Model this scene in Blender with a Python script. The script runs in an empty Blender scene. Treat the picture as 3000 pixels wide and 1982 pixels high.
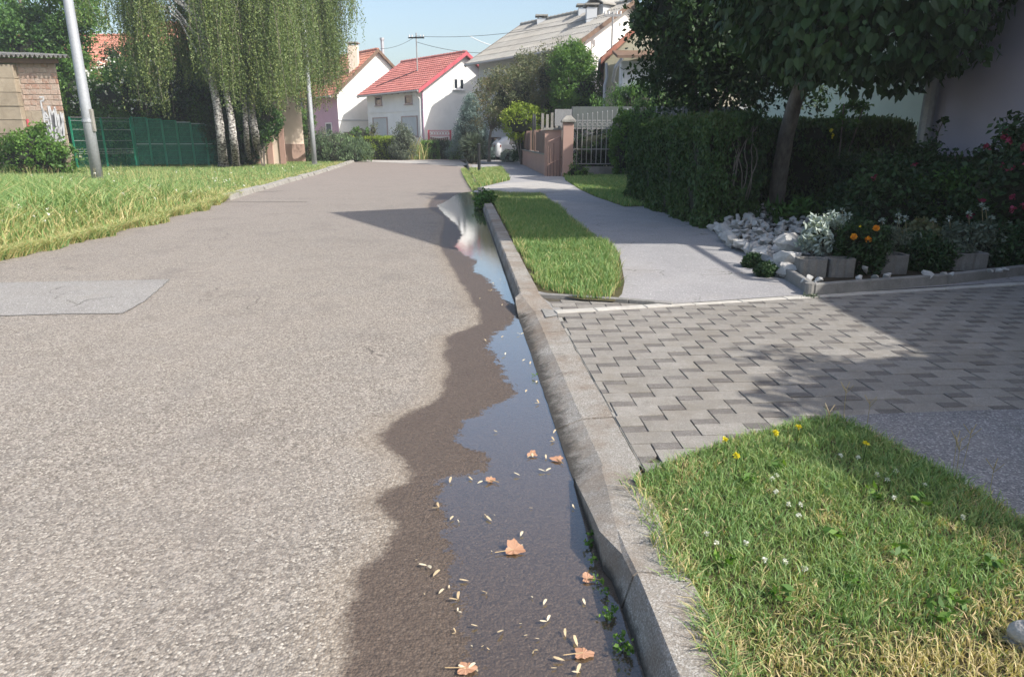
import bpy, bmesh, math, random
import numpy as np
from mathutils import Vector, Matrix, noise
R = math.radians
random.seed(7)
rng = np.random.default_rng(11)
SC = bpy.context.scene
COL = SC.collection

# ---------------------------------------------------------------- camera, sky, sun, exposure
F, CX, CY, TH, H = 1996.0, 1500.0, 991.0, math.atan(586 / 1996.0), 1.25
cam_d = bpy.data.cameras.new('camera'); cam = bpy.data.objects.new('camera', cam_d); COL.objects.link(cam)
cam.location = (0, 0, H); cam.rotation_euler = (math.pi / 2 - TH, 0, 0)
cam_d.sensor_width = 36; cam_d.lens = 36 * F / 3000.0
cam_d.clip_start = 0.05; cam_d.clip_end = 9000
SC.camera = cam
SUN_AZ, SUN_EL = 120.0, 43.0            # azimuth clockwise from +Y
sdir = Vector((math.sin(R(SUN_AZ)) * math.cos(R(SUN_EL)), math.cos(R(SUN_AZ)) * math.cos(R(SUN_EL)), math.sin(R(SUN_EL))))
W = bpy.data.worlds.new('World'); SC.world = W; W.use_nodes = True
wn = W.node_tree; wn.nodes.clear()
sky = wn.nodes.new('ShaderNodeTexSky'); sky.sky_type = 'NISHITA'; sky.sun_disc = False
sky.sun_elevation = R(SUN_EL); sky.sun_rotation = R(SUN_AZ); sky.air_density = 1.15; sky.dust_density = 3.2; sky.ozone_density = 1.3
bg = wn.nodes.new('ShaderNodeBackground'); bg.inputs['Strength'].default_value = 0.15
wo = wn.nodes.new('ShaderNodeOutputWorld')
wn.links.new(sky.outputs[0], bg.inputs[0]); wn.links.new(bg.outputs[0], wo.inputs[0])
sl = bpy.data.lights.new('sun', 'SUN'); sl.energy = 4.3; sl.angle = R(0.53); sl.color = (1.0, 0.955, 0.88)
so = bpy.data.objects.new('sun', sl); COL.objects.link(so)
so.rotation_euler = (-sdir).to_track_quat('-Z', 'Y').to_euler()
SC.view_settings.view_transform = 'Standard'; SC.view_settings.look = 'None'
SC.view_settings.exposure = 0.66; SC.view_settings.gamma = 1.0
SC.view_settings.use_curve_mapping = False
SC.cycles.max_bounces = 8; SC.cycles.diffuse_bounces = 3; SC.cycles.transparent_max_bounces = 12
SC.cycles.use_denoising = True

def ray(px, py):
    u = (px - CX) / F; v = (CY - py) / F
    return (u, math.cos(TH) + math.sin(TH) * v, -math.sin(TH) + math.cos(TH) * v)
def at(px, py, z=0.0):                  # where the sight line through a photo pixel meets the level z
    d = ray(px, py); t = (z - H) / d[2]; return (d[0] * t, d[1] * t, z)
def onY(px, py, Y):                     # ... meets the upright plane at distance Y
    d = ray(px, py); t = Y / d[1]; return (d[0] * t, Y, H + d[2] * t)
def kx(y): return 0.412 - 0.0765 * y    # foot of the kerb

# ---------------------------------------------------------------- materials
def srgb(h):
    c = [int(h[i:i + 2], 16) / 255 for i in (0, 2, 4)]
    return tuple((x / 12.92 if x < .04045 else ((x + .055) / 1.055) ** 2.4) for x in c) + (1,)
class NT:
    def __init__(s, name):
        s.m = bpy.data.materials.new(name); s.m.use_nodes = True; s.t = s.m.node_tree
        s.b = s.t.nodes['Principled BSDF']; s.out = s.t.nodes['Material Output']
    def n(s, typ, **kw):
        x = s.t.nodes.new('ShaderNode' + typ)
        for k, v in kw.items(): setattr(x, k, v)
        return x
    def l(s, a, b): s.t.links.new(a, b)
    def val(s, sock, v):
        if isinstance(v, bpy.types.NodeSocket): s.l(v, sock)
        else: sock.default_value = v
    def co(s, kind='Object'):
        if not hasattr(s, '_c'): s._c = s.n('TexCoord')
        return s._c.outputs[kind]
    def pos(s):
        if not hasattr(s, '_g'): s._g = s.n('NewGeometry')
        return s._g.outputs['Position']
    def noise(s, scale, detail=4, rough=.55, vec=None, dist=0):
        x = s.n('TexNoise'); x.inputs['Scale'].default_value = scale; x.inputs['Detail'].default_value = detail
        x.inputs['Roughness'].default_value = rough; x.inputs['Distortion'].default_value = dist
        s.l(vec if vec is not None else s.pos(), x.inputs['Vector']); return x.outputs['Fac']
    def vor(s, scale, out='Distance', vec=None, feature='F1', rnd=1):
        x = s.n('TexVoronoi', feature=feature); x.inputs['Scale'].default_value = scale
        x.inputs['Randomness'].default_value = rnd
        s.l(vec if vec is not None else s.pos(), x.inputs['Vector']); return x.outputs[out]
    def ramp(s, fac, pts):
        x = s.n('ValToRGB'); e = x.color_ramp.elements
        while len(e) < len(pts): e.new(.5)
        for i, (p, c) in enumerate(pts):
            e[i].position = p; e[i].color = c if len(c) == 4 else (*c, 1)
        s.l(fac, x.inputs[0]); return x.outputs[0]
    def mix(s, fac, a, b, mode='MIX'):
        x = s.n('Mix', data_type='RGBA', blend_type=mode)
        s.val(x.inputs[0], fac); s.val(x.inputs[6], a); s.val(x.inputs[7], b); return x.outputs[2]
    def math(s, op, a, b=0.0, c=0.0, clamp=False):
        x = s.n('Math', operation=op, use_clamp=clamp)
        s.val(x.inputs[0], a); s.val(x.inputs[1], b); s.val(x.inputs[2], c); return x.outputs[0]
    def maprange(s, v, a, b, c=0., d=1.):
        x = s.n('MapRange'); s.val(x.inputs[0], v)
        for i, q in enumerate((a, b, c, d)): x.inputs[i + 1].default_value = q
        return x.outputs[0]
    def sep(s, v):
        x = s.n('SeparateXYZ'); s.l(v, x.inputs[0]); return x.outputs
    def bump(s, h, strength=.3, dist=.01):
        x = s.n('Bump'); x.inputs['Strength'].default_value = strength; x.inputs['Distance'].default_value = dist
        s.l(h, x.inputs['Height']); s.l(x.outputs[0], s.b.inputs['Normal']); return x.outputs[0]
    def set(s, **kw):
        for k, v in kw.items():
            s.val(s.b.inputs[{'base': 'Base Color', 'rough': 'Roughness', 'metal': 'Metallic', 'spec': 'Specular IOR Level', 'coat': 'Coat Weight'}[k]], v)
        return s.m
def C(r, g, b): return (r, g, b, 1)

def mat_plain(name, col, rough=.7, var=.12, scale=3., bump=.15, bscale=60., metal=0, spec=.35, dirt=None):
    t = NT(name)
    n1 = t.noise(scale, 5)
    a = tuple(max(0, c * (1 - var)) for c in col[:3]); b = tuple(min(1, c * (1 + var)) for c in col[:3])
    c = t.ramp(n1, [(.3, a), (.7, b)])
    if dirt:
        c = t.mix(t.maprange(t.noise(scale * .6, 6, .7), .5, .75, 0, .7), c, dirt)
    t.set(base=c, rough=rough, metal=metal, spec=spec)
    if bump: t.bump(t.noise(bscale, 4), bump, .01)
    return t.m

def mat_asphalt():
    t = NT('road_asphalt')
    P = t.pos(); x, y, z = t.sep(P)[:]
    # stone chippings: three sizes of cell
    v1 = t.vor(135, 'Color'); v1d = t.vor(135, 'Distance')
    v2 = t.vor(62, 'Color'); v2d = t.vor(62, 'Distance')
    v3 = t.vor(300, 'Color')
    g1 = t.sep(v1)[0]; g2 = t.sep(v2)[1]; g3 = t.sep(v3)[2]
    chips = t.ramp(g1, [(0, C(.078, .066, .056)), (.3, C(.165, .143, .122)), (.62, C(.25, .221, .188)), (.88, C(.34, .305, .262)), (1, C(.50, .46, .40))])
    big = t.ramp(g2, [(0, C(.11, .10, .096)), (.5, C(.19, .16, .145)), (.8, C(.26, .215, .18)), (1, C(.40, .37, .33))])
    c = t.mix(t.maprange(g2, .80, .86, 0, .55), chips, big)
    c = t.mix(t.maprange(g3, .1, .9, .0, .25), c, C(.31, .28, .24))
    # binder between the chips
    c = t.mix(t.maprange(v1d, .50, .85, 0, .5), c, C(.09, .084, .08))
    big_n = t.noise(.55, 5, .6); c = t.mix(t.maprange(big_n, .35, .7, 0, .30), c, C(.30, .262, .225), 'MIX')
    mid_n = t.noise(3.1, 4, .6); c = t.mix(t.maprange(mid_n, .4, .75, 0, .25), c, C(.2, .19, .18))
    # worn wheel tracks, a little more pinkish further on
    c = t.mix(t.maprange(t.noise(1.3, 6, .75), .52, .66, 0, .32), c, C(.125, .108, .098))
    wp = t.n('VectorMath', operation='ADD'); nv_ = t.n('TexNoise'); nv_.inputs['Scale'].default_value = 1.7; nv_.inputs['Detail'].default_value = 5; t.l(P, nv_.inputs['Vector']); t.l(P, wp.inputs[0]); t.l(nv_.outputs['Color'], wp.inputs[1])
    ck = t.vor(.23, 'Distance', wp.outputs[0], 'DISTANCE_TO_EDGE'); ckm = t.math('MULTIPLY', t.maprange(ck, .0005, .0022, 1, 0), t.maprange(t.noise(.7, 3), .50, .58, 0, .75))
    c = t.mix(ckm, c, C(.07, .06, .055))
    far = t.maprange(y, 6, 26, 0, .55); c = t.mix(far, c, C(.215, .178, .163))
    # wet margin beside the kerb: width of the wet strip follows the puddles
    u = t.math('DIVIDE', y, 18.0)
    fc = t.n('FloatCurve'); fc.inputs['Factor'].default_value = 1; t.l(u, fc.inputs['Value'])
    cv = fc.mapping.curves[0]
    pts = WET
    for i, (yy, w) in enumerate(pts):
        p = (yy / 18.0, w / 1.4)
        if i == 0: cv.points[0].location = p
        elif i == len(pts) - 1: cv.points[-1].location = p
        else: cv.points.new(*p)
    fc.mapping.update()
    width = t.math('MULTIPLY', fc.outputs[0], 1.4)
    dist = t.math('SUBTRACT', t.math('SUBTRACT', .412, t.math('MULTIPLY', y, .0765)), x)
    nz = t.math('MULTIPLY', t.math('SUBTRACT', t.noise(5, 8, .75), .5), .17)
    nz2 = t.math('MULTIPLY', t.math('SUBTRACT', t.noise(55, 4, .7), .5), .10)
    e = t.math('SUBTRACT', t.math('ADD', t.math('ADD', width, nz), nz2), dist)
    wet = t.maprange(e, -.022, .030)
    damp = t.maprange(e, -.16, .02)
    c = t.mix(t.math('MULTIPLY', damp, .38), c, C(.235, .185, .132))
    wetc = t.mix(1.0, c, C(.40, .345, .31), 'MULTIPLY')
    wetc = t.mix(.2, wetc, C(.075, .058, .050))
    c = t.mix(wet, c, wetc)
    t.set(base=c, rough=t.maprange(wet, 0, 1, .92, .52), spec=t.maprange(wet, 0, 1, .25, .5))
    hh = t.math('ADD', t.math('MULTIPLY', v1d, -.6), t.math('MULTIPLY', v2d, -.5))
    t.bump(hh, .75, .006)
    return t.m
# wet strip width at distance Y (metres)
WET = [(0, 0.95), (1.352, 0.723), (1.618, 0.755), (1.827, 0.715), (2.029, 0.652), (2.171, 0.742), (2.365, 0.632), (2.741, 0.782), (3.094, 0.589), (3.466, 0.512), (4.195, 0.525), (4.746, 0.287), (5.338, 0.333), (6.86, 0.512), (8.375, 0.654), (11.165, 0.667), (13.531, 1.014), (16.571, 0.772), (16.6, 0.3), (17.4, 0.05), (18, 0)]

def mat_concrete(name, col, spots=.5, stain=C(.16, .14, .12), scale=1.0, lichen=True, bump=.5):
    t = NT(name)
    rnd = t.n('ObjectInfo').outputs['Random']
    sp = t.sep(t.vor(330 * scale, 'Color'))[0]
    c = t.ramp(t.noise(14 * scale, 6, .7), [(.25, tuple(v * .72 for v in col[:3])), (.75, tuple(min(1, v * 1.2) for v in col[:3]))])
    c = t.mix(t.maprange(sp, 0, 1, 0, spots), c, t.ramp(sp, [(0, C(.12, .11, .105)), (.55, col), (1, C(.5, .49, .47))]))
    c = t.mix(t.maprange(t.noise(4.5 * scale, 7, .72), .46, .7, 0, .65), c, stain)
    c = t.mix(t.maprange(rnd, 0, 1, 0, .42), c, tuple(v * .6 for v in col[:3]) + (1,))
    if lichen:
        c = t.mix(t.maprange(t.noise(38, 4, .6), .64, .72, 0, .6), c, C(.36, .35, .31))
    t.set(base=c, rough=.9, spec=.25)
    t.bump(t.math('ADD', t.noise(170, 5, .7), t.math('MULTIPLY', sp, .5)), bump, .006)
    return t.m

def mat_kerb():                          # concrete with black tide marks on the low bevelled lip
    t = NT('kerb_concrete')
    P = t.pos(); x, y, z = t.sep(P)[:]
    rnd = t.n('ObjectInfo').outputs['Random']
    sp = t.sep(t.vor(260, 'Color'))[0]
    c = t.ramp(t.noise(22, 6, .75), [(.25, C(.17, .152, .13)), (.75, C(.33, .305, .268))])
    c = t.mix(t.maprange(sp, 0, 1, .2, .75), c, t.ramp(sp, [(0, C(.10, .09, .08)), (.5, C(.33, .31, .28)), (1, C(.5, .485, .46))]))
    c = t.mix(t.maprange(t.noise(3.2, 6, .7), .42, .62, 0, .75), c, C(.20, .148, .105))
    c = t.mix(t.maprange(t.noise(11, 6, .75), .56, .68, 0, .6), c, C(.11, .095, .08))
    c = t.mix(t.maprange(rnd, 0, 1, 0, .22), c, C(.25, .235, .21))
    low = t.math('ADD', z, t.math('MULTIPLY', t.math('SUBTRACT', t.noise(16, 6, .75), .5), -.085))
    tide = t.maprange(low, .012, .040, .93, 0)
    c = t.mix(t.math('MULTIPLY', tide, t.maprange(y, 11, 14, 1, .4)), c, C(.052, .047, .040))
    t.set(base=c, rough=.88, spec=.25)
    t.bump(t.math('ADD', t.noise(130, 5, .75), t.math('MULTIPLY', sp, .4)), .6, .007)
    return t.m

def mat_path(name='path_asphalt', a=C(.235, .228, .232), b=C(.31, .30, .30)):
    t = NT(name)
    sp = t.sep(t.vor(150, 'Color'))[0]; spd = t.vor(150, 'Distance')
    c = t.ramp(t.noise(2.2, 6, .65), [(.3, a), (.7, b)])
    c = t.mix(t.maprange(sp, .0, 1, .15, .6), c, t.ramp(sp, [(0, C(.13, .125, .125)), (.5, C(.27, .26, .26)), (.9, C(.37, .36, .355)), (1, C(.55, .54, .52))]))
    c = t.mix(t.maprange(t.noise(.9, 5, .7), .5, .72, 0, .45), c, C(.28, .255, .225))
    wp = t.n('VectorMath', operation='ADD'); nv_ = t.n('TexNoise'); nv_.inputs['Scale'].default_value = 2.1; nv_.inputs['Detail'].default_value = 5; t.l(t.pos(), nv_.inputs['Vector']); t.l(t.pos(), wp.inputs[0]); t.l(nv_.outputs['Color'], wp.inputs[1])
    ck = t.vor(.42, 'Distance', wp.outputs[0], 'DISTANCE_TO_EDGE'); ckm = t.math('MULTIPLY', t.maprange(ck, .0008, .004, 1, 0), t.maprange(t.noise(.9, 3), .47, .56, 0, .8))
    c = t.mix(ckm, c, C(.06, .06, .045))
    c = t.mix(t.maprange(t.noise(2.6, 7, .8), .60, .72, 0, .5), c, C(.13, .13, .105))
    t.set(base=c, rough=.93, spec=.25)
    t.bump(spd, .45, .004)
    return t.m

def mat_leaf(name, cols, trans=.25, rough=.55, spec=.35):
    t = NT(name)
    at_ = t.n('Attribute'); at_.attribute_name = 'tint'
    f = at_.outputs['Fac']
    c = t.ramp(f, [(i / (len(cols) - 1), q) for i, q in enumerate(cols)])
    t.set(base=c, rough=rough, spec=spec)
    tr = t.n('BsdfTranslucent'); t.l(t.mix(1.0, c, C(1.25, 1.3, .55), 'MULTIPLY'), tr.inputs[0])
    ms = t.n('MixShader'); ms.inputs[0].default_value = trans
    t.l(t.b.outputs[0], ms.inputs[1]); t.l(tr.outputs[0], ms.inputs[2]); t.l(ms.outputs[0], t.out.inputs[0])
    return t.m

def mat_water():
    t = NT('puddle_water')
    lw = t.n('LayerWeight'); lw.inputs['Blend'].default_value = .5
    gl = t.n('BsdfGlossy'); gl.inputs['Roughness'].default_value = .015
    gl.inputs['Color'].default_value = C(.97, .985, 1)
    trn = t.n('BsdfTransparent'); trn.inputs['Color'].default_value = C(.93, .91, .87)
    bp = t.n('Bump'); bp.inputs['Strength'].default_value = .08; bp.inputs['Distance'].default_value = .004
    mp_ = t.n('Mapping'); mp_.inputs['Scale'].default_value = (.35, 1.6, 1); t.l(t.pos(), mp_.inputs[0])
    t.l(t.noise(22, 5, .65, mp_.outputs[0]), bp.inputs['Height']); t.l(bp.outputs[0], gl.inputs['Normal']); t.l(bp.outputs[0], lw.inputs['Normal'])
    ms = t.n('MixShader')
    fac = t.math('ADD', .045, t.math('POWER', lw.outputs['Facing'], 2.6), clamp=True)
    t.l(fac, ms.inputs[0]); t.l(trn.outputs[0], ms.inputs[1]); t.l(gl.outputs[0], ms.inputs[2])
    # the film breaks up over the highest chippings near its rim
    at_ = t.n('Attribute'); at_.attribute_name = 'rim'
    hole = t.math('LESS_THAN', t.math('ADD', t.math('MULTIPLY', at_.outputs['Fac'], 1.35), t.math('ADD', t.math('SUBTRACT', t.noise(110, 4, .65), .5), t.math('MULTIPLY', t.math('SUBTRACT', t.noise(14, 4, .6), .5), 1.3))), .62)
    m2 = t.n('MixShader'); tt = t.n('BsdfTransparent'); t.l(hole, m2.inputs[0]); t.l(ms.outputs[0], m2.inputs[1]); t.l(tt.outputs[0], m2.inputs[2])
    t.l(m2.outputs[0], t.out.inputs[0])
    return t.m

def mat_render(name, col, stain=.25, var=.05):
    t = NT(name)
    c = t.ramp(t.noise(1.3, 5, .6), [(.3, tuple(v * (1 - var) for v in col[:3])), (.7, tuple(min(1, v * (1 + var)) for v in col[:3]))])
    c = t.mix(t.maprange(t.noise(.8, 7, .75), .5, .8, 0, stain), c, tuple(v * .62 for v in col[:3]) + (1,))
    t.set(base=c, rough=.9, spec=.2); t.bump(t.noise(55, 5, .6), .25, .01)
    return t.m

def mat_tile(name, a, b, dirt=C(.12, .07, .05)):
    t = NT(name)
    vv = t.sep(t.vor(3.4, 'Color'))[0]
    c = t.ramp(vv, [(0, a), (1, b)])
    c = t.mix(t.maprange(t.noise(1.1, 6, .7), .48, .75, 0, .5), c, dirt)
    t.set(base=c, rough=.75, spec=.3); t.bump(t.noise(12, 4), .2, .02)
    return t.m

def mat_brick():
    t = NT('old_brick')
    rnd = t.n('ObjectInfo').outputs['Random']
    c = t.ramp(rnd, [(0, C(.40, .29, .235)), (.45, C(.42, .32, .26)), (.72, C(.36, .25, .20)), (.84, C(.36, .23, .175)), (1, C(.33, .17, .12))])
    c = t.mix(t.maprange(t.noise(7, 6, .75), .44, .62, 0, .7), c, C(.44, .38, .325))
    c = t.mix(t.maprange(t.noise(2.2, 6, .75), .55, .75, 0, .6), c, C(.18, .145, .12))
    t.set(base=c, rough=.93, spec=.2); t.bump(t.noise(30, 6, .7), .8, .03)
    return t.m

def mat_rock():
    t = NT('limestone_rock')
    rnd = t.n('ObjectInfo').outputs['Random']
    c = t.ramp(t.noise(16, 6, .7), [(.25, C(.30, .29, .28)), (.6, C(.52, .51, .49)), (.85, C(.66, .65, .62))])
    c = t.mix(t.maprange(rnd, 0, 1, 0, .5), c, C(.30, .29, .27))
    c = t.mix(t.maprange(t.noise(30, 5, .7), .55, .75, 0, .6), c, C(.23, .20, .155))
    t.set(base=c, rough=.85, spec=.3); t.bump(t.noise(38, 6, .7), .7, .02)
    return t.m

def mat_bark(name, birch=False):
    t = NT(name)
    P = t.co('Object')
    mp = t.n('Mapping'); mp.inputs['Scale'].default_value = (1, 1, .35 if not birch else 2.2); t.l(P, mp.inputs[0])
    n1 = t.noise(9, 6, .75, mp.outputs[0])
    if birch:
        z = t.sep(P)[2]
        thr = t.maprange(z, 0, 7, .02, -.05)
        n2 = t.math('ADD', n1, thr)
        c = t.ramp(n2, [(.40, C(.62, .60, .56)), (.50, C(.30, .28, .26)), (.56, C(.045, .04, .036)), (1, C(.03, .026, .024))])
    else:
        c = t.ramp(n1, [(.3, C(.09, .078, .066)), (.7, C(.24, .21, .18))])
    t.set(base=c, rough=.92, spec=.2); t.bump(n1, .8, .04)
    return t.m

def mat_soil(name, a=C(.075, .055, .038), b=C(.17, .135, .085), green=C(.07, .10, .03), g=.5):
    t = NT(name)
    c = t.ramp(t.noise(12, 7, .75), [(.3, a), (.7, b)])
    c = t.mix(t.maprange(t.noise(1.7, 5, .65), .35, .62, 0, g), c, green)
    t.set(base=c, rough=1, spec=.1); t.bump(t.noise(70, 6, .8), .9, .02)
    return t.m
def mat_glass_dark(name, col=C(.02, .024, .03)):
    t = NT(name); return t.set(base=col, rough=.06, spec=.6)
def mat_metal(name, col, rough=.45, metal=.9):
    t = NT(name)
    c = t.ramp(t.noise(18, 5, .7), [(.3, tuple(v * .82 for v in col[:3])), (.7, tuple(min(1, v * 1.1) for v in col[:3]))])
    t.set(base=c, rough=rough, metal=metal); t.bump(t.noise(90, 3), .08, .005); return t.m

M = {}
M['asphalt'] = mat_asphalt(); M['kerb'] = mat_kerb(); M['path'] = mat_path(); M['water'] = mat_water()
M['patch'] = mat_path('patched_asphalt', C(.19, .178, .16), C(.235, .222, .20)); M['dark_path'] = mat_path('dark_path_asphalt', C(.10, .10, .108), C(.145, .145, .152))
M['drive'] = mat_path('pale_concrete', C(.37, .345, .31), C(.47, .44, .40))
M['paver'] = mat_concrete('paver_concrete', C(.255, .236, .210), .45, C(.20, .175, .14), 1.0, False)
M['paver_dark'] = mat_concrete('dark_paver_concrete', C(.158, .144, .132), .30, C(.11, .095, .085), 1.0, False)
M['white_strip'] = mat_concrete('pale_edging_concrete', C(.50, .475, .43), .25, C(.30, .27, .23), 1.0, False, .3)
M['edging'] = mat_concrete('grey_edging_concrete', C(.26, .25, .235), .4, C(.12, .12, .10))
M['old_conc'] = mat_concrete('weathered_concrete', C(.30, .285, .255), .35, C(.12, .115, .10), .5)
M['sand'] = mat_soil('joint_sand', C(.07, .06, .05), C(.16, .14, .115), C(.07, .08, .04), .3)
M['soil'] = mat_soil('lawn_soil'); M['ground'] = mat_soil('ground_earth', C(.10, .085, .055), C(.20, .175, .11), C(.085, .115, .04), .75)
M['soil_dark'] = mat_soil('bed_soil', C(.03, .024, .018), C(.08, .065, .05), C(.04, .05, .02), .3)
M['grass'] = mat_leaf('grass_blades', [C(.045, .095, .03), C(.135, .25, .080), C(.205, .32, .115), C(.32, .37, .14), C(.50, .43, .21), C(.58, .45, .27)], .30, .5)
M['leaf_birch'] = mat_leaf('birch_leaves', [C(.035, .065, .024), C(.09, .145, .042), C(.17, .225, .075), C(.28, .31, .12)], .35)
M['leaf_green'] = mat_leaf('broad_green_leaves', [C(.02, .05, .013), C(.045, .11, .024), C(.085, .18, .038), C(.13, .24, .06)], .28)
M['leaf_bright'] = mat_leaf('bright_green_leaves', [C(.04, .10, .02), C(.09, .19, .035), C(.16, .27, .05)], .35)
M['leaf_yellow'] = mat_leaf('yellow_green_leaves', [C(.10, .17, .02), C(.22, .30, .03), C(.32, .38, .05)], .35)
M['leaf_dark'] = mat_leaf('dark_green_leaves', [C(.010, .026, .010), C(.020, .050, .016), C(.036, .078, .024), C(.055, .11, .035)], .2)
M['leaf_cat'] = mat_leaf('large_heart_leaves', [C(.013, .034, .012), C(.024, .056, .018), C(.038, .085, .026), C(.06, .12, .035)], .22, .5)
M['leaf_olive'] = mat_leaf('olive_leaves', [C(.05, .07, .03), C(.10, .125, .055), C(.16, .165, .085), C(.20, .13, .06)], .22)
M['leaf_blue'] = mat_leaf('blue_spruce_needles', [C(.08, .13, .12), C(.17, .24, .22), C(.26, .34, .32)], .1)
M['leaf_thuja'] = mat_leaf('thuja_sprays', [C(.018, .042, .014), C(.036, .082, .022), C(.06, .118, .028), C(.09, .12, .04)], .15)
M['leaf_silver'] = mat_leaf('silver_leaves', [C(.22, .27, .24), C(.36, .42, .38), C(.52, .57, .52)], .15)
M['leaf_sedum'] = mat_leaf('dusty_leaves', [C(.06, .085, .055), C(.11, .14, .095), C(.18, .20, .15)], .15)
M['leaf_juniper'] = mat_leaf('juniper_needles', [C(.05, .09, .045), C(.10, .16, .075), C(.17, .24, .12)], .1)
M['petal_white'] = mat_leaf('white_petals', [C(.70, .70, .66), C(.82, .82, .78)], .2)
M['petal_orange'] = mat_leaf('orange_petals', [C(.62, .20, .01), C(.80, .34, .02), C(.85, .42, .03)], .25)
M['petal_yellow'] = mat_leaf('yellow_petals', [C(.72, .60, .03), C(.80, .70, .06)], .25)
M['petal_pink'] = mat_leaf('crimson_petals', [C(.16, .015, .04), C(.30, .03, .08), C(.42, .08, .15)], .25)
M['bark'] = mat_bark('grey_bark'); M['birch'] = mat_bark('birch_bark', True)
M['dark_core'] = mat_plain('shade_and_crack_dark', C(.022, .026, .015), .95, .3, 8, .5, 20)  # near-black colour standing in for shade inside foliage; also fills the cracks
M['rock'] = mat_rock(); M['brick'] = mat_brick()
M['mortar'] = mat_plain('old_mortar', C(.36, .315, .26), .95, .25, 6, .7, 40, dirt=C(.16, .13, .10))
M['planter'] = mat_concrete('planter_concrete', C(.20, .19, .175), .3, C(.09, .085, .075), .8, False)
M['block'] = mat_concrete('old_block', C(.36, .30, .225), .2, C(.15, .115, .08), .3)
M['galv'] = mat_metal('galvanised_steel', C(.40, .42, .45), .6, .35)
M['grey_metal'] = mat_metal('grey_painted_metal', C(.30, .30, .30), .5, .3)
M['black_metal'] = mat_plain('black_paint', C(.02, .021, .022), .45, .2)
M['fence_green'] = mat_plain('green_paint', C(.02, .19, .115), .5, .15)
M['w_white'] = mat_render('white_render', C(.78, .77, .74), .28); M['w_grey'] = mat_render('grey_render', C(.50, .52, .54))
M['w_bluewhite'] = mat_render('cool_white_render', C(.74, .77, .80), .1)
M['w_pink'] = mat_render('pink_render', C(.56, .37, .48)); M['w_peach'] = mat_render('peach_render', C(.72, .60, .49))
M['w_brown'] = mat_render('brown_plinth', C(.36, .25, .20)); M['w_beige'] = mat_render('beige_render', C(.42, .40, .30))
M['w_lilac'] = mat_render('lilac_render', C(.42, .39, .47)); M['w_cream'] = mat_render('cream_render', C(.60, .66, .55), .08)
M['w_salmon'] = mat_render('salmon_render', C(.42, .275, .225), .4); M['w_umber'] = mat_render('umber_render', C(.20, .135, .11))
M['tile_red'] = mat_tile('red_roof_tiles', C(.39, .13, .11), C(.47, .19, .16), C(.28, .10, .085))
M['tile_orange'] = mat_tile('orange_roof_tiles', C(.38, .15, .10), C(.47, .22, .155), C(.20, .11, .08))
M['fibro'] = mat_concrete('fibre_cement', C(.33, .315, .285), .2, C(.20, .185, .155), .12)
M['red_paint'] = mat_plain('red_paint', C(.46, .09, .11), .5, .1); M['trim'] = mat_plain('brown_wood', C(.14, .09, .06), .7, .2)
M['white_paint'] = mat_plain('white_paint', C(.78, .78, .77), .45, .04, bump=.03)
M['frame_taupe'] = mat_plain('taupe_frame', C(.38, .31, .31), .7, .08)
M['glass'] = mat_glass_dark('window_glass'); M['blind'] = mat_plain('roller_blind', C(.46, .52, .58), .6, .05)
M['car_paint'] = NT('white_car_paint').set(base=C(.78, .78, .79), rough=.22, spec=.5, coat=.6)
M['rubber'] = mat_plain('tyre_rubber', C(.02, .02, .02), .8, .2); M['tail'] = NT('red_lens').set(base=C(.28, .012, .02), rough=.12)
M['wire'] = mat_plain('cable_sheath', C(.06, .06, .065), .6); M['leather'] = mat_plain('brown_leather', C(.16, .10, .085), .6)
def mat_net():
    t = NT('green_netting'); t.set(base=t.ramp(t.noise(2.5, 4), [(.3, C(.03, .20, .13)), (.7, C(.07, .31, .21))]), rough=.8)
    tr = t.n('BsdfTransparent'); ms = t.n('MixShader'); ms.inputs[0].default_value = .5
    t.l(t.b.outputs[0], ms.inputs[1]); t.l(tr.outputs[0], ms.inputs[2]); t.l(ms.outputs[0], t.out.inputs[0]); return t.m
M['net_green'] = mat_net()
M['straw'] = mat_leaf('dry_stems', [C(.32, .26, .14), C(.48, .40, .24)], .15)
M['samara'] = mat_leaf('dry_seed_wings', [C(.40, .29, .16), C(.62, .52, .36), C(.74, .69, .55)], .2)
M['dead_leaf'] = mat_leaf('dead_leaves', [C(.22, .10, .055), C(.38, .20, .12), C(.52, .31, .21)], .2)
M['silver_spray'] = mat_plain('silver_spray_paint', C(.55, .55, .56), .5, .12, 9); M['dark_spray'] = mat_plain('dark_spray_paint', C(.16, .16, .17), .6, .3, 9)
M['board'] = mat_plain('dark_board', C(.035, .036, .038), .6, .2); M['screen'] = mat_plain('grey_green_screen', C(.11, .125, .12), .7, .08)

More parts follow.
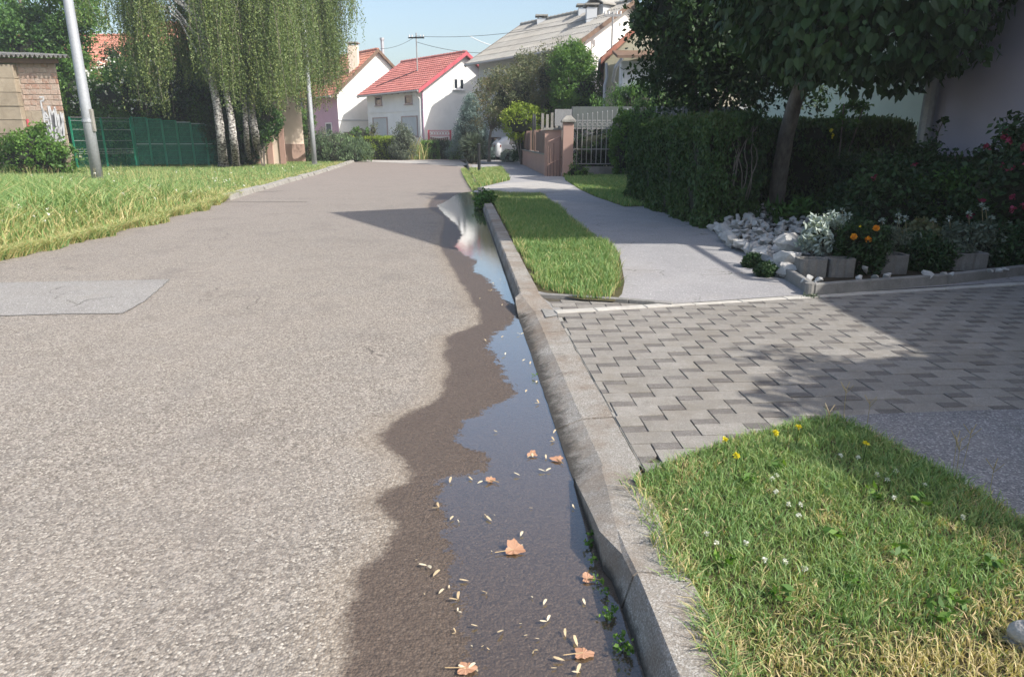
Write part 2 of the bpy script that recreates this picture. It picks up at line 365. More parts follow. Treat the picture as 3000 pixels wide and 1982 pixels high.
# ---------------------------------------------------------------- mesh helpers
class MB:
    def __init__(s): s.v = []; s.f = []; s.mi = []; s.cur = 0
    def poly(s, pts):
        b = len(s.v); s.v += [tuple(p) for p in pts]; s.f.append(tuple(range(b, b + len(pts)))); s.mi.append(s.cur); return s
    def hexa(s, p):                      # 8 points: lower ring then upper ring (both ccw)
        b = len(s.v); s.v += [tuple(q) for q in p]
        for q in ((3, 2, 1, 0), (4, 5, 6, 7), (0, 1, 5, 4), (1, 2, 6, 5), (2, 3, 7, 6), (3, 0, 4, 7)):
            s.f.append(tuple(b + i for i in q)); s.mi.append(s.cur)
        return s
    def box(s, x0, x1, y0, y1, z0, z1):
        return s.hexa([(x0, y0, z0), (x1, y0, z0), (x1, y1, z0), (x0, y1, z0), (x0, y0, z1), (x1, y0, z1), (x1, y1, z1), (x0, y1, z1)])
    def obox(s, o, u, v, a0, a1, b0, b1, z0, z1):   # box in a frame: origin o, ground axes u and v
        P = lambda a, b, z: (o[0] + u[0] * a + v[0] * b, o[1] + u[1] * a + v[1] * b, z)
        return s.hexa([P(a0, b0, z0), P(a1, b0, z0), P(a1, b1, z0), P(a0, b1, z0), P(a0, b0, z1), P(a1, b0, z1), P(a1, b1, z1), P(a0, b1, z1)])
    def prism(s, ring, z0, z1):
        n = len(ring); b = len(s.v)
        s.v += [(p[0], p[1], z0) for p in ring] + [(p[0], p[1], z1) for p in ring]
        s.f.append(tuple(b + i for i in reversed(range(n)))); s.f.append(tuple(b + n + i for i in range(n))); s.mi += [s.cur] * 2
        for i in range(n):
            j = (i + 1) % n; s.f.append((b + i, b + j, b + n + j, b + n + i)); s.mi.append(s.cur)
        return s
    def tube(s, pts, r, n=8, cap=True):
        pts = [Vector(p) for p in pts]; rs = r if isinstance(r, (list, tuple)) else [r] * len(pts)
        b = len(s.v); ref = Vector((.31, .17, .93)) if abs((pts[-1] - pts[0]).normalized().z) < .9 else Vector((1, .1, 0))
        for i, p in enumerate(pts):
            d = (pts[min(i + 1, len(pts) - 1)] - pts[max(i - 1, 0)]).normalized()
            a = d.cross(ref).normalized(); c = d.cross(a)
            for k in range(n):
                q = p + (a * math.cos(k * 2 * math.pi / n) + c * math.sin(k * 2 * math.pi / n)) * rs[i]
                s.v.append(tuple(q))
        for i in range(len(pts) - 1):
            for k in range(n):
                l = (k + 1) % n
                s.f.append((b + i * n + k, b + i * n + l, b + (i + 1) * n + l, b + (i + 1) * n + k)); s.mi.append(s.cur)
        if cap:
            s.f.append(tuple(b + k for k in reversed(range(n)))); s.f.append(tuple(b + (len(pts) - 1) * n + k for k in range(n))); s.mi += [s.cur] * 2
        return s
    def build(s, name, mats, parent=None, smooth=False, bevel=0):
        me = bpy.data.meshes.new(name); me.from_pydata(s.v, [], s.f); 
        for m in (mats if isinstance(mats, (list, tuple)) else [mats]): me.materials.append(m)
        if any(s.mi): me.polygons.foreach_set('material_index', s.mi)
        bm = bmesh.new(); bm.from_mesh(me); bmesh.ops.recalc_face_normals(bm, faces=bm.faces)
        if bevel: bmesh.ops.bevel(bm, geom=list(bm.edges), offset=bevel, segments=1, affect='EDGES', clamp_overlap=True)
        bm.to_mesh(me); bm.free()
        if smooth: me.polygons.foreach_set('use_smooth', [True] * len(me.polygons))
        return link(name, me, parent)
LOCAL = [False]
def link(name, me, parent=None):
    o = bpy.data.objects.new(name, me); COL.objects.link(o)
    if parent is not None:
        o.parent = parent
        if parent.parent is None and not LOCAL[0]:        # children are modelled in world metres
            o.matrix_parent_inverse = Matrix.Translation(-parent.location)
    return o
def empty(name, loc=(0, 0, 0)):
    o = bpy.data.objects.new(name, None); o.location = loc; o.empty_display_size = .2; COL.objects.link(o); return o
def tag(o, label=None, cat=None, group=None, kind=None):
    if label: o['label'] = label
    if cat: o['category'] = cat
    if group: o['group'] = group
    if kind: o['kind'] = kind
    return o
def thing(name, label, cat, loc=(0, 0, 0), group=None): return tag(empty(name, loc), label, cat, group)

def fast_mesh(name, verts, faces_n, mat, parent=None, tint=None, smooth=False, extra=None):
    """verts (N,k,3): N polygons of k corners each"""
    N, k, _ = verts.shape
    me = bpy.data.meshes.new(name)
    me.vertices.add(N * k); me.vertices.foreach_set('co', verts.reshape(-1).astype(np.float32))
    me.loops.add(N * k); me.loops.foreach_set('vertex_index', np.arange(N * k, dtype=np.int32))
    me.polygons.add(N); me.polygons.foreach_set('loop_start', np.arange(0, N * k, k, dtype=np.int32))
    me.polygons.foreach_set('loop_total', np.full(N, k, dtype=np.int32))
    me.update(calc_edges=True)
    a = me.attributes.new('tint', 'FLOAT', 'FACE')
    a.data.foreach_set('value', (tint if tint is not None else rng.random(N)).astype(np.float32))
    me.materials.append(mat)
    return link(name, me, parent)

def unit(a): return a / np.maximum(np.linalg.norm(a, axis=1, keepdims=True), 1e-9)
def leaf_quads(c, size, axis=None, droop=0., ratio=.5, up=None, vary=.35, facing=None):
    """diamond leaves. c (N,3). axis: preferred length direction."""
    N = len(c); L = size * (1 + vary * (rng.random(N) * 2 - 1))[:, None]
    d = rng.normal(size=(N, 3))
    if axis is not None: d = d * .45 + np.asarray(axis)
    d[:, 2] -= droop
    d = unit(d); n = rng.normal(size=(N, 3))
    if facing is not None: n = n * .6 + facing
    s = unit(np.cross(d, n)); 
    nn = unit(np.cross(s, d))
    a = c - d * L * .5; b = c + s * L * ratio * .5 - nn * L * .10 ; t = c + d * L * .5; e = c - s * L * ratio * .5 - nn * L * .10
    return np.stack([a, b, t, e], 1)
def heart_leaves(c, size, d, n, vary=.3):
    N = len(c); L = size * (1 + vary * (rng.random(N) * 2 - 1))[:, None]
    d = unit(d); s = unit(np.cross(d, n)); nn = unit(np.cross(s, d))
    P = lambda a, b, h: c + d * L * a + s * L * b + nn * L * h
    half1 = np.stack([P(-.38, 0, 0), P(-.48, .22, -.04), P(-.22, .43, -.10), P(.14, .30, -.09), P(.55, 0, -.05)], 1)
    half2 = np.stack([P(-.38, 0, 0), P(.55, 0, -.05), P(.14, -.30, -.09), P(-.22, -.43, -.10), P(-.48, -.22, -.04)], 1)
    return np.concatenate([half1, half2], 0)

def clumps(center, radii, n_cl, cl_r, per, shell=.55, flat_bottom=None, squash=1.0, seed=0):
    """leaf centres gathered into clumps spread over the outer part of an ellipsoid"""
    r = np.random.default_rng(seed)
    d = unit(r.normal(size=(n_cl, 3)))
    rad = shell + (1 - shell) * r.random((n_cl, 1)) ** .6
    wob = 1 + .16 * np.sin(d[:, :1] * 5.1 + seed) * np.cos(d[:, 1:2] * 4.3 + seed * 2)
    cc = np.asarray(center) + d * rad * wob * np.asarray(radii)
    if flat_bottom is not None: cc = cc[cc[:, 2] > flat_bottom]
    crs = cl_r * (.6 + .8 * r.random((len(cc), 1)))
    tn = r.random(len(cc))
    pts = np.repeat(cc, per, 0) + unit(r.normal(size=(len(cc) * per, 3))) * (r.random((len(cc) * per, 1)) ** .45) * np.repeat(crs, per, 0) * np.array([1, 1, squash])
    tint = np.clip(np.repeat(tn, per) * .6 + r.random(len(cc) * per) * .45 - .02, 0, 1)
    return pts, tint
def inpoly(P, poly):
    x, y = P[:, 0], P[:, 1]; ins = np.zeros(len(P), bool); n = len(poly)
    for i in range(n):
        x1, y1 = poly[i][:2]; x2, y2 = poly[(i + 1) % n][:2]
        c = ((y1 > y) != (y2 > y)) & (x < (x2 - x1) * (y - y1) / (y2 - y1 + 1e-12) + x1); ins ^= c
    return ins
def pdist(P, line):                      # distance to a polyline
    best = np.full(len(P), 1e9)
    for (x1, y1), (x2, y2) in zip([q[:2] for q in line[:-1]], [q[:2] for q in line[1:]]):
        dx, dy = x2 - x1, y2 - y1; t = np.clip(((P[:, 0] - x1) * dx + (P[:, 1] - y1) * dy) / (dx * dx + dy * dy), 0, 1)
        best = np.minimum(best, np.hypot(P[:, 0] - x1 - t * dx, P[:, 1] - y1 - t * dy))
    return best
_LAT = np.random.default_rng(5).random((256, 256))
def fbm(P, s, seed=0):                   # value noise 0..1
    out = 0; amp = 1.0; tot = 0
    for o in range(4):
        x = P[:, 0] * s * 2 ** o + seed * 17.3 + o * 31.7; y = P[:, 1] * s * 2 ** o + seed * 9.1 + o * 11.3
        ca, sa = math.cos(.7 + o), math.sin(.7 + o); x, y = x * ca - y * sa, x * sa + y * ca
        xi, yi = np.floor(x).astype(int), np.floor(y).astype(int); fx, fy = x - xi, y - yi; fx = fx * fx * (3 - 2 * fx); fy = fy * fy * (3 - 2 * fy)
        g_ = lambda i, j: _LAT[(xi + i) % 256, (yi + j) % 256]
        out = out + amp * ((g_(0, 0) * (1 - fx) + g_(1, 0) * fx) * (1 - fy) + (g_(0, 1) * (1 - fx) + g_(1, 1) * fx) * fy); tot += amp; amp *= .55
    return np.clip((out / tot - .5) * 1.7 + .5, 0, 1)
def blades(P, z, hgt, width, lean=.45, tint=None, bend=.5):
    """grass blades of two quads+tip folded into one 5-gon strip; P (N,2)"""
    N = len(P); h = hgt * (.55 + .9 * rng.random(N)) if np.ndim(hgt) == 0 else hgt
    h = h[:, None]; w = (width * (.6 + .8 * rng.random(N)))[:, None]
    ang = rng.random(N) * 2 * np.pi; la = rng.random(N) * 2 * np.pi
    s = np.stack([np.cos(ang), np.sin(ang), np.zeros(N)], 1)
    ln = np.stack([np.cos(la), np.sin(la), np.zeros(N)], 1) * (lean * (.2 + rng.random(N)))[:, None]
    b = np.stack([P[:, 0], P[:, 1], np.full(N, z) if np.ndim(z) == 0 else z], 1)
    upv = np.array([0, 0, 1.])
    m = b + (upv * .62 + ln * .45) * h; tp = b + (upv * (1 - .25 * bend) + ln * (1 + .4 * bend)) * h
    q1 = np.stack([b - s * w, b + s * w, m + s * w * .8, m - s * w * .8], 1)
    q2 = np.stack([m - s * w * .8, m + s * w * .8, tp + s * w * .1, tp - s * w * .1], 1)
    t = tint if tint is not None else rng.random(N)
    return np.concatenate([q1, q2], 0), np.concatenate([t, np.clip(t + .05, 0, 1)], 0)
def scatter(poly, n):
    xs = [p[0] for p in poly]; ys = [p[1] for p in poly]; out = []
    got = 0
    while got < n:
        P = np.stack([rng.uniform(min(xs), max(xs), n * 2), rng.uniform(min(ys), max(ys), n * 2)], 1)
        P = P[inpoly(P, poly)]; out.append(P); got += len(P)
        if len(P) == 0: break
    return np.concatenate(out)[:n]
def sheet(name, pts, z, mat, parent=None, thick=0):
    b = MB()
    if thick: b.prism(pts, z - thick, z)
    else: b.poly([(p[0], p[1], z) for p in pts])
    return b.build(name, mat, parent)

# ================================================================ SETTING: ground, road, kerb, paths
ST = dict(kind='structure')
g = MB(); g.poly([(-3000, -3000, -.06), (3000, -3000, -.06), (3000, 3000, -.06), (-3000, 3000, -.06)])
tag(g.build('ground', M['ground']), **ST)
left_edge = [(-5.55, -3), (-5.55, 7.3), (-5.45, 9.1), (-5.62, 11.5), (-5.9, 14.3), (-6.35, 19), (-6.95, 25), (-7.7, 31.5), (-8.6, 38.5), (-9.9, 44.3), (-12.5, 46.6), (-18, 48)]
right_edge = [(kx(y), y) for y in (-3, 0, 1.4, 5, 11, 17)] + [(-1.05, 19.5), (-1.85, 28.2), (-2.6, 35.8), (-3.1, 40.5), (-2.0, 42.0), (3, 43.5)]
road = MB(); ring = left_edge + [(-18, 60), (6, 60), (6, 44)] + list(reversed(right_edge))
# strip the road in quads so that it stays a clean sheet
def lerp_line(line, y):
    for (x1, y1), (x2, y2) in zip(line[:-1], line[1:]):
        if y1 <= y <= y2: return x1 + (x2 - x1) * (y - y1) / max(y2 - y1, 1e-6)
    return line[-1][0]
ys = [-3, 0, 2, 4, 6, 7.3, 9.1, 11.5, 14.3, 17, 19, 22, 25, 28.2, 31.5, 35.8, 38.5, 40.5]
for y1, y2 in zip(ys[:-1], ys[1:]):
    road.poly([(lerp_line(left_edge, y1) - .25, y1, 0), (lerp_line(right_edge, y1) + .05, y1, 0), (lerp_line(right_edge, y2) + .05, y2, 0), (lerp_line(left_edge, y2) - .25, y2, 0)])
road.poly([(-9.3, 40.5, 0), (-3.05, 40.5, 0), (-1.5, 43, 0), (4, 45, 0), (4, 46.8, 0), (-4, 47.2, 0), (-12.5, 47.4, 0), (-22, 50, 0), (-22, 48.6, 0), (-12.7, 45.9, 0), (-10.2, 43.8, 0)])
tag(road.build('road', M['asphalt']), **ST)
# grey repair patch with its cracks
pp = [at(-260, 834), at(120, 826), at(500, 819), at(470, 845), at(430, 880), at(360, 919), at(180, 921), at(-260, 934)]
tag(sheet('asphalt_patch', pp, .004, M['patch']), **ST)
cr = MB()
def dark_strip(pts, w, z):
    for (a, b) in zip(pts[:-1], pts[1:]):
        dx, dy = b[0] - a[0], b[1] - a[1]; l = math.hypot(dx, dy) + 1e-6; nx, ny = -dy / l * w, dx / l * w
        cr.poly([(a[0] - nx, a[1] - ny, z), (b[0] - nx, b[1] - ny, z), (b[0] + nx, b[1] + ny, z), (a[0] + nx, a[1] + ny, z)])
def wob(pts, amp, n=6):
    out = []
    for a, b in zip(pts[:-1], pts[1:]):
        for i in range(n): 
            t = i / n; out.append((a[0] + (b[0] - a[0]) * t + random.uniform(-amp, amp), a[1] + (b[1] - a[1]) * t + random.uniform(-amp, amp)))
    return out + [pts[-1][:2]]
dark_strip(wob([at(220, 898), at(260, 880), at(335, 870)], .012), .002, .0065)
dark_strip(wob([at(-200, 838), at(120, 829), at(500, 820)], .01, 14), .0016, .0085)
dark_strip(wob([at(500, 820), at(470, 845), at(430, 880), at(360, 919)], .01, 7), .0015, .0085)
dark_strip(wob([at(360, 919), at(180, 921), at(-200, 932)], .01, 12), .0016, .0085)
for q in ([(600, 594), (690, 592), (900, 592)], [(700, 565), (760, 563), (830, 560)]):  # first streak paints a small cast shadow, the other is a plain dark strip
    dark_strip(wob([at(*k) for k in q], .02, 8), .022, .003)
tag(cr.build('cracks_and_shadow_streak', M['dark_core']), **ST)

# puddle in the gutter
rim_px = [(1480, 2100), (1345, 1982), (1330, 1850), (1300, 1700), (1285, 1560), (1262, 1450), (1270, 1405), (1330, 1385), (1400, 1370), (1400, 1330), (1330, 1310), (1310, 1270), (1360, 1225), (1440, 1185), (1505, 1150), (1470, 1120), (1445, 1060), (1415, 1020), (1430, 985), (1475, 955), (1512, 925)]
rim_px2 = [(1500, 895), (1470, 880), (1440, 845), (1415, 812), (1375, 795), (1390, 765), (1350, 745), (1325, 722), (1350, 690), (1335, 660), (1300, 630), (1275, 602), (1310, 585), (1340, 566), (1368, 562)]
def puddle(name, px, y_far, label_w=None):
    rim = [at(x, y, .0022)[:2] for x, y in px]
    kerbside = [(kx(rim[0][1]) + .03, rim[0][1]), (kx(rim[-1][1]) + .03, rim[-1][1])]
    poly = rim + [kerbside[1], kerbside[0]]
    ys_ = np.array([p[1] for p in rim]); y0, y1 = ys_.min(), ys_.max()
    # grid with the distance to the rim stored per corner
    xs_ = np.array([p[0] for p in poly]); step = .03 if y1 < 7 else .05
    gx = np.arange(xs_.min() - .05, xs_.max() + .06, step); gy = np.arange(y0, y1 + .12, step if y1 < 7 else .12)
    X, Y = np.meshgrid(gx, gy); P = np.stack([X.ravel(), Y.ravel()], 1)
    ins = inpoly(P, poly); d = pdist(P, rim); sd = np.where(ins, d, -d)
    sd = np.where((P[:, 0] > kx(P[:, 1]) - .03) & (P[:, 1] > y0) & (P[:, 1] < y1), np.maximum(sd, .06), sd)
    nx, ny = len(gx), len(gy); faces = []
    for j in range(ny - 1):
        for i in range(nx - 1):
            q = (j * nx + i, j * nx + i + 1, (j + 1) * nx + i + 1, (j + 1) * nx + i)
            if max(sd[k] for k in q) > -.04 and P[q[0]][0] < kx(P[q[0]][1]) + .02: faces.append(q)
    me = bpy.data.meshes.new(name); me.from_pydata([(p[0], p[1], .0035) for p in P], [], faces)
    a = me.attributes.new('rim', 'FLOAT', 'POINT'); a.data.foreach_set('value', np.clip(.30 + sd * 5.5, 0, 1).astype(np.float32))
    me.materials.append(M['water']); me.polygons.foreach_set('use_smooth', [True] * len(faces))
    return tag(link(name, me), **ST)
puddle('puddle', rim_px, 0); puddle('gutter_water', rim_px2, 0)

# kerb stones: profile across (from the road outwards); the middle run is lowered with a bevelled lip
kerb = tag(empty('kerb', (.1, 3, 0)), **ST)
u_k = Vector((-.0765, 1, 0)).normalized(); v_k = Vector((1, .0765, 0)).normalized()
def kerb_stone(y0, y1, hf0, hf1, name='kerb_stone', gap=.004, width=.16, hb=None):
    """hf = height of the front edge of the top; the lowered stones have a sloping lip"""
    def prof(hf, yy):
        low = hf < .10
        j = random.uniform(-.003, .003)
        if low:
            t = (hf - .03) / .07
            return [(0, -.05), (0.0, .006 + .094 * t), (.10 * (1 - t) + .014 + .03 * t, .056 + .050 * t + j), (.25 - .063 * t, .066 + .040 * t + j), (.25 - .063 * t, -.05)]
        return [(0, -.05), (0.040, hf - .012), (.052, hf + j), (width + .027, hf + j), (width + .027, -.05)]
    b = MB(); P = []
    n = 7
    for i in range(n):
        t = i / (n - 1); y = y0 + gap + (y1 - y0 - 2 * gap) * t; hf = hf0 + (hf1 - hf0) * t
        pr = prof(hf, y)
        row = []
        for (a, z) in pr:
            jx = random.uniform(-.002, .002)
            row.append((kx(y) + a + jx, y, z + (random.uniform(-.0015, .0015) if z > 0 else 0)))
        P.append(row)
    base = len(b.v)
    for row in P: b.v += row
    for i in range(n - 1):
        for k in range(4):
            b.f.append((base + i * 5 + k, base + (i + 1) * 5 + k, base + (i + 1) * 5 + k + 1, base + i * 5 + k + 1)); b.mi.append(0)
    b.f.append(tuple(base + k for k in range(5))); b.f.append(tuple(base + (n - 1) * 5 + k for k in reversed(range(5)))); b.mi += [0, 0]
    return b.build(name, M['kerb'], kerb)
KH = .118
for (a, b_, h0, h1) in [(-.95, .1, KH, KH), (.1, .62, KH, KH), (.62, 1.6, KH, KH), (1.6, 2.33, KH, .04), (2.33, 2.8, .03, .03), (2.8, 3.42, .03, .03), (3.42, 4.2, .03, .03), (4.2, 4.75, .03, .03), (4.75, 5.25, .03, KH), (5.25, 5.75, KH, KH)]:
    kerb_stone(a, b_, h0, h1)
y = 5.75
while y < 40:
    if 16.4 < y < 19.6:
        y2 = min(y + 1, 19.7); kerb_stone(y, y2, .03, .03)
    else:
        y2 = y + 1.0; kerb_stone(y, y2, KH if y < 16.4 else .10, KH if y < 16.4 else .10)
    y = y2
# left kerb, broken up and mossy
lk = tag(empty('far_kerb', (-6, 17, 0)), **ST)
y = 14.6
i = 0
while y < 43:
    x0, x1 = lerp_line(left_edge, y), lerp_line(left_edge, y + .93)
    b = MB(); d = random.uniform(-.02, .02); h = .11 + random.uniform(-.02, .02)
    b.hexa([(x0 - .22, y, -.04), (x0 + d, y, -.04), (x1 + d, y + .9, -.04), (x1 - .22, y + .9, -.04), (x0 - .2, y, h), (x0 - .05 + d, y, h - .02), (x1 - .05 + d, y + .9, h - .02), (x1 - .2, y + .9, h)])
    b.build('kerb_stone', M['old_conc'], lk, bevel=.012); y += .95 + random.uniform(0, .12)

_s0, _s1 = at(1618, 918, .072), at(2700, 852, .072); SK = (_s1[1] - _s0[1]) / (_s1[0] - _s0[0])
def strip_y(x): return _s0[1] + (x - _s0[0]) * SK
# pavement on the right: one raised sheet, its lawns and paving laid on it
RZ = .080; PZ0 = .070
pv = MB(); rows = [7, 9, 12, 15, 18, 21, 25, 30, 35, 40]
for y1, y2 in zip(rows[:-1], rows[1:]):
    pv.poly([(kx(y1) + .17, y1, RZ), (kx(y1) + 3.9, y1, RZ), (kx(y2) + 3.9, y2, RZ), (kx(y2) + .17, y2, RZ)])
pv.poly([at(1558, 866, PZ0)[:2] + (RZ,), at(1700, 873, PZ0)[:2] + (RZ,), at(1840, 883, PZ0)[:2] + (RZ,), at(1968, 893, PZ0)[:2] + (RZ,), (2.8, strip_y(2.8) + .087, RZ), (4.6, strip_y(4.6) + .087, RZ), (4.6, 7, RZ), (kx(7) + .17, 7, RZ), (kx(5.25) + .17, 5.25, RZ)])
pv_o = tag(pv.build('pavement', M['path']), **ST)
sz = RZ - .03
near_path = [at(2400, 1222, .08), at(2480, 1262, .08), at(2650, 1352, .08), at(2960, 1560, .08), (2.6, 1.0), (6.5, 1.0), (6.5, 3.6), at(3300, 1190, .08), at(2900, 1200, .08), at(2560, 1212, .08)]
# soil under paving, garden and houses on the right
b = MB(); b.poly([(kx(-3) + .17, -3, .03), (60, -3, .03), (60, 4.6, .03), (kx(4.6) + .17, 4.6, .03)]); tag(b.build('verge_ground', M['soil']), **ST)
b = MB(); b.poly([(kx(4.6) + .17, 4.6, .031), (60, 4.6, .031), (60, 41, .031), (kx(41) + .17, 41, .031)]); tag(b.build('garden_ground', M['soil_dark']), **ST)
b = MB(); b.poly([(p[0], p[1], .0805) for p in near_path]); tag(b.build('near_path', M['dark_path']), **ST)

# ---- interlocking pavers laid in a hopscotch bond (a large pale stone, a small dark one)
PZ = .070
paving = tag(empty('driveway_paving', (1.8, 4, 0)), **ST)
ring_in = [(kx(2.30) + .19, 2.30), (.52, 2.36), at(1872, 1392, PZ)[:2], at(2020, 1325, PZ)[:2], at(2190, 1270, PZ)[:2], at(2350, 1228, PZ)[:2], at(2640, 1212, PZ)[:2], at(3000, 1196, PZ)[:2], (6.2, 3.5), (6.2, 6.35), at(3000, 848, PZ)[:2], at(2340, 885, PZ)[:2], at(1616, 926, PZ)[:2], (kx(4.8) + .20, 4.85)]
tri_in = [at(1605, 905, PZ)[:2], at(1572, 872, PZ)[:2], at(1960, 897, PZ)[:2], at(1930, 896, PZ)[:2]]
b = MB(); b.poly([(p[0], p[1], PZ - .012) for p in ring_in]); tag(b.build('paving_bed', M['sand'], paving), **ST)
b = MB(); b.poly([(kx(4.75) + .19, 4.75, PZ - .011), (2.2, 5.36, PZ - .011), (2.1, 5.5, PZ - .011), (kx(5.2) + .19, 5.3, PZ - .011)]); b.build('paving_bed', M['sand'], paving)
def clip(poly, ring):                     # clip a convex stone by the straight-sided bed (Sutherland-Hodgman per half plane)
    return poly
ux, uy = Vector((1, .066)).normalized(), Vector((-.066, 1)).normalized()
Wd, Hd, wd, hd, gp = .213, .114, .117, .056, .0045
bigs, smalls = [], []
v1 = (Wd, -hd); v2 = (wd, Hd)
for i in range(-40, 60):
    for j in range(-60, 80):
        a = i * v1[0] + j * v2[0]; c_ = i * v1[1] + j * v2[1]
        ox, oy = .9, 3.0
        for kind, (w, h, sx_, sy_) in (('big', (Wd, Hd, 0, 0)), ('small', (wd, hd, -wd + wd, Hd))):
            if kind == 'small': sx_, sy_ = 0.0 + Wd - Wd, Hd; 
            x_, y_ = a + sx_, c_ + sy_
            if kind == 'small': x_, y_ = a + 0, c_ + Hd
            cxx, cyy = x_ + w / 2, y_ + h / 2
            X = ox + ux.x * cxx + uy.x * cyy; Y = oy + ux.y * cxx + uy.y * cyy
            if not (.3 < X < 5.6 and 2.2 < Y < 6.4): continue
            (bigs if kind == 'big' else smalls).append((X, Y))
def edge_below(x):
    pts = [(.45, 2.30), (.52, 2.37)] + [p for p in ring_in[2:8]] + [(6.2, 3.5)]
    for (x1, y1), (x2, y2) in zip(pts[:-1], pts[1:]):
        if x1 <= x <= x2: return y1 + (y2 - y1) * (x - x1) / max(x2 - x1, 1e-6)
    return 9
def clip_half(poly, nx, ny, d):
    out = []
    for i in range(len(poly)):
        p, q = poly[i], poly[(i + 1) % len(poly)]
        sp_, sq = p[0] * nx + p[1] * ny - d, q[0] * nx + q[1] * ny - d
        if sp_ <= 0: out.append(p)
        if (sp_ < 0 < sq) or (sq < 0 < sp_):
            t = sp_ / (sp_ - sq); out.append((p[0] + (q[0] - p[0]) * t, p[1] + (q[1] - p[1]) * t))
    return out
lower_edges = []
pts_ = [(.38, 2.22), (.52, 2.37)] + ring_in[2:8] + [(6.2, 3.5)]
for a_, b2 in zip(pts_[:-1], pts_[1:]): lower_edges.append((a_, b2))
def stone_shape(X, Y, w, h):
    w2, h2 = w / 2 - gp / 2, h / 2 - gp / 2
    poly = [(X + ux.x * a + uy.x * b, Y + ux.y * a + uy.y * b) for a, b in ((-w2, -h2), (w2, -h2), (w2, h2), (-w2, h2))]
    # kerb side
    poly = clip_half(poly, -1, -.0765, -(.412 + .258))
    if not poly: return None
    upper = Y > strip_y(X) + .03
    if not upper:
        nrm = math.hypot(SK, 1); poly = clip_half(poly, -SK / nrm, 1 / nrm, (strip_y(0) - .006) / nrm) if poly else poly
        if poly:
            for (a_, b2) in lower_edges:
                if a_[0] - .12 <= X <= b2[0] + .12:
                    dx, dy = b2[0] - a_[0], b2[1] - a_[1]; l = math.hypot(dx, dy); nx, ny = dy / l, -dx / l
                    if a_[0] <= X <= b2[0]: poly = clip_half(poly, nx, ny, nx * a_[0] + ny * a_[1])
                if not poly: break
    else:
        nrm = math.hypot(SK, 1); poly = clip_half(poly, SK / nrm, -1 / nrm, -(strip_y(0) + .090) / nrm)
        e0, e1 = at(1560, 872, PZ), at(1965, 897, PZ); dx, dy = e1[0] - e0[0], e1[1] - e0[1]; l = math.hypot(dx, dy); nx, ny = -dy / l, dx / l
        poly = clip_half(poly, nx, ny, nx * e0[0] + ny * e0[1]) if poly else poly
    if not poly or len(poly) < 3: return None
    A = abs(sum(poly[i][0] * poly[(i + 1) % len(poly)][1] - poly[(i + 1) % len(poly)][0] * poly[i][1] for i in range(len(poly)))) / 2
    return poly if A > .0006 else None
PSHARE = {}
for kind, lst, w, h, mt in (('paver', bigs, Wd, Hd, 'paver'), ('small_paver', smalls, wd, hd, 'paver_dark')):
    stones = []
    for (X, Y) in lst:
        p = stone_shape(X, Y, w, h)
        if p: stones.append((X * X * .25 + Y * Y, X, Y, p))
    stones.sort(key=lambda s: s[0]); rest = MB(); n = 0
    full = None
    for d, X, Y, p in stones:
        dz = random.uniform(-.0026, .0022)
        vis = abs(X) < .78 * Y + .1
        if n < 290 and vis:
            whole = len(p) == 4 and abs(abs((p[1][0] - p[0][0])) - (w - gp) * ux.x) < .001 and abs((p[2][1] - p[1][1]) - (h - gp) * uy.y) < .001
            if whole:
                if full is None:
                    bb = MB(); q = [(a[0] - X, a[1] - Y) for a in p]; bb.prism(q, PZ - .025, PZ)
                    full = bb.build(kind, M[mt], paving, bevel=.0022); full.location = (X, Y, dz)
                else:
                    o = full.copy(); COL.objects.link(o); o.location = (X, Y, dz); o.rotation_euler = (random.gauss(0, .006), random.gauss(0, .006), random.gauss(0, .004))
            else:
                bb = MB(); bb.prism(p, PZ - .025, PZ + dz); bb.build(kind, M[mt], paving)
            n += 1
        else: rest.prism(p, PZ - .025, PZ + dz)
    if rest.f: tag(rest.build('remaining_' + kind, M[mt], paving), kind='stuff')
# thin mortar haunch between kerb and pavers
b = MB(); b.poly([(kx(2.3) + .252, 2.3, PZ - .004), (kx(2.36) + .28, 2.36, PZ - .006), (kx(4.75) + .28, 4.75, PZ - .006), (kx(4.75) + .252, 4.75, PZ - .004)]); b.build('mortar_line', M['old_conc'], paving)

# pale edging strip that crosses the drive
strip = tag(empty('pale_edging_strip', (1.5, 5.2, 0)), **ST)
x = .315; k = 0
while x < 5.2:
    L = .2 if k == 0 else .385
    L = .30 if k == 0 else L
    _h = math.hypot(1, SK); y0 = strip_y(x); d = Vector((1 / _h, SK / _h)); nn = Vector((-SK / _h, 1 / _h)); dx = L / _h
    p = [(x + d.x * .003, y0 + d.y * .003), (x + d.x * (L - .003), y0 + d.y * (L - .003))]
    q = [(p[1][0] + nn.x * .082, p[1][1] + nn.y * .082), (p[0][0] + nn.x * .082, p[0][1] + nn.y * .082)]
    dz = random.uniform(-.002, .002)
    b = MB(); b.prism(p + q, .02, PZ + .006 + dz); b.build('edging_stone', M['white_strip'], strip, bevel=.003); x += dx; k += 1
# grey edging that holds back the middle lawn
e = [at(1560, 868, PZ)[:2], at(1700, 875, PZ)[:2], at(1840, 885, PZ)[:2], at(1968, 895, PZ)[:2]]
ge = tag(empty('grey_edging', (e[0][0], e[0][1], 0)), **ST)
for a_, b2 in zip(e[:-1], e[1:]):
    dx, dy = b2[0] - a_[0], b2[1] - a_[1]; l = math.hypot(dx, dy); nx, ny = -dy / l * .05, dx / l * .05
    f_ = .004 / l
    a_ = (a_[0] + dx * f_, a_[1] + dy * f_)
    bb = MB(); bb.prism([a_, b2, (b2[0] + nx, b2[1] + ny), (a_[0] + nx, a_[1] + ny)], .02, RZ + .012); bb.build('edging_stone', M['edging'], ge, bevel=.004)
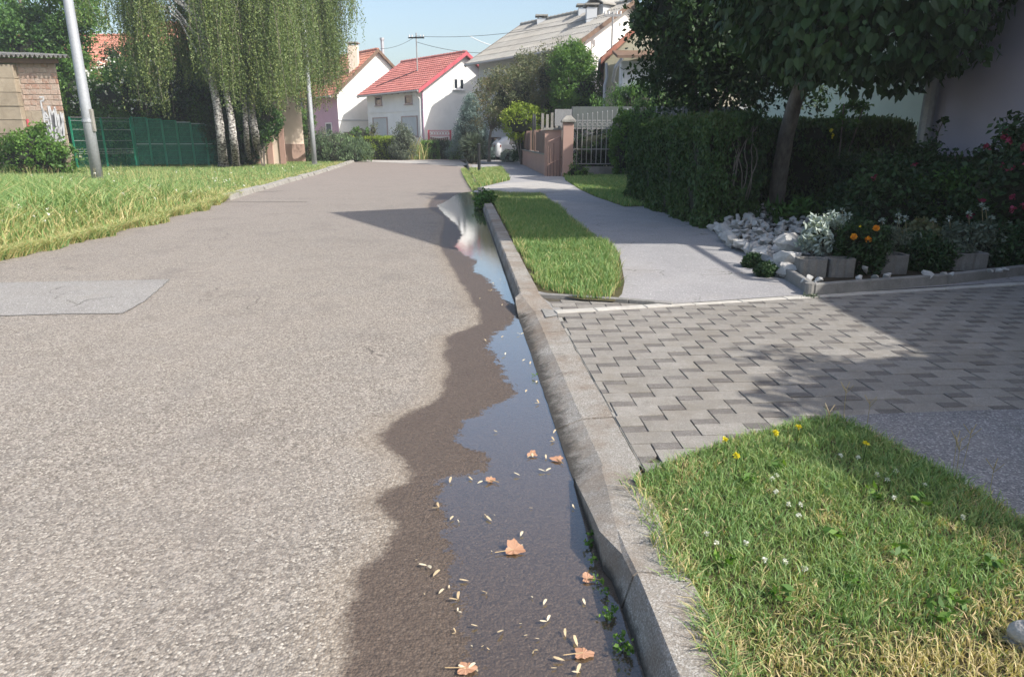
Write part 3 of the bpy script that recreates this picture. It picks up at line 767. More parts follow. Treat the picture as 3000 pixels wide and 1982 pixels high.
# mortar triangle beside the raised kerb and the pale drive crossing further on
b = MB(); b.poly([(kx(4.55) + .17, 4.55, PZ - .003), (kx(4.6) + .27, 4.6, PZ - .003), (.42, strip_y(.42), PZ - .003), at(1640, 900, PZ)[:2] + (PZ - .003,), at(1590, 872, PZ)[:2] + (PZ - .003,), (kx(5.32) + .16, 5.32, PZ - .003)]); tag(b.build('mortar_fill', M['edging']), **ST)
dz = RZ + .004
b = MB(); b.poly([at(1385, 562, dz), at(1480, 571, dz), at(1545, 562, dz), at(1640, 560, dz), at(1700, 543, dz), at(1640, 526, dz), at(1500, 535, dz), at(1405, 548, dz)]); tag(b.build('drive_crossing', M['drive']), **ST)
# pale dusty apron where the road ends in front of the far houses
b = MB(); b.poly([at(1010, 470, .005), at(1345, 470, .005), at(1372, 482, .005), at(1352, 488, .005), at(1240, 480, .005), at(1100, 474, .005)]); tag(b.build('pale_apron', M['drive']), **ST)
b = MB(); b.poly([(-10.5, 44.4, .03), (-9.0, 46.2, .03), (-9.5, 60, .03), (-60, 60, .03), (-60, 44.4, .03)]); tag(b.build('far_lawn', M['ground']), **ST)

# ================================================================ HOUSES
def on_wall(px, py, o, u):               # (a, z) on the upright plane through o along u
    d = ray(px, py); det = d[0] * (-u[1]) - d[1] * (-u[0])
    t = (o[0] * (-u[1]) - o[1] * (-u[0])) / det; a = (d[0] * o[1] - d[1] * o[0]) / (d[0] * (-u[1]) + d[1] * u[0])
    X, Y = d[0] * t, d[1] * t
    return ((X - o[0]) * u[0] + (Y - o[1]) * u[1], H + d[2] * t)
def wall_slab(b, o, u, n, a0, a1, z0, z1, t0, t1): b.obox(o, u, n, a0, a1, t0, t1, z0, z1); return b
def window(parent, o, u, n, px0, py0, px1, py1, style='pane', frame_m='white_paint', rect=None):
    if rect: a0, a1, z0, z1 = rect
    else:
        (a0, z1), (a1, z0) = on_wall(px0, py0, o, u), on_wall(px1, py1, o, u)
        if a0 > a1: a0, a1 = a1, a0
    f = MB(); w = .07
    for (x0, x1, y0, y1) in ((a0, a1, z1 - w, z1), (a0, a1, z0, z0 + w), (a0, a0 + w, z0 + w, z1 - w), (a1 - w, a1, z0 + w, z1 - w)):
        f.obox(o, u, n, x0, x1, .003, .06, y0, y1)
    if style == 'two':
        m = (a0 + a1) / 2; f.obox(o, u, n, m - .12, m + .12, .003, .055, z0 + w, z1 - w)
    fo = f.build('window', M[frame_m], parent)
    p = MB(); p.obox(o, u, n, a0 + w, a1 - w, .002, .018, z0 + w, z1 - w)
    po = p.build('pane' if style != 'blind' else 'roller_shutter', M['glass' if style != 'blind' else 'blind'], fo)
    if style == 'blind':
        k = z0 + w; 
        q = MB()
        while k < z1 - w - .05: q.obox(o, u, n, a0 + w, a1 - w, .019, .028, k, k + .045); k += .055
        tag(q.build('slat_run', M['blind'], fo), kind='stuff')
    s_ = MB(); s_.obox(o, u, n, a0 - .05, a1 + .05, .003, .12, z0 - .05, z0 - .004); s_.build('sill', M[frame_m], fo)
    return fo
def roof_slope(parent, A, B, Cc, D, mat, nrow, tilew=.24, wave=.022, name='tile_course', thick=.05, lift=.035):
    """A-B is the eave, D-C the ridge above it; one object per course"""
    A, B, Cc, D = map(Vector, (A, B, Cc, D))
    up_l, up_r = D - A, Cc - B
    n = (B - A).cross(D - A).normalized()
    if n.z < 0: n = -n
    for r in range(nrow):
        t0, t1 = r / nrow, (r + 1.12) / nrow
        b = MB(); nseg = max(2, int((B - A).length / (tilew / 3)))
        for i in range(nseg + 1):
            s = i / nseg; e0 = (A + up_l * t0).lerp(B + up_r * t0, s); e1 = (A + up_l * min(t1, 1)).lerp(B + up_r * min(t1, 1), s)
            wv = wave * math.sin(i * 2 * math.pi / 3 + r)
            j = random.uniform(-.006, .006)
            b.v += [tuple(e0 + n * (lift + wv + j)), tuple(e1 + n * (wv * .6)), tuple(e0 + n * (lift + wv - thick + j))]
        for i in range(nseg):
            k = i * 3; b.f += [(k, k + 3, k + 4, k + 1), (k + 2, k + 5, k + 3, k)]; b.mi += [0, 0]
        b.build(name, mat, parent)
def gable_house(name, label, o, u, v, L, Wd, ze, zr, mats, roof_m, rows=14, rl_=.035, rw_=.022, over=.4, oe=.45, plinth=None, z0=-.05, base=0.5, ridge_m=None, left_over=None, cat='house', back_rows=False, fascia='trim', tilew=.24):
    """o: near corner. u: along the eaves. v: across, under the gables. mats: long front, gable at o, back, far gable"""
    root = thing(name, label, cat, (o[0], o[1], 0))
    P = lambda a, b, z: (o[0] + u[0] * a + v[0] * b, o[1] + u[1] * a + v[1] * b, z)
    w = MB(); ms = []
    def fa(m, pts):
        if m not in ms: ms.append(m)
        w.cur = ms.index(m); w.poly(pts)
    fa(mats[0], [P(0, 0, z0), P(L, 0, z0), P(L, 0, ze), P(0, 0, ze)])
    fa(mats[1], [P(0, 0, z0), P(0, Wd, z0), P(0, Wd, ze), P(0, Wd / 2, zr - .06), P(0, 0, ze)])
    fa(mats[2], [P(0, Wd, z0), P(L, Wd, z0), P(L, Wd, ze), P(0, Wd, ze)])
    fa(mats[3], [P(L, 0, z0), P(L, Wd, z0), P(L, Wd, ze), P(L, Wd / 2, zr - .06), P(L, 0, ze)])
    w.build('wall', [M[m] for m in ms], root)
    sl = (zr - ze) / (Wd / 2); zo = ze - sl * oe
    over2 = over if left_over is None else left_over
    roof = MB(); 
    th = .07
    for s in (0, 1):
        y_e = -oe if s == 0 else Wd + oe
        roof.hexa([P(-over, y_e, zo), P(L + over2, y_e, zo), P(L + over2, Wd / 2, zr), P(-over, Wd / 2, zr), P(-over, y_e, zo + th), P(L + over2, y_e, zo + th), P(L + over2, Wd / 2, zr + th), P(-over, Wd / 2, zr + th)])
    ro = roof.build('roof', M[roof_m if not back_rows else roof_m], root)
    roof_slope(ro, P(-over - .03, -oe - .05, zo + th), P(L + over2 + .03, -oe - .05, zo + th), P(L + over2 + .03, Wd / 2, zr + th + .02), P(-over - .03, Wd / 2, zr + th + .02), M[roof_m], rows, tilew, wave=rw_, lift=rl_)
    rc = MB(); n = max(3, int((L + over + over2) / .36))
    for i in range(n):
        a0 = -over + (L + over + over2) * i / n; a1 = a0 + (L + over + over2) / n + .03
        rc.tube([P(a0, Wd / 2, zr + th + .02), P(a1, Wd / 2, zr + th + .045)], [.10, .12], 6)
    rc.build('ridge_tiles', M[ridge_m or roof_m], ro)
    for a in (-over - .035, L + over2 + .005):
        f = MB()
        for s in (0, 1):
            y_e = -oe - .04 if s == 0 else Wd + oe + .04; zz = zo - sl * .04
            f.hexa([P(a, y_e, zz - .12), P(a + .03, y_e, zz - .12), P(a + .03, Wd / 2, zr - .10), P(a, Wd / 2, zr - .10), P(a, y_e, zz + th + .05), P(a + .03, y_e, zz + th + .05), P(a + .03, Wd / 2, zr + th + .07), P(a, Wd / 2, zr + th + .07)])
        f.build('barge_board', M[fascia], ro)
    gt = MB(); gt.tube([P(-over, -oe - .08, zo + .0), P(L + over2, -oe - .08, zo - .02)], .065, 8); gt.build('gutter', M['grey_metal'], ro)
    return root, P, ro
def chimney(parent, x, y, z0, z1, w=.5, mat='w_beige', cap=True):
    b = MB(); b.box(x - w / 2, x + w / 2, y - w / 2, y + w / 2, z0, z1); c = b.build('chimney', M[mat], parent)
    if cap:
        b = MB(); b.box(x - w / 2 - .1, x + w / 2 + .1, y - w / 2 - .1, y + w / 2 + .1, z1 + .12, z1 + .2)
        for sx in (-1, 1):
            for sy in (-1, 1): b.box(x + sx * (w / 2 - .08) - .04, x + sx * (w / 2 - .08) + .04, y + sy * (w / 2 - .08) - .04, y + sy * (w / 2 - .08) + .04, z1 + .001, z1 + .12)
        b.build('chimney_cap', M['old_conc'], c)
    return c

U1, V1 = (-.635, .7725), (.7725, .635)
ZF = .0
# --- white house with the bright red roof
oR = onY(1240, 300, 45.0)[:2]
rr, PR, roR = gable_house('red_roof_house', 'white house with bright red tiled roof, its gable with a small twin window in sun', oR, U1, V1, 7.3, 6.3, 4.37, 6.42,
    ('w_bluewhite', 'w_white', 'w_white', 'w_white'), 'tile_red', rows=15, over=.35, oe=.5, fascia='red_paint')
nR = (-V1[0], -V1[1]); nG = (-U1[0], -U1[1])     # outward: long front, near gable
window(rr, oR, U1, nR, 1100, 285, 1120, 309, 'pane', 'frame_taupe'); window(rr, oR, U1, nR, 1187, 281, 1209, 305, 'pane', 'frame_taupe')
window(rr, oR, U1, nR, 1093, 345, 1138, 402, 'blind', 'frame_taupe'); window(rr, oR, U1, nR, 1177, 341, 1226, 400, 'blind', 'frame_taupe')
window(rr, oR, V1, nG, 1327, 229, 1359, 264, 'two')
b = MB(); a_, z_ = on_wall(1100, 330, oR, U1); b.obox(oR, U1, nR, -.03, 7.32, .004, .05, z_ - .03, z_ + .05); b.build('string_course', M['w_bluewhite'], rr)
b = MB(); b.obox(oR, U1, nR, -.02, .10, .004, .05, .4, 4.0); b.build('corner_strip', M['w_pink'], rr)
b = MB(); q = [(oR[0] + U1[0] * .2 + nR[0] * t, oR[1] + U1[1] * .2 + nR[1] * t, z) for t, z in ((.5, 3.98), (.3, 3.75), (.1, 3.6), (.1, 1.5), (.1, .2))]; b.tube(q, .06, 8); b.build('downpipe', M['white_paint'], rr)
for i in range(9):
    b = MB(); a = .4 + i * .82; b.obox(oR, U1, nR, a, a + .1, .01, .42, 4.02, 4.12); b.build('rafter_tail', M['trim'], roR)
b = MB(); mp = PR(3.1, 1.6, 0); zt = 4.37 + 2.05 * 1.6 / 3.15
b.tube([(mp[0], mp[1], zt), (mp[0], mp[1], zt + 2.45)], .04, 8); pole = b.build('cable_mast', M['grey_metal'], rr)
b = MB(); zc = zt + 2.15
for dz_ in (0, .0): b.box(mp[0] - .52, mp[0] + .52, mp[1] - .04, mp[1] + .04, zc - .04, zc + .04)
b.build('cross_arm', M['grey_metal'], pole)
for dx in (-.46, -.28, .28, .46):
    b = MB(); b.tube([(mp[0] + dx, mp[1], zc + .05), (mp[0] + dx, mp[1], zc + .17)], [.035, .05], 6); b.build('insulator', M['white_paint'], pole)
b = MB(); rp = [Vector(PR(3.1 + t * 3.2, 1.6 - t * 1.35, 0)) for t in (0, .25, .5, .75, 1)]
b.tube([(p.x, p.y, 4.37 + 2.05 * (1.6 - t * 1.35) / 3.15 + .16) for p, t in zip(rp, (0, .25, .5, .75, 1))], .025, 5); b.build('roof_cable', M['wire'], rr)
mast1 = (mp[0], mp[1], zc + .1)

# --- pink house with the tall white gable, on the left
oL = onY(988, 300, 51.0)[:2]
rl, PL, roL = gable_house('pink_house', 'pink house with tall sunlit white gable and faded red roof behind the birches', oL, U1, V1, 9.5, 6.7, 4.47, 7.3,
    ('w_pink', 'w_white', 'w_white', 'w_white'), 'tile_orange', rows=15, over=.25, oe=.5, fascia='trim')
b = MB(); a_, z_ = on_wall(1030, 352, oL, V1); b.obox(oL, V1, nG, .02, 6.6, .004, .04, z_ - .04, z_ + .03); b.build('string_course', M['w_grey'], rl)
b = MB(); a0, z1 = on_wall(1008, 387, oL, V1); b.obox(oL, V1, nG, a0, a0 + 3.5, .004, .05, -.05, z1); b.build('dark_base', M['w_umber'], rl)
window(rl, oL, U1, nR, 955, 360, 975, 397); window(rl, oL, U1, nR, 876, 290, 892, 326, frame_m='trim')
cx_, cy_, _ = onY(1038, 150, 52.0); chimney(rl, cx_ - .2, cy_ + .6, 5.6, 7.6, .65, 'w_peach')
b = MB(); q = onY(1121, 150, 54.5); b.tube([(q[0], q[1], 6.7), (q[0], q[1], 8.2)], .12, 8); b.tube([(q[0], q[1], 8.2), (q[0], q[1], 8.35)], .17, 8); b.build('flue_pipe', M['galv'], rl)

# --- big house with the grey fibre cement roof
oG = (3.2, 36.95); UG = Vector((-.625, .78)).normalized(); VG = (UG.y, -UG.x)
eG = onY(1404, 300, 44.2); LG = math.hypot(eG[0] - oG[0], eG[1] - oG[1])
UG = ((eG[0] - oG[0]) / LG, (eG[1] - oG[1]) / LG); VG = (UG[1], -UG[0])
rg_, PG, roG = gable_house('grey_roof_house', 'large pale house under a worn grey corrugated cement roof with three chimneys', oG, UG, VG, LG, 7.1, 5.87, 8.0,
    ('w_grey', 'w_white', 'w_white', 'w_grey'), 'fibro', rows=6, rl_=.014, rw_=.026, over=.45, oe=.65, fascia='trim', tilew=.18)  # long front in grey: its shade is put into the wall colour
nGf = (-VG[0], -VG[1]); nGg = (-UG[0], -UG[1])
window(rg_, oG, UG, nGf, 1425, 229, 1490, 262, frame_m='trim'); window(rg_, oG, UG, nGf, 1440, 402, 1478, 430, 'pane', 'trim')
for px_, t, hgt in ((1586, 1.0, .22), (1708, 1.0, .28), (1733, .62, .62)):
    # stand each stack on the roof slope
    base_t = t * 3.55 - (.15 if t == 1 else 0); 
    best = None
    for k in range(200):
        a = -.3 + (LG + .3) * k / 199; p = PG(a, base_t, 0); dep = p[1]; sx = 1500 + F * p[0] / (p[1] * math.cos(TH) - (8.0 - H) * math.sin(TH))
        if best is None or abs(sx - px_) < best[0]: best = (abs(sx - px_), p)
    p = best[1]; zb = 5.87 + 2.13 * base_t / 3.55
    chimney(rg_, p[0], p[1], zb - .5, zb + hgt, .55, 'w_grey')
b = MB()
b.obox(PG(.9, 2.6, 0), UG, VG, 0, 1.3, 0, 1.4, 7.0, 8.0); b.build('dormer', M['w_grey'], rg_)
b = MB(); q0 = PG(.9, 2.6, 0)
Pd = lambda a, bb_, z: (q0[0] + UG[0] * a + VG[0] * bb_, q0[1] + UG[1] * a + VG[1] * bb_, z)
b.hexa([Pd(-.15, -.15, 7.98), Pd(-.15, 1.7, 7.98), Pd(.65, 1.7, 8.42), Pd(.65, -.15, 8.42), Pd(-.15, -.15, 8.05), Pd(-.15, 1.7, 8.05), Pd(.65, 1.7, 8.49), Pd(.65, -.15, 8.49)])
b.hexa([Pd(1.45, -.15, 7.98), Pd(1.45, 1.7, 7.98), Pd(.655, 1.7, 8.42), Pd(.655, -.15, 8.42), Pd(1.45, -.15, 8.05), Pd(1.45, 1.7, 8.05), Pd(.655, 1.7, 8.49), Pd(.655, -.15, 8.49)])
b.build('dormer_roof', M['fibro'], rg_)
b = MB(); q = [PG(-.1, -.72 + t, z) for t, z in ((0, 5.45), (.02, 5.2), (.3, 4.95), (.6, 4.75), (.62, 3.0), (.62, .2))]; b.tube(q, .07, 8); b.build('downpipe', M['white_paint'], rg_)

# --- beige house with the orange verge
oB = onY(1768, 300, 29.5)[:2]; UB = Vector((.11, .994)).normalized()[:]; VB = (UB[1], -UB[0])
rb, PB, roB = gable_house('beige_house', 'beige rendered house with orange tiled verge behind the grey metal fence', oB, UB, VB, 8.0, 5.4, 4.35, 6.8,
    ('w_umber', 'w_beige', 'w_beige', 'w_beige'), 'tile_orange', rows=12, over=.15, oe=.12, fascia='tile_orange')  # left long wall in umber, darkened to stand for its shaded side
b = MB(); b.tube([PB(-.12, .05, 4.15), PB(-.12, .1, 3.6), PB(-.12, .02, 3.3), PB(-.12, .02, .2)], .06, 8); b.build('downpipe', M['galv'], rb)
# its lower bluish wing in shade
oW = onY(1816, 300, 28.6)[:2]
rw = thing('house_wing', 'pale bluish boarded outbuilding beside the beige house, above the trimmed hedge', 'outbuilding', (oW[0], oW[1], 0))
b = MB(); b.box(oW[0], oW[0] + 3.6, oW[1], oW[1] + .55, -.05, 4.15); b.build('wall', M['w_bluewhite'], rw)
for i in range(14):
    b = MB(); b.box(oW[0] + .05 + i * .25, oW[0] + .28 + i * .25, oW[1] - .03, oW[1] - .003, .3, 3.9); b.build('board', M['w_bluewhite'], rw)
b = MB(); b.hexa([(oW[0] - .3, oW[1] - .9, 4.16), (oW[0] + 4, oW[1] - .9, 4.16), (oW[0] + 4, oW[1] + .6, 4.5), (oW[0] - .3, oW[1] + .6, 4.5), (oW[0] - .3, oW[1] - .9, 4.26), (oW[0] + 4, oW[1] - .9, 4.26), (oW[0] + 4, oW[1] + .6, 4.6), (oW[0] - .3, oW[1] + .6, 4.6)]); b.build('roof', M['trim'], rw)
b = MB(); b.tube([(oW[0] - .1, oW[1] - .85, 4.15), (oW[0] - .32, oW[1] - .7, 3.85), (oW[0] - .35, oW[1] - .3, 3.4), (oW[0] - .1, oW[1] - .08, 3.15), (oW[0] - .1, oW[1] - .08, .2)], .07, 8); b.build('downpipe', M['galv'], rw)

# --- peach house behind the birches
oP = onY(889, 400, 38.0)[:2]; UP = (-.947, -.32); VP = (-.32, .947)
rp_, PP, roP = gable_house('peach_house', 'peach rendered house with brown plinth half hidden behind the birch trunks', oP, UP, VP, 7.5, 6.0, 4.1, 6.9,
    ('w_peach', 'w_white', 'w_peach', 'w_peach'), 'tile_orange', rows=12, over=.2, oe=.35)
nP = (-VP[0], -VP[1])
b = MB(); b.obox(oP, UP, nP, -.02, 7.0, .004, .08, -.05, .95); b.build('plinth', M['w_brown'], rp_)
window(rp_, oP, UP, nP, 0, 0, 0, 0, rect=(1.6, 2.7, 1.6, 2.9), frame_m='trim'); window(rp_, oP, UP, nP, 0, 0, 0, 0, rect=(4.6, 5.8, 1.6, 2.9), frame_m='trim')
b = MB(); b.tube([(oP[0] + UP[0] * 1.1 + nP[0] * t, oP[1] + UP[1] * 1.1 + nP[1] * t, z) for t, z in ((.4, 4), (.15, 3.7), (.15, .3), (.35, .12))], .06, 8); b.build('downpipe', M['w_brown'], rp_)
# wall of the yard next to it
oY = onY(742, 400, 34.0)[:2]
yw = thing('garden_wall', 'peach garden wall with brown pilasters behind the birch trunks', 'wall', (oY[0], oY[1], 0))
b = MB(); b.box(oY[0], oY[0] + 1.35, oY[1], oY[1] + .25, -.05, 1.9); b.build('wall', M['w_peach'], yw)
for dx in (0.0, .62, 1.22):
    b = MB(); b.box(oY[0] + dx, oY[0] + dx + .26, oY[1] - .06, oY[1] - .003, -.05, 1.75); b.build('pilaster', M['w_salmon'], yw)
# far red roof at the left edge of the birches
oF = onY(400, 300, 48)[:2]
gable_house('distant_red_roof_house', 'distant house with long brownish red roof seen left of the birches', oF, (-1., .05), (.05, 1.), 16, 8, 5.1, 8.1, ('w_peach',) * 4, 'tile_orange', rows=9, over=.3)

# --- lilac house on the right: gabled upper floor over a deep balcony, its shadow falls across lawn and road
X0 = 5.6
rh = thing('lilac_house', 'lilac rendered house wall with plinth and grey downpipe behind the roses', 'house', (X0, 7.2, 0))
b = MB(); b.box(X0, 14, -1.2, 9.65, 1.03, 2.95); b.build('wall', M['w_lilac'], rh)
b = MB(); b.box(X0 - .04, 14, -1.2, 9.69, -.05, 1.027); b.build('plinth', M['w_umber'], rh)
b = MB(); b.box(X0 - .12, 14.1, -1.3, 9.75, 2.953, 3.1); b.build('balcony_slab', M['w_grey'], rh)
b = MB(); b.box(X0 - .05, X0 + .1, -1.3, 9.72, 3.103, 3.52); b.build('parapet', M['w_lilac'], rh)
rail = MB(); rail.tube([(X0, 3.75, 3.9), (X0, 9.7, 3.9)], .04, 8); rail.tube([(X0, 3.75, 3.9), (X0 + 1.5, 3.75, 3.9)], .04, 8); ro_ = rail.build('railing', M['grey_metal'], rh)
for k in range(8):
    yy = 3.75 + k * .85; p = MB(); p.tube([(X0, yy, 3.52), (X0, yy, 3.87)], .025, 6); p.build('baluster', M['grey_metal'], ro_)
b = MB(); b.box(7.2, 14, 4.8, 9.6, 3.103, 6.4); b.build('upper_wall', M['w_lilac'], rh)
YR, ZE, ZR = 7.2, 6.36, 9.0
def gpoly(x0, x1, z_e, z_r, half):
    m = MB(); m.hexa([(x0, YR - half, z_e), (x1, YR - half, z_e), (x1, YR, z_r), (x0, YR, z_r), (x0, YR - half, z_e + .16), (x1, YR - half, z_e + .16), (x1, YR, z_r + .16), (x0, YR, z_r + .16)])
    m.hexa([(x0, YR + half, z_e), (x1, YR + half, z_e), (x1, YR, z_r), (x0, YR, z_r), (x0, YR + half, z_e + .16), (x1, YR + half, z_e + .16), (x1, YR, z_r + .16), (x0, YR, z_r + .16)]); return m
rfh = gpoly(5.3, 14.3, ZE, ZR, 2.7).build('roof', M['tile_orange'], rh)
b = MB(); b.v += [(5.75, YR - 2.35, ZE + .05), (5.75, YR + 2.35, ZE + .05), (5.75, YR, ZR - .1), (5.95, YR - 2.35, ZE + .05), (5.95, YR + 2.35, ZE + .05), (5.95, YR, ZR - .1)]
b.f += [(0, 1, 2), (3, 5, 4), (0, 3, 4, 1), (1, 4, 5, 2), (2, 5, 3, 0)]; b.mi += [0] * 5; b.build('gable_wall', M['w_lilac'], rh)
b = MB(); b.tube([(X0 - .12, 9.45, 2.9), (X0 - .12, 9.45, .3)], .085, 10); b.build('downpipe', M['grey_metal'], rh)
b = MB(); b.box(X0 + .6, X0 + .8, 9.75, 9.95, .0, 2.9); b.build('corner_pillar', M['w_cream'], rh)

# --- cream house one plot further
rc_ = thing('cream_house', 'pale greenish cream house wall glimpsed under the tree crown beyond the hedge', 'house', (7.5, 17, 0))
b = MB(); b.box(7.5, 15, 13.0, 22.5, -.05, 4.6); b.build('wall', M['w_cream'], rc_)
b = MB(); b.hexa([(6.9, 12.6, 4.3), (15.6, 12.6, 4.3), (15.6, 17.7, 7.3), (6.9, 17.7, 7.3), (6.9, 12.6, 4.45), (15.6, 12.6, 4.45), (15.6, 17.7, 7.45), (6.9, 17.7, 7.45)])
b.hexa([(6.9, 22.9, 4.3), (15.6, 22.9, 4.3), (15.6, 17.7, 7.3), (6.9, 17.7, 7.3), (6.9, 22.9, 4.45), (15.6, 22.9, 4.45), (15.6, 17.7, 7.45), (6.9, 17.7, 7.45)]); b.build('roof', M['tile_orange'], rc_)
q = onY(2092, 340, 19.0); q2 = onY(2205, 336, 19.0)
rs_ = thing('porch', 'small bluish porch with flat white canopy beside the cream house', 'porch', (q[0], 19, 0))
b = MB(); b.box(q[0] + .15, q2[0] - .25, 19.1, 20.3, -.05, q[2] - .1); b.build('wall', M['w_grey'], rs_)
b = MB(); b.box(q[0] - .1, q2[0] + .15, 18.8, 20.6, q[2] - .09, q[2] + .06); b.build('canopy_slab', M['w_white'], rs_)
b = MB(); b.tube([(q2[0] - .15, 18.95, q[2] - .1), (q2[0] - .15, 18.95, 0)], .05, 8); b.build('post', M['white_paint'], rs_)

# --- brick shed on the left with corrugated sheets and spray paint
oS = onY(207, 453, 26.2)[:2]; US = Vector((-1, -.10)).normalized()[:]; NS = (US[1], -US[0]); NS = (-.0995 * -1, -.995)
NS = (.0995, -.995)
sh = thing('brick_shed', 'old shed of worn bricks over concrete blocks, graffiti beside its corner', 'shed', (oS[0] - 2, oS[1], 0))
ztop = on_wall(170, 185, oS, US)[1]
BK = (-.75, .66)
PS = lambda a, bk: (oS[0] + US[0] * a + NS[0] * -.012 + BK[0] * bk, oS[1] + US[1] * a + NS[1] * -.012 + BK[1] * bk)
b = MB(); b.prism([PS(.01, 0), PS(9, 0), PS(9, 3.5), PS(.01, 3.5)], -.05, ztop - .03); b.build('wall', M['mortar'], sh)
zsplit = on_wall(180, 325, oS, US)[1]
aP = on_wall(68, 300, oS, US)[0]         # where the rendered pier begins
z = zsplit; r = 0; nb = 0
while z < ztop - .06:
    h = .185; a = (-.12 if r % 2 else 0) 
    while a < aP - .02:
        w_ = .235 * random.uniform(.88, 1.12); a0, a1 = max(a, .0), min(a + w_ - .014, aP)
        if a1 - a0 > .05:
            b = MB(); d0 = random.uniform(-.004, .016); b.obox(oS, US, NS, a0, a1, -.05, d0, z + random.uniform(0, .006), z + h - random.uniform(.012, .022))
            b.build('brick', M['brick'], sh, bevel=.008)
        a += w_
    z += h; r += 1
z = zsplit; r = 0
while z > 0:
    h = .42; a = -.25 if r % 2 else 0
    while a < aP:
        w_ = .58 * random.uniform(.95, 1.05); a0, a1 = max(a, 0), min(a + w_ - .012, aP)
        if a1 - a0 > .06:
            b = MB(); b.obox(oS, US, NS, a0, a1, -.05, random.uniform(0, .01), max(z - h + .008, -.05), z - .006); b.build('block', M['block'], sh, bevel=.008)
        a += w_
    z -= h; r += 1
pz = 0
while pz < ztop - .2:                    # the pier is cast in lifts
    h = .47; b = MB(); b.obox(oS, US, NS, aP + .005, aP + 3.4, -.05, .26 + random.uniform(-.015, .02), pz - (.05 if pz == 0 else 0), min(pz + h - .014, ztop - .08)); b.build('pier_block', M['block'], sh, bevel=.012); pz += h
# corrugated sheets
zr_ = on_wall(150, 168, oS, US)[1]
for k in range(6):
    b = MB(); a0 = -.35 + k * 1.0; n = 40
    for i in range(n + 1):
        a = a0 + 1.08 * i / n; zz = zr_ + .055 * math.sin(a * 2 * math.pi / .155) + .012 * (k % 2) + random.uniform(-.004, .004)
        for (t, dz_) in ((-.6, 0), (3.8, .40)):
            q_ = PS(a, t); b.v.append((q_[0], q_[1], zz + dz_)); b.v.append((q_[0], q_[1], zz + dz_ - .014))
    for i in range(n):
        q = i * 4; b.f += [(q, q + 4, q + 6, q + 2), (q + 1, q + 3, q + 7, q + 5), (q, q + 1, q + 5, q + 4)]; b.mi += [0] * 3
    b.build('roof_sheet', M['fibro'], sh)
b = MB(); b.obox(oS, US, NS, -.2, 6, .1, .22, zr_ - .22, zr_ - .06); b.build('roof_beam', M['trim'], sh)
b = MB(); (a, z) = on_wall(84, 360, oS, US); b.obox(oS, US, NS, a - .03, a + .03, .02, .07, z - .13, z + .13); b.build('rusty_bracket', M['red_paint'], sh)
gz = lambda x, y: (x / 3.734, 100 + y / 3.734)
def spray(strokes, w, mat, t, nm):
    s = MB()
    for st in strokes:
        pts = [on_wall(*gz(*p), oS, US) for p in st]
        for (p, q) in zip(pts[:-1], pts[1:]):
            dx, dz_ = q[0] - p[0], q[1] - p[1]; l = math.hypot(dx, dz_) + 1e-6; nx, nz = -dz_ / l * w, dx / l * w
            ex, ez = dx / l * w * .6, dz_ / l * w * .6
            c4 = [(p[0] - nx - ex, p[1] - nz - ez), (q[0] - nx + ex, q[1] - nz + ez), (q[0] + nx + ex, q[1] + nz + ez), (p[0] + nx - ex, p[1] + nz - ez)]
            s.poly([(oS[0] + US[0] * a + NS[0] * t, oS[1] + US[1] * a + NS[1] * t, z) for a, z in c4])
    return s.build(nm, mat, sh)
spray([[(575, 900), (600, 1150)], [(600, 880), (625, 1120)], [(650, 900), (670, 1150)], [(680, 930), (690, 1170)], [(625, 900), (650, 1140)], [(520, 980), (540, 1100)], [(548, 960), (568, 1120)], [(490, 860), (520, 920)]], .075, M['dark_spray'], .0175, 'graffiti_shading')
spray([[(440, 690), (480, 690), (478, 730), (448, 730), (465, 820), (480, 870)], [(480, 840), (500, 915), (535, 912), (500, 860)], [(470, 820), (520, 1170), (560, 1210)], [(500, 940), (530, 935), (540, 990), (505, 990)], [(515, 1040), (545, 1030), (555, 1080), (520, 1080)], [(525, 1130), (560, 1110), (570, 1160), (530, 1165)],
       [(530, 790), (560, 950), (585, 1160)], [(545, 790), (570, 880), (600, 820), (620, 1000)], [(600, 800), (640, 950), (660, 1160)], [(620, 1180), (610, 1040), (640, 1010), (645, 1090), (620, 1100)],
       [(640, 880), (665, 1060), (700, 1180)], [(665, 860), (690, 960), (650, 1180)], [(690, 870), (700, 1000), (710, 1190)], [(560, 1100), (600, 1190), (640, 1120), (700, 1190)]], .026, M['silver_spray'], .0205, 'graffiti_lines')

# ================================================================ STREET FURNITURE, FENCES, CAR
def lamp_post(label, px, py_base, z_ground, d0, d1, height, Y=None):
    x, y, _ = at(px, py_base, 0) if Y is None else onY(px, py_base, Y)
    t = thing('lamp_post', label, 'lamp post', (x, y, 0))
    b = MB(); b.tube([(x, y, -.05), (x, y, height * .3), (x, y, height * .65), (x, y, height)], [d0 / 2, d0 / 2 * .9, (d0 + d1) / 4, d1 / 2], 18); b.build('pole', M['galv'], t, smooth=True)
    b = MB(); b.tube([(x, y, height - .02), (x + .15, y, height + .35), (x + .8, y, height + .55), (x + 1.3, y, height + .6)], .05, 8); arm = b.build('arm', M['galv'], t, smooth=True)
    b = MB(); b.hexa([(x + 1.25, y - .14, height + .52), (x + 1.95, y - .1, height + .56), (x + 1.95, y + .1, height + .56), (x + 1.25, y + .14, height + .52), (x + 1.25, y - .1, height + .68), (x + 1.9, y - .07, height + .64), (x + 1.9, y + .07, height + .64), (x + 1.25, y + .1, height + .68)]); b.build('lamp_head', M['grey_metal'], arm, bevel=.02)
    return t, x, y
tl, lx, ly = lamp_post('tall tapered grey lamp post in the long grass in front of the shed', 287, 527, 0, .33, .20, 7.9)
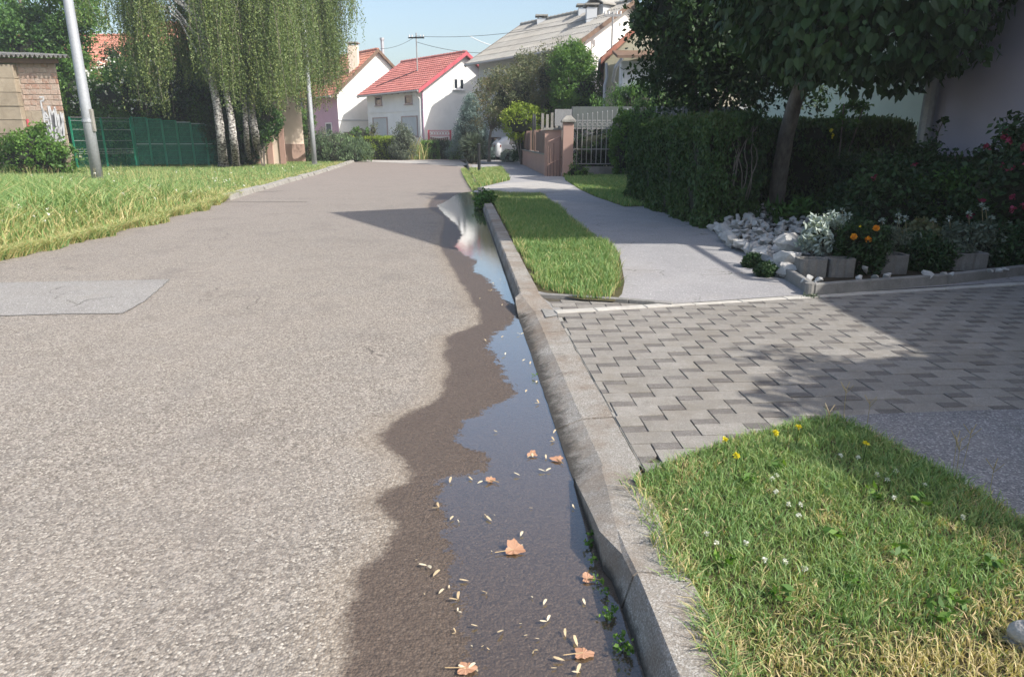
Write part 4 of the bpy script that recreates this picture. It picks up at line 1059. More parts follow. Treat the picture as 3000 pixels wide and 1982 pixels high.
b = MB(); b.tube([(lx, ly, 1.72), (lx, ly, 1.80)], [.172, .172], 18); b.build('clamp_band', M['galv'], tl)
b = MB(); b.box(lx + .14, lx + .20, ly - .09, ly + .02, 1.45, 2.1); b.build('cable_cover', M['old_conc'], tl)
tl2, l2x, l2y = lamp_post('thinner grey lamp post half wrapped in hanging birch twigs', 922, 484, 0, .25, .14, 7.4)
b = MB(); b.tube([(l2x, l2y, -.03), (l2x, l2y, .06)], .32, 10); b.build('footing', M['old_conc'], tl2)

# black bollard on the far grass
x, y, _ = at(1404, 507, RZ); t = thing('bollard', 'dark slim metal post standing on the small grass patch by the kerb', 'post', (x, y, 0))
b = MB(); b.tube([(x, y, 0), (x, y, 1.02)], .055, 10); b.build('pole', M['black_metal'], t); b = MB(); b.tube([(x, y, 1.02), (x, y, 1.05), (x, y, 1.08)], [.065, .065, .03], 10); b.build('cap', M['black_metal'], t)
x2, y2, _ = at(1390, 470, 0)
t = thing('short_post', 'slim dark post behind the bollard near the spiky plant', 'post', (x2, y2, 0)); b = MB(); b.tube([(x2, y2, 0), (x2, y2, 1.25)], .04, 8); b.build('pole', M['grey_metal'], t)
b = MB(); b.box(x2 - .06, x2 + .06, y2 - .02, y2 + .02, 1.05, 1.25); b.build('plate', M['white_paint'], t)

# --- roadside garden wall with dark panels, and the corner pillars
wf = thing('roadside_wall', 'low salmon rendered wall with dark brown panels along the pavement', 'wall', (1, 27, 0))
wx = lambda y: 1.08 - .062 * (y - 22.6)
def wbox(y0, y1, off0, off1, z0, z1, b=None):
    b = b or MB(); b.hexa([(wx(y0) + off0, y0, z0), (wx(y0) + off1, y0, z0), (wx(y1) + off1, y1, z0), (wx(y1) + off0, y1, z0), (wx(y0) + off0, y0, z1), (wx(y0) + off1, y0, z1), (wx(y1) + off1, y1, z1), (wx(y1) + off0, y1, z1)]); return b
wbox(23.0, 33, .02, .22, 0, .72).build('base_wall', M['w_salmon'], wf)
wbox(23.0, 33, -.01, .25, .723, .77).build('coping', M['old_conc'], wf)
for (y0, y1) in ((25.2, 26.9), (28.8, 30.5), (30.7, 32.7)):
    wbox(y0, y1, .09, .14, .80, 1.47).build('panel', M['w_umber'], wf)
wbox(23.0, 25.0, .03, .21, .772, 1.50).build('panel', M['w_umber'], wf)
for yy in (25.0, 26.95, 28.6, 30.5, 32.85):
    wbox(yy, yy + .14, .03, .2, .772, 1.55).build('wall_post', M['w_umber'], wf)
# pedestrian gate with two rounded boards
gt = thing('wooden_gate', 'dark brown gate leaf with two tall round-topped boards in the roadside wall', 'gate', (wx(27), 27.8, 0))
for k, (y0, w_, z1) in enumerate(((27.12, .52, 2.05), (27.85, .52, 2.1))):
    b = MB(); ring = []
    for i in range(13):
        a = math.pi * i / 12; ring.append((y0 + w_ / 2 - math.cos(a) * w_ / 2, z1 - .35 + math.sin(a) * .42))
    ring = [(y0 + .09, .80)] + [(y0 + .03, 1.3)] + ring + [(y0 + w_ - .03, 1.3), (y0 + w_ - .09, .80)]
    n = len(ring); b.v = [(wx(p[0]) + .08, p[0], p[1]) for p in ring] + [(wx(p[0]) + .12, p[0], p[1]) for p in ring]
    b.f = [tuple(range(n)), tuple(reversed(range(n, 2 * n)))] + [(i, (i + 1) % n, n + (i + 1) % n, n + i) for i in range(n)]; b.mi = [0] * (n + 2)
    b.build('board', M['board'], gt)
for yy in (27.1, 27.78, 28.45):
    wbox(yy, yy + .05, .07, .12, .79, 1.5).build('upright', M['trim'], gt)
# corner: short wall face with cap, then the free-standing pillar
cw = thing('corner_wall', 'salmon corner wall with thin concrete cap crossed by the shadows of bars', 'wall', (1.3, 22.8, 0))
b = MB(); b.box(1.05, 1.58, 22.62, 22.95, 0, 1.50); b.build('wall', M['w_salmon'], cw)
b = MB(); b.box(1.0, 1.63, 22.56, 23.0, 1.503, 1.57); b.build('cap', M['old_conc'], cw)
for dx in (0.08, .2, .34, .46):
    b = MB(); b.tube([(1.05 + dx * .95, 23.0, 1.5), (1.05 + dx * .95, 23.3, 2.15 + dx * .2)], .018, 6); 
cp = thing('gate_pillar', 'salmon rendered pillar with a domed concrete cap at the fence corner', 'pillar', (1.77, 22.4, 0))
b = MB(); b.box(1.60, 1.93, 22.28, 22.60, 0, 1.72); b.build('shaft', M['w_salmon'], cp, bevel=.01)
b = MB(); b.box(1.54, 1.99, 22.22, 22.66, 1.723, 1.79); b.hexa([(1.55, 22.23, 1.79), (1.98, 22.23, 1.79), (1.98, 22.65, 1.79), (1.55, 22.65, 1.79), (1.68, 22.36, 1.93), (1.85, 22.36, 1.93), (1.85, 22.52, 1.93), (1.68, 22.52, 1.93)]); b.build('cap', M['old_conc'], cp, bevel=.012)
# open gate leaf in front of the pillar: its bars throw shadows on the salmon face
og = thing('open_gate_leaf', 'thin rusty gate leaf folded open against the salmon corner wall', 'gate', (1.3, 22.3, 0))
for (p, q) in (((1.16, 1.15), (1.55, 1.32)), ((1.12, .42), (1.5, .62))):
    b = MB(); b.tube([(p[0], 22.46, p[1]), (q[0], 22.46, q[1])], .016, 6); b.build('cross_bar', M['w_salmon'], og)
for (xx, z1) in ((1.14, 1.0), (1.22, .95), (1.33, 1.1), (1.43, .6), (1.53, 1.28)):
    b = MB(); b.tube([(xx, 22.46, .08), (xx, 22.46, z1)], .016, 6); b.build('bar', M['w_umber'], og)

# --- grey metal fence on a low wall
mf = thing('metal_fence', 'grey metal railing with ring frieze and rising spear tops on a low wall', 'fence', (4, 23, 0))
FY = 22.9; fx0, fx1 = 1.98, 5.4
b = MB(); b.box(fx0, fx1 + 1, FY - .1, FY + .12, 0, .36); b.build('base_wall', M['old_conc'], mf)
Z = lambda py, px=1700: onY(px, py, FY)[2]
for (za, w_) in ((Z(353), .035), (Z(376), .035), (Z(437), .028), (Z(480), .03)):
    b = MB(); b.box(fx0, fx1, FY - w_ / 2, FY + w_ / 2, za - w_ / 2, za + w_ / 2); b.build('rail', M['grey_metal'], mf)
zr1, zr2, zl = Z(353), Z(376), Z(480)
for k in range(22):
    xx = fx0 + .12 + k * .157
    if xx > fx1: break
    zt_ = min(Z(338) + .018 * k * 1.0 + .0, Z(315))
    b = MB(); b.tube([(xx, FY - .022, zl), (xx, FY - .022, zt_)], .0135, 6); b.tube([(xx, FY - .022, zt_), (xx, FY - .022, zt_ + .04)], [.02, .003], 6); b.build('bar', M['grey_metal'], mf)
    xm = xx + .0785; b = MB(); rr_ = .058; n = 12
    b.tube([(xm + rr_ * math.cos(i * 2 * math.pi / n), FY - .022, (zr1 + zr2) / 2 + rr_ * math.sin(i * 2 * math.pi / n)) for i in range(n + 1)], .010, 5); b.build('ring', M['grey_metal'], mf)
sc_ = thing('screen_panel', 'plain grey sheet screen standing just behind the metal railing', 'panel', (4, 23.6, 0))
b = MB(); b.box(fx0 + .02, 7.5, FY + .8, FY + .83, Z(372), Z(309)); b.build('sheet', M['screen'], sc_)
for k in range(4):
    b = MB(); b.box(fx0 + k * 1.7, fx0 + .05 + k * 1.7, FY + .835, FY + .88, 0, Z(309)); b.build('post', M['grey_metal'], sc_)
b = MB(); b.box(1.4, 1.95, FY + .5, FY + .52, Z(368), Z(318)); 
tag(b.build('leaning_panel', M['grey_metal']), 'pale upright panel leaning behind the domed pillar', 'panel')
for i, (px_) in enumerate((1618, 1634, 1648, 1663)):
    q = onY(px_, 385, 24.2); 
pf = thing('picket_row', 'pale upright slats behind the salmon corner wall', 'fence', (1.2, 24.2, 0))
for px_, yt in ((1590, 332), (1604, 335), (1618, 330), (1632, 326), (1647, 330)):
    q = onY(px_, yt, 24.3); b = MB(); b.box(q[0] - .045, q[0] + .045, 24.3, 24.33, .1, q[2]); b.build('slat', M['old_conc'], pf)
b = MB(); b.box(1.0, 2.0, 24.335, 24.37, 1.4, 1.46); b.build('rail', M['grey_metal'], pf)

# --- green mesh fence on the left with a wire fence beside it
gf = thing('green_fence', 'dark green privacy fence of mesh panels between the shed and the birches', 'fence', (-16, 33, 0))
g0, g1 = onY(386, 350, 31.5), onY(640, 370, 32.6)
NB = 6
for k in range(NB):
    t0, t1 = k / NB, (k + 1) / NB
    a = Vector((g0[0] + (g1[0] - g0[0]) * t0, g0[1] + (g1[1] - g0[1]) * t0)); c = Vector((g0[0] + (g1[0] - g0[0]) * t1, g0[1] + (g1[1] - g0[1]) * t1))
    dv = (c - a).normalized(); nv = Vector((-dv.y, dv.x)); L_ = (c - a).length; zt_ = 2.12 - .06 * k
    b = MB(); b.obox(a, dv, nv, -.035, .035, -.035, .035, 0, zt_ + .05); b.build('post', M['fence_green'], gf)
    b = MB(); b.obox(a, dv, nv, .05, L_ - .05, .045, .055, .12, zt_ - .02); b.build('screen', M['net_green'] if 'net_green' in M else M['fence_green'], gf)
    for zz in (zt_, 1.0):
        b = MB(); b.obox(a, dv, nv, 0, L_, .0, .035, zz - .02, zz + .02); b.build('rail', M['galv'] if k > 2 or zz < 1.5 else M['fence_green'], gf)
    b = MB()
    for j in range(1, 12): b.obox(a, dv, nv, L_ * j / 12 - .006, L_ * j / 12 + .006, -.012, -.004, .1, zt_)
    for j in range(1, 10): b.obox(a, dv, nv, 0, L_, -.02, -.013, .1 + j * .2, .11 + j * .2)
    tag(b.build('mesh_wires', M['fence_green'], gf), kind='stuff')
wfn = thing('wire_fence', 'thin horizontal wires strung between the shed corner and the green fence', 'fence', (-19, 31, 0))
w0, w1 = onY(212, 400, 29.5), onY(388, 400, 31.3)
for k in range(3):
    p = Vector(w0).lerp(Vector(w1), k / 2); b = MB(); b.box(p.x - .03, p.x + .03, p.y - .03, p.y + .03, 0, 2.1); b.build('post', M['fence_green'], wfn)
for zz in (.62, .70, .8, 1.15, 1.6, 1.95, 2.08):
    b = MB(); b.tube([(w0[0], w0[1], zz), (w1[0], w1[1], zz)], .008, 4); b.build('wire', M['grey_metal'], wfn)
for zz in [1.62 + .04 * i for i in range(0)]: pass
b = MB()
for k in range(60):
    p = Vector(w0).lerp(Vector(w1), k / 59); b.tube([(p.x, p.y, .05), (p.x, p.y, 2.05)], .006, 3)
tag(b.build('upright_wires', M['fence_green'], wfn), kind='stuff')

# --- red gate in front of the white house
q0, q1 = onY(1254, 412, 44.4), onY(1322, 412, 44.4)
rgt = thing('red_gate', 'low red framed gate with brown boards in front of the white gable', 'gate', (q0[0], 44.4, 0))
zt_ = onY(1290, 381, 44.4)[2]
for xx in (q0[0], q1[0] - .1):
    b = MB(); b.box(xx, xx + .12, 44.35, 44.47, 0, zt_); b.build('gate_post', M['red_paint'], rgt)
n = 9; wdt = (q1[0] - q0[0] - .3) / n
for k in range(n):
    b = MB(); b.box(q0[0] + .14 + k * wdt, q0[0] + .14 + k * wdt + wdt - .015, 44.39, 44.42, .1, zt_ - .42 - .06 * math.sin(k / (n - 1) * math.pi)); b.build('board', M['w_umber'], rgt)
for zz in (zt_ - .03, zt_ - .36):
    b = MB(); b.box(q0[0] + .12, q1[0] - .1, 44.43, 44.46, zz - .02, zz + .02); b.build('rail', M['red_paint'], rgt)
b = MB()
for k in range(7):
    cx2 = q0[0] + .25 + k * (q1[0] - q0[0] - .4) / 6; b.tube([(cx2 + .1 * math.cos(i * math.pi / 4), 44.42, zt_ - .2 + .1 * math.sin(i * math.pi / 4)) for i in range(9)], .012, 4)
b.build('scrollwork', M['red_paint'], rgt)

# --- white car backed into the drive
def car():
    x, y, _ = at(1462, 474, 0)
    t = thing('parked_car', 'white hatchback parked nose-in behind the grey lavender bush', 'car', (x - .38, y + .9, 0)); LOCAL[0] = True; t.scale = (.9, .9, .9)
    t.rotation_euler = (0, 0, R(14))
    # stations along the length (x from the tail), with half widths: (x, z_bottom, z_belt, z_roof, w_belt, w_roof)
    S = [(0.0, .42, .80, .82, .66, .55), (.06, .30, .98, 1.02, .78, .62), (.22, .24, 1.04, 1.20, .86, .62), (.50, .22, 1.03, 1.42, .89, .60), (.95, .20, 1.00, 1.52, .90, .61), (1.7, .20, .97, 1.54, .90, .62), (2.4, .20, .95, 1.47, .90, .60), (3.0, .20, .93, 1.16, .89, .58), (3.25, .20, .92, .99, .88, .60), (3.8, .22, .82, .86, .85, .60), (4.15, .28, .70, .73, .76, .5), (4.25, .38, .56, .58, .62, .4)]
    rings = []
    for (xx, zb, zl_, zr_, wl, wr) in S:
        m = (zb + zl_) / 2
        half = [(0, zb), (wl * .82, zb), (wl * .97, zb + .08), (wl, m), (wl * .985, zl_ - .05), (wl * .95, zl_), ((wl * .95 + wr) / 2 + .02, (zl_ + zr_) / 2 + .02), (wr, zr_ - .03), (wr * .8, zr_ + .015), (0, zr_ + .03)]
        ring = [(xx, -a, b_) for a, b_ in half] + [(xx, a, b_) for a, b_ in reversed(half[1:-1])]
        rings.append(ring)
    b = MB(); n = len(rings[0])
    for r_ in rings: b.v += r_
    for i in range(len(rings) - 1):
        for k in range(n): b.f.append((i * n + k, i * n + (k + 1) % n, (i + 1) * n + (k + 1) % n, (i + 1) * n + k)); b.mi.append(0)
    b.f.append(tuple(range(n))); b.f.append(tuple(reversed(range((len(rings) - 1) * n, len(rings) * n)))); b.mi += [0, 0]
    body = b.build('body', M['car_paint'], t, smooth=True)
    md = body.modifiers.new('s', 'SUBSURF'); md.levels = 1; md.render_levels = 2
    def patch(name, pts, m, par=t, th=.015):
        b = MB(); c = Vector((0, 0, 0)); V = [Vector(p) for p in pts]; nn = (V[1] - V[0]).cross(V[2] - V[0]).normalized()
        b.v = [tuple(p) for p in V] + [tuple(p + nn * th) for p in V]; k = len(V)
        b.f = [tuple(range(k)), tuple(reversed(range(k, 2 * k)))] + [(i, (i + 1) % k, k + (i + 1) % k, k + i) for i in range(k)]; b.mi = [0] * (k + 2)
        return b.build(name, m, par)
    patch('rear_window', [(.165, -.52, 1.13), (.165, .52, 1.13), (.435, .47, 1.42), (.435, -.47, 1.42)], M['glass'], th=.03)
    for s in (-1, 1):
        patch('side_window', [(.85, s * .875, 1.05), (1.65, s * .875, 1.04), (1.65, s * .70, 1.44), (1.0, s * .71, 1.42)], M['glass'], th=.02 * s)
        patch('side_window', [(1.73, s * .875, 1.04), (2.7, s * .865, 1.02), (2.45, s * .70, 1.38), (1.73, s * .70, 1.44)], M['glass'], th=.02 * s)
        b = MB(); b.hexa([(-.01, s * .42, .86), (.30, s * .895, .86), (.34, s * .86, .86), (.05, s * .40, .86), (.03, s * .44, .99), (.33, s * .895, 1.0), (.36, s * .86, 1.0), (.08, s * .42, .99)]); b.build('tail_light', M['tail'], t)
        for xx in (.78, 3.35):
            b = MB(); b.tube([(xx, s * .70, .33), (xx, s * .905, .33)], .33, 22); w_ = b.build('wheel', M['rubber'], t)
            b = MB(); b.tube([(xx, s * .86, .33), (xx, s * .915, .33)], .21, 16); b.build('rim', M['galv'], w_)
            b = MB(); b.tube([(xx, s * .60, .36), (xx, s * .897, .36)], .385, 22); b.build('wheel_arch', M['rubber'], t)
        patch('mirror', [(2.55, s * .92, 1.0), (2.55, s * 1.08, 1.0), (2.55, s * 1.08, 1.12), (2.55, s * .92, 1.12)], M['car_paint'], th=.08)
    patch('windscreen', [(3.12, -.6, 1.06), (3.12, .6, 1.06), (2.55, .5, 1.42), (2.55, -.5, 1.42)], M['glass'], th=.03)
    patch('number_plate', [(-.02, -.26, .62), (-.02, .26, .62), (-.01, .26, .73), (-.01, -.26, .73)], M['white_paint'], th=-.01)
    b = MB(); b.box(-.03, .12, -.6, .6, .30, .42); b.build('bumper', M['rubber'], t, bevel=.02)
    LOCAL[0] = False
car()

# --- wires and the second mast
def wire(name, a, b2, sag, label, r=.014):
    pts = [Vector(a).lerp(Vector(b2), i / 12) - Vector((0, 0, sag * 4 * (i / 12) * (1 - i / 12))) for i in range(13)]
    m = MB(); m.tube(pts, r, 4); o = m.build(name, M['wire']); tag(o, label, 'cable', 'overhead cables')
q = onY(1795, 60, 37.0)
mt = thing('utility_mast', 'thin mast with a cross arm of insulators above the grey roof', 'mast', (q[0], 37, 5)); zb_ = onY(1795, 130, 37)[2]
b = MB(); b.tube([(q[0], 37, zb_ - 1.6), (q[0], 37, onY(1795, 36, 37)[2])], .045, 8); b.build('pole', M['grey_metal'], mt)
za = onY(1795, 46, 37)[2]; b = MB(); b.box(q[0] - .42, q[0] + .42, 36.96, 37.04, za - .05, za + .05); ca = b.build('cross_arm', M['grey_metal'], mt)
for dx in (-.38, -.2, .2, .38):
    b = MB(); b.tube([(q[0] + dx, 37, za + .06), (q[0] + dx, 37, za + .2)], [.04, .055], 6); b.build('insulator', M['white_paint'], ca)
e1 = onY(1460, 117, 46); e2 = onY(1440, 158, 46); 
wire('overhead_cable', mast1, (q[0], 37, za + .1), .4, 'upper thin cable running right from the red roof mast into the sky')
wire('overhead_cable', (mast1[0], mast1[1], mast1[2] - .35), onY(1420, 156, 44.5), .15, 'lower cable from the red roof mast to the grey roof eave')
wire('overhead_cable', (mast1[0], mast1[1], mast1[2]), onY(1115, 150, 53)[:2] + (onY(1115, 143, 53)[2],), .2, 'cable running left from the red roof mast to the pink house')
# vapour trail, very far off
a, c = ray(1376, 106), ray(1448, 136); K = 6500
b = MB(); b.tube([(a[0] * K, a[1] * K, a[2] * K), ((a[0] * .55 + c[0] * .45) * K, (a[1] + c[1]) / 2 * K, (a[2] * .45 + c[2] * .55) * K), (c[0] * K, c[1] * K, c[2] * K)], [3, 4.5, 3.2], 5)
tag(b.build('vapour_trail', M['white_paint']), kind='structure')

# ================================================================ TREES, SHRUBS, HEDGES
def trunk_mesh(name, pts, rs, mat, parent, n=10):
    b = MB(); b.tube(pts, rs, n); return b.build(name, mat, parent, smooth=True)
def curve_pts(pts, n=4, j=.0):
    out = []
    for i in range(len(pts) - 1):
        p0 = Vector(pts[max(i - 1, 0)]); p1 = Vector(pts[i]); p2 = Vector(pts[i + 1]); p3 = Vector(pts[min(i + 2, len(pts) - 1)])
        for k in range(n):
            t = k / n; out.append(.5 * ((2 * p1) + (-p0 + p2) * t + (2 * p0 - 5 * p1 + 4 * p2 - p3) * t * t + (-p0 + 3 * p1 - 3 * p2 + p3) * t ** 3) + Vector((random.uniform(-j, j), random.uniform(-j, j), 0)))
    return out + [Vector(pts[-1])]
def limbs(name, base, tips, r0, mat, parent):
    b = MB()
    for tp in tips:
        base_ = Vector(base); tp = Vector(tp); mid = base_.lerp(tp, .5) + Vector((random.uniform(-.2, .2), random.uniform(-.2, .2), random.uniform(-.1, .25)))
        b.tube([base_, mid, tp], [r0, r0 * .6, r0 * .18], 6)
    return b.build(name, mat, parent, smooth=True)
def core(parent, c, r, name='shade_core', seed=0, mat='dark_core'):  # dark solid added inside the leaves to block light
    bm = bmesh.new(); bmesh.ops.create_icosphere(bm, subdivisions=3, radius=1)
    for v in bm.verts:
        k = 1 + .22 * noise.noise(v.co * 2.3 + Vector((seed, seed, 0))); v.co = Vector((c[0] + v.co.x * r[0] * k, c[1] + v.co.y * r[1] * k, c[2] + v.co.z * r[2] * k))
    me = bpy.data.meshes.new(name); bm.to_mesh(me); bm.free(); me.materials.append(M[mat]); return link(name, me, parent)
def bush(name, label, cat, c, r, leaf, size, n_cl=60, cl=.3, per=60, shell=.7, corek=.72, stems=3, droop=.1, ratio=.5, group=None, seed=1, bottom=None, part='foliage', axis=None):
    root = thing(name, label, cat, (c[0], c[1], 0), group)
    P, t = clumps(c, r, n_cl, cl, per, shell, bottom if bottom is not None else .03, seed=seed)
    P = P[P[:, 2] > .02]; t = t[:len(P)]
    fast_mesh(part, leaf_quads(P, size, axis=axis, droop=droop, ratio=ratio), 4, M[leaf], root, t)
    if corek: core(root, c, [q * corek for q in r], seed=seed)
    if stems:
        b = MB()
        for i in range(stems):
            a = i * 2.4 + seed; b.tube([(c[0] + .05 * math.cos(a), c[1] + .05 * math.sin(a), -.03), (c[0] + .5 * r[0] * math.cos(a), c[1] + .5 * r[1] * math.sin(a), c[2] + r[2] * .5)], [.03 + .01 * r[2], .01], 5)
        b.build('stems', M['bark'], root)
    return root
def tree(name, label, base, top, crowns, leaf, size, trunk_r, seed=1, n_cl=150, cl=.5, per=60, shell=.5, ratio=.5, droop=.25, bark='bark', group=None, cat='tree', corek=0, bottom=None, path=None):
    root = thing(name, label, cat, (base[0], base[1], 0), group)
    pts = curve_pts(path, 4, .01) if path else curve_pts([base, Vector(base).lerp(Vector(top), .5) + Vector((random.uniform(-.15, .15), 0, 0)), top], 4, .02)
    n = len(pts); trunk_mesh('trunk', pts, [trunk_r * (1.25 if i == 0 else 1 - .6 * i / n) for i in range(n)], M[bark], root)
    allP, allT = [], []
    for k, (c, r) in enumerate(crowns):
        P, t = clumps(c, r, n_cl, cl, per, shell, bottom, seed=seed + k * 7); allP.append(P); allT.append(t)
        tips = [(c[0] + r[0] * .75 * math.cos(a), c[1] + r[1] * .75 * math.sin(a), c[2] + r[2] * random.uniform(-.2, .7)) for a in [i * 2.1 + k for i in range(5)]]
        limbs('limb', pts[int(n * .65)], tips, trunk_r * .5, M[bark], root)
        if corek: core(root, c, [q * corek for q in r], seed=seed + k)
    P = np.concatenate(allP); t = np.concatenate(allT)
    fast_mesh('crown', leaf_quads(P, size, droop=droop, ratio=ratio), 4, M[leaf], root, t)
    return root
def XY(px, Y): return ((px - CX) / F * (Y * math.cos(TH) + .3), Y)
def ZZ(py, Y): return onY(1500, py, Y)[2]

# ---- weeping birches
def birch(label, path, rt, cols, seed, n_str, zlow, zhigh=8.6, leaf=.074, tw=True, group='birches by the left verge', spacing=.05):
    r = np.random.default_rng(seed)
    base = path[0]; root = thing('birch_tree', label, 'birch', (base[0], base[1], 0), group)
    pts = curve_pts(path, 5, .012); n = len(pts)
    if rt: trunk_mesh('trunk', pts, [rt * (1.35 if i == 0 else 1.1 if i == 1 else 1 - .55 * i / n) for i in range(n)], M['birch'], root, 12)
    Vs, Ts = [], []; tb = MB(); lb = MB()
    for (x0, x1, y0, y1, zb, dens) in cols:        # curtains: a column of hanging twigs over a patch of ground
        for k in range(int(n_str * dens * .52)):
            cx2, cy2 = r.uniform(x0, x1), r.uniform(y0, y1)
            cz0 = r.uniform(zhigh - 2.6, zhigh); lowz = zb + r.random() ** 1.7 * 2.6
            for s in range(r.integers(6, 14)):       # one spray of neighbouring twigs
                ox, oy = r.normal(0, .17, 2); z0 = cz0 + r.normal(0, .3); z1 = lowz + r.random() * .8
                if z1 > z0 - .4: continue
                L = z0 - z1; m = int(L / spacing); tt = np.linspace(0, 1, m); ct_ = r.random() * .35
                sway = r.normal(0, .20, 2)
                X = cx2 + ox * (.3 + tt) + sway[0] * np.sin(tt * 2.2) + r.normal(0, .038, m); Y = cy2 + oy * (.3 + tt) + sway[1] * np.sin(tt * 2.2) + r.normal(0, .038, m); Zz = z0 - L * tt
                keep = r.random(m) < .92 - .35 * (np.sin(tt * 9 + s) > .75)
                Vs.append(np.stack([X, Y, Zz], 1)[keep]); Ts.append(np.clip(ct_ + r.random() * .35 + .4 * r.random(keep.sum()), 0, 1))
                if s == 0 and tw: tb.tube([(X[0], Y[0], Zz[0]), (X[m // 2], Y[m // 2], Zz[m // 2]), (X[-1], Y[-1], Zz[-1])], .007, 3, cap=False)
            if k % 7 == 0 and rt:
                j = int(n * r.uniform(.45, .95)); p = pts[min(j, n - 1)]; q = Vector((cx2, cy2, cz0)); mid = p.lerp(q, .5) + Vector((0, 0, .7)); lb.tube([p, mid, q], [rt * .28, rt * .16, .015], 5, cap=False)
    P = np.concatenate(Vs); T = np.concatenate(Ts)
    fast_mesh('hanging_foliage', leaf_quads(P, leaf, droop=1.1, ratio=.62), 4, M['leaf_birch'], root, T)
    if tb.f: tag(tb.build('twigs', M['bark'], root), kind='stuff')
    if lb.f: lb.build('limbs', M['birch'], root)
    return root
def bx(px, py, Y): q = onY(px, py, Y); return q
YB = 29.6
birch('tallest white-barked birch, its black-scarred trunk leftmost of the group', [at(655, 492), onY(648, 400, YB), onY(634, 300, YB), onY(612, 190, YB), onY(595, 100, YB), onY(590, 0, YB), onY(600, -120, YB)], .20,
    [(-17.0, -16.5, 29, 31, 5.2, .05), (-16.0, -14.2, 28.6, 31.5, 3.4, .46), (-15.0, -13.9, 28.2, 30, 2.0, .22), (-14.2, -12.7, 30.2, 32, 3.2, .42), (-13.9, -13.5, 28.5, 29.3, 2.9, .06)], 5, 180, 2)
birch('second white-barked birch with a fork, just right of the tallest one', [at(692, 490), onY(686, 420, YB), onY(676, 340, YB), onY(660, 260, YB), onY(648, 190, YB), onY(650, 90, YB), onY(664, -100, YB)], .17,
    [(-13.2, -11.2, 30.2, 32.2, 2.8, .6), (-12.3, -11.5, 28.4, 29.4, 3.0, .15), (-11.6, -10.9, 28.8, 30.2, 2.0, .28)], 6, 150, 2)
birch('darker birch trunk in the shade right of the two white trunks', [at(730, 484), onY(722, 400, 30.6), onY(716, 300, 30.6), onY(706, 180, 30.6), onY(712, 40, 30.6), onY(716, -60, 30.6)], .13,
    [(-12.0, -9.9, 30.6, 32.4, 2.7, .55), (-11.3, -10.1, 29.2, 30.6, 2.0, .42)], 7, 150, 2)
birch('leaning dark birch trunk nearest the peach garden wall', [at(762, 480), onY(748, 400, 31), onY(738, 320, 31), onY(742, 220, 31), onY(752, 80, 31), onY(758, -60, 31)], .20,
    [(-11.0, -9.3, 30.6, 32.6, 3.0, .55), (-10.3, -9.2, 29.3, 31, 2.1, .42)], 8, 142, 2)
birch('slender birch drooping around the thinner lamp post', [at(905, 474), onY(908, 400, 37), onY(902, 300, 37), onY(896, 160, 37), onY(900, 20, 37), onY(904, -60, 37)], .11,
    [(-11.6, -9.3, 36, 38.5, 3.6, .60), (-10.3, -9.1, 32.9, 34.4, 2.6, .30), (-10.6, -9.3, 34.9, 36, 2.2, .2), (-9.7, -8.6, 35.5, 37.5, 2.9, .40), (-8.6, -7.7, 36, 37, 5.4, .12)], 9, 150, 2, zhigh=9.6, leaf=.082)

# ---- dense greenery on the far left
x, y = XY(60, 36); tree('leafy_tree', 'big dense green tree rising behind the shed roof', (x, y, 0), (x - .3, y, 6), [((x - 1.5, y, 7.0), (3.6, 2.6, 3.2)), ((x + 2.3, y - .6, 4.6), (2.3, 2.0, 2.7))], 'leaf_green', .17, .22, 3, 210, .62, 80, .45, path=[(x, y, 0), (x + .2, y, 3), onY(80, 130, y), onY(60, 0, y)], corek=.5)
x, y = XY(225, 35); tree('leafy_tree', 'light green tree standing between the shed and the lamp post', (x, y, 0), (x, y, 5), [((x + .1, y, 3.6), (1.5, 1.4, 2.6)), ((x + .9, y, 7.4), (1.5, 1.4, 2.0))], 'leaf_bright', .15, .12, 4, 120, .45, 70, .4)
x, y = XY(290, 34); bush('shrub', 'bright leafy shrub under the distant red roof, right of the lamp post', 'shrub', (x, y, 2.9), (1.5, 1.2, 1.5), 'leaf_bright', .13, 90, .4, 60, seed=12)
x, y = XY(300, 33.5); bush('shrub', 'dark shrub behind the wire fence near the shed corner', 'shrub', (x, y, 1.1), (2.2, 1.0, 1.1), 'leaf_dark', .12, 90, .35, 50, seed=13)
# rose shrub with white blossom
x, y = XY(420, 33.5); rt_ = bush('rose_bush', 'large rambling rose bush dotted with white blossoms behind the green fence', 'rose bush', (x, y, 2.7), (2.6, 1.2, 2.0), 'leaf_green', .11, 230, .38, 80, seed=14, corek=.7)
r_ = np.random.default_rng(3); D = unit(r_.normal(size=(170, 3))); D[:, 1] = -abs(D[:, 1]); D[:, 2] = np.where(r_.random(170) < .75, abs(D[:, 2]), D[:, 2]); PB_ = np.array([x, y, 2.7]) + D * np.array([2.65, 1.3, 2.05]) * (.95 + .12 * r_.random((170, 1)))
PB_ = np.repeat(PB_, 5, 0) + r_.normal(0, .03, (850, 3)); fast_mesh('blossom', leaf_quads(PB_, .085, ratio=.9), 4, M['petal_white'], rt_)
x, y = XY(345, 32.5); bush('shrub', 'low dark rose shoots at the left end of the green fence', 'shrub', (x, y, 1.3), (1.3, .7, 1.3), 'leaf_green', .11, 80, .35, 60, seed=15)
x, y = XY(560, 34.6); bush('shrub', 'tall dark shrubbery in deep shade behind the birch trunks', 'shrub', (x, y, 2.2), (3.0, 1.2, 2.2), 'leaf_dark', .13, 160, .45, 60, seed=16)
x, y = XY(690, 32.6); bush('shrub', 'dark undergrowth right behind the two white trunks', 'shrub', (x, y, 1.7), (1.3, .6, 1.7), 'leaf_dark', .12, 100, .35, 55, seed=17)
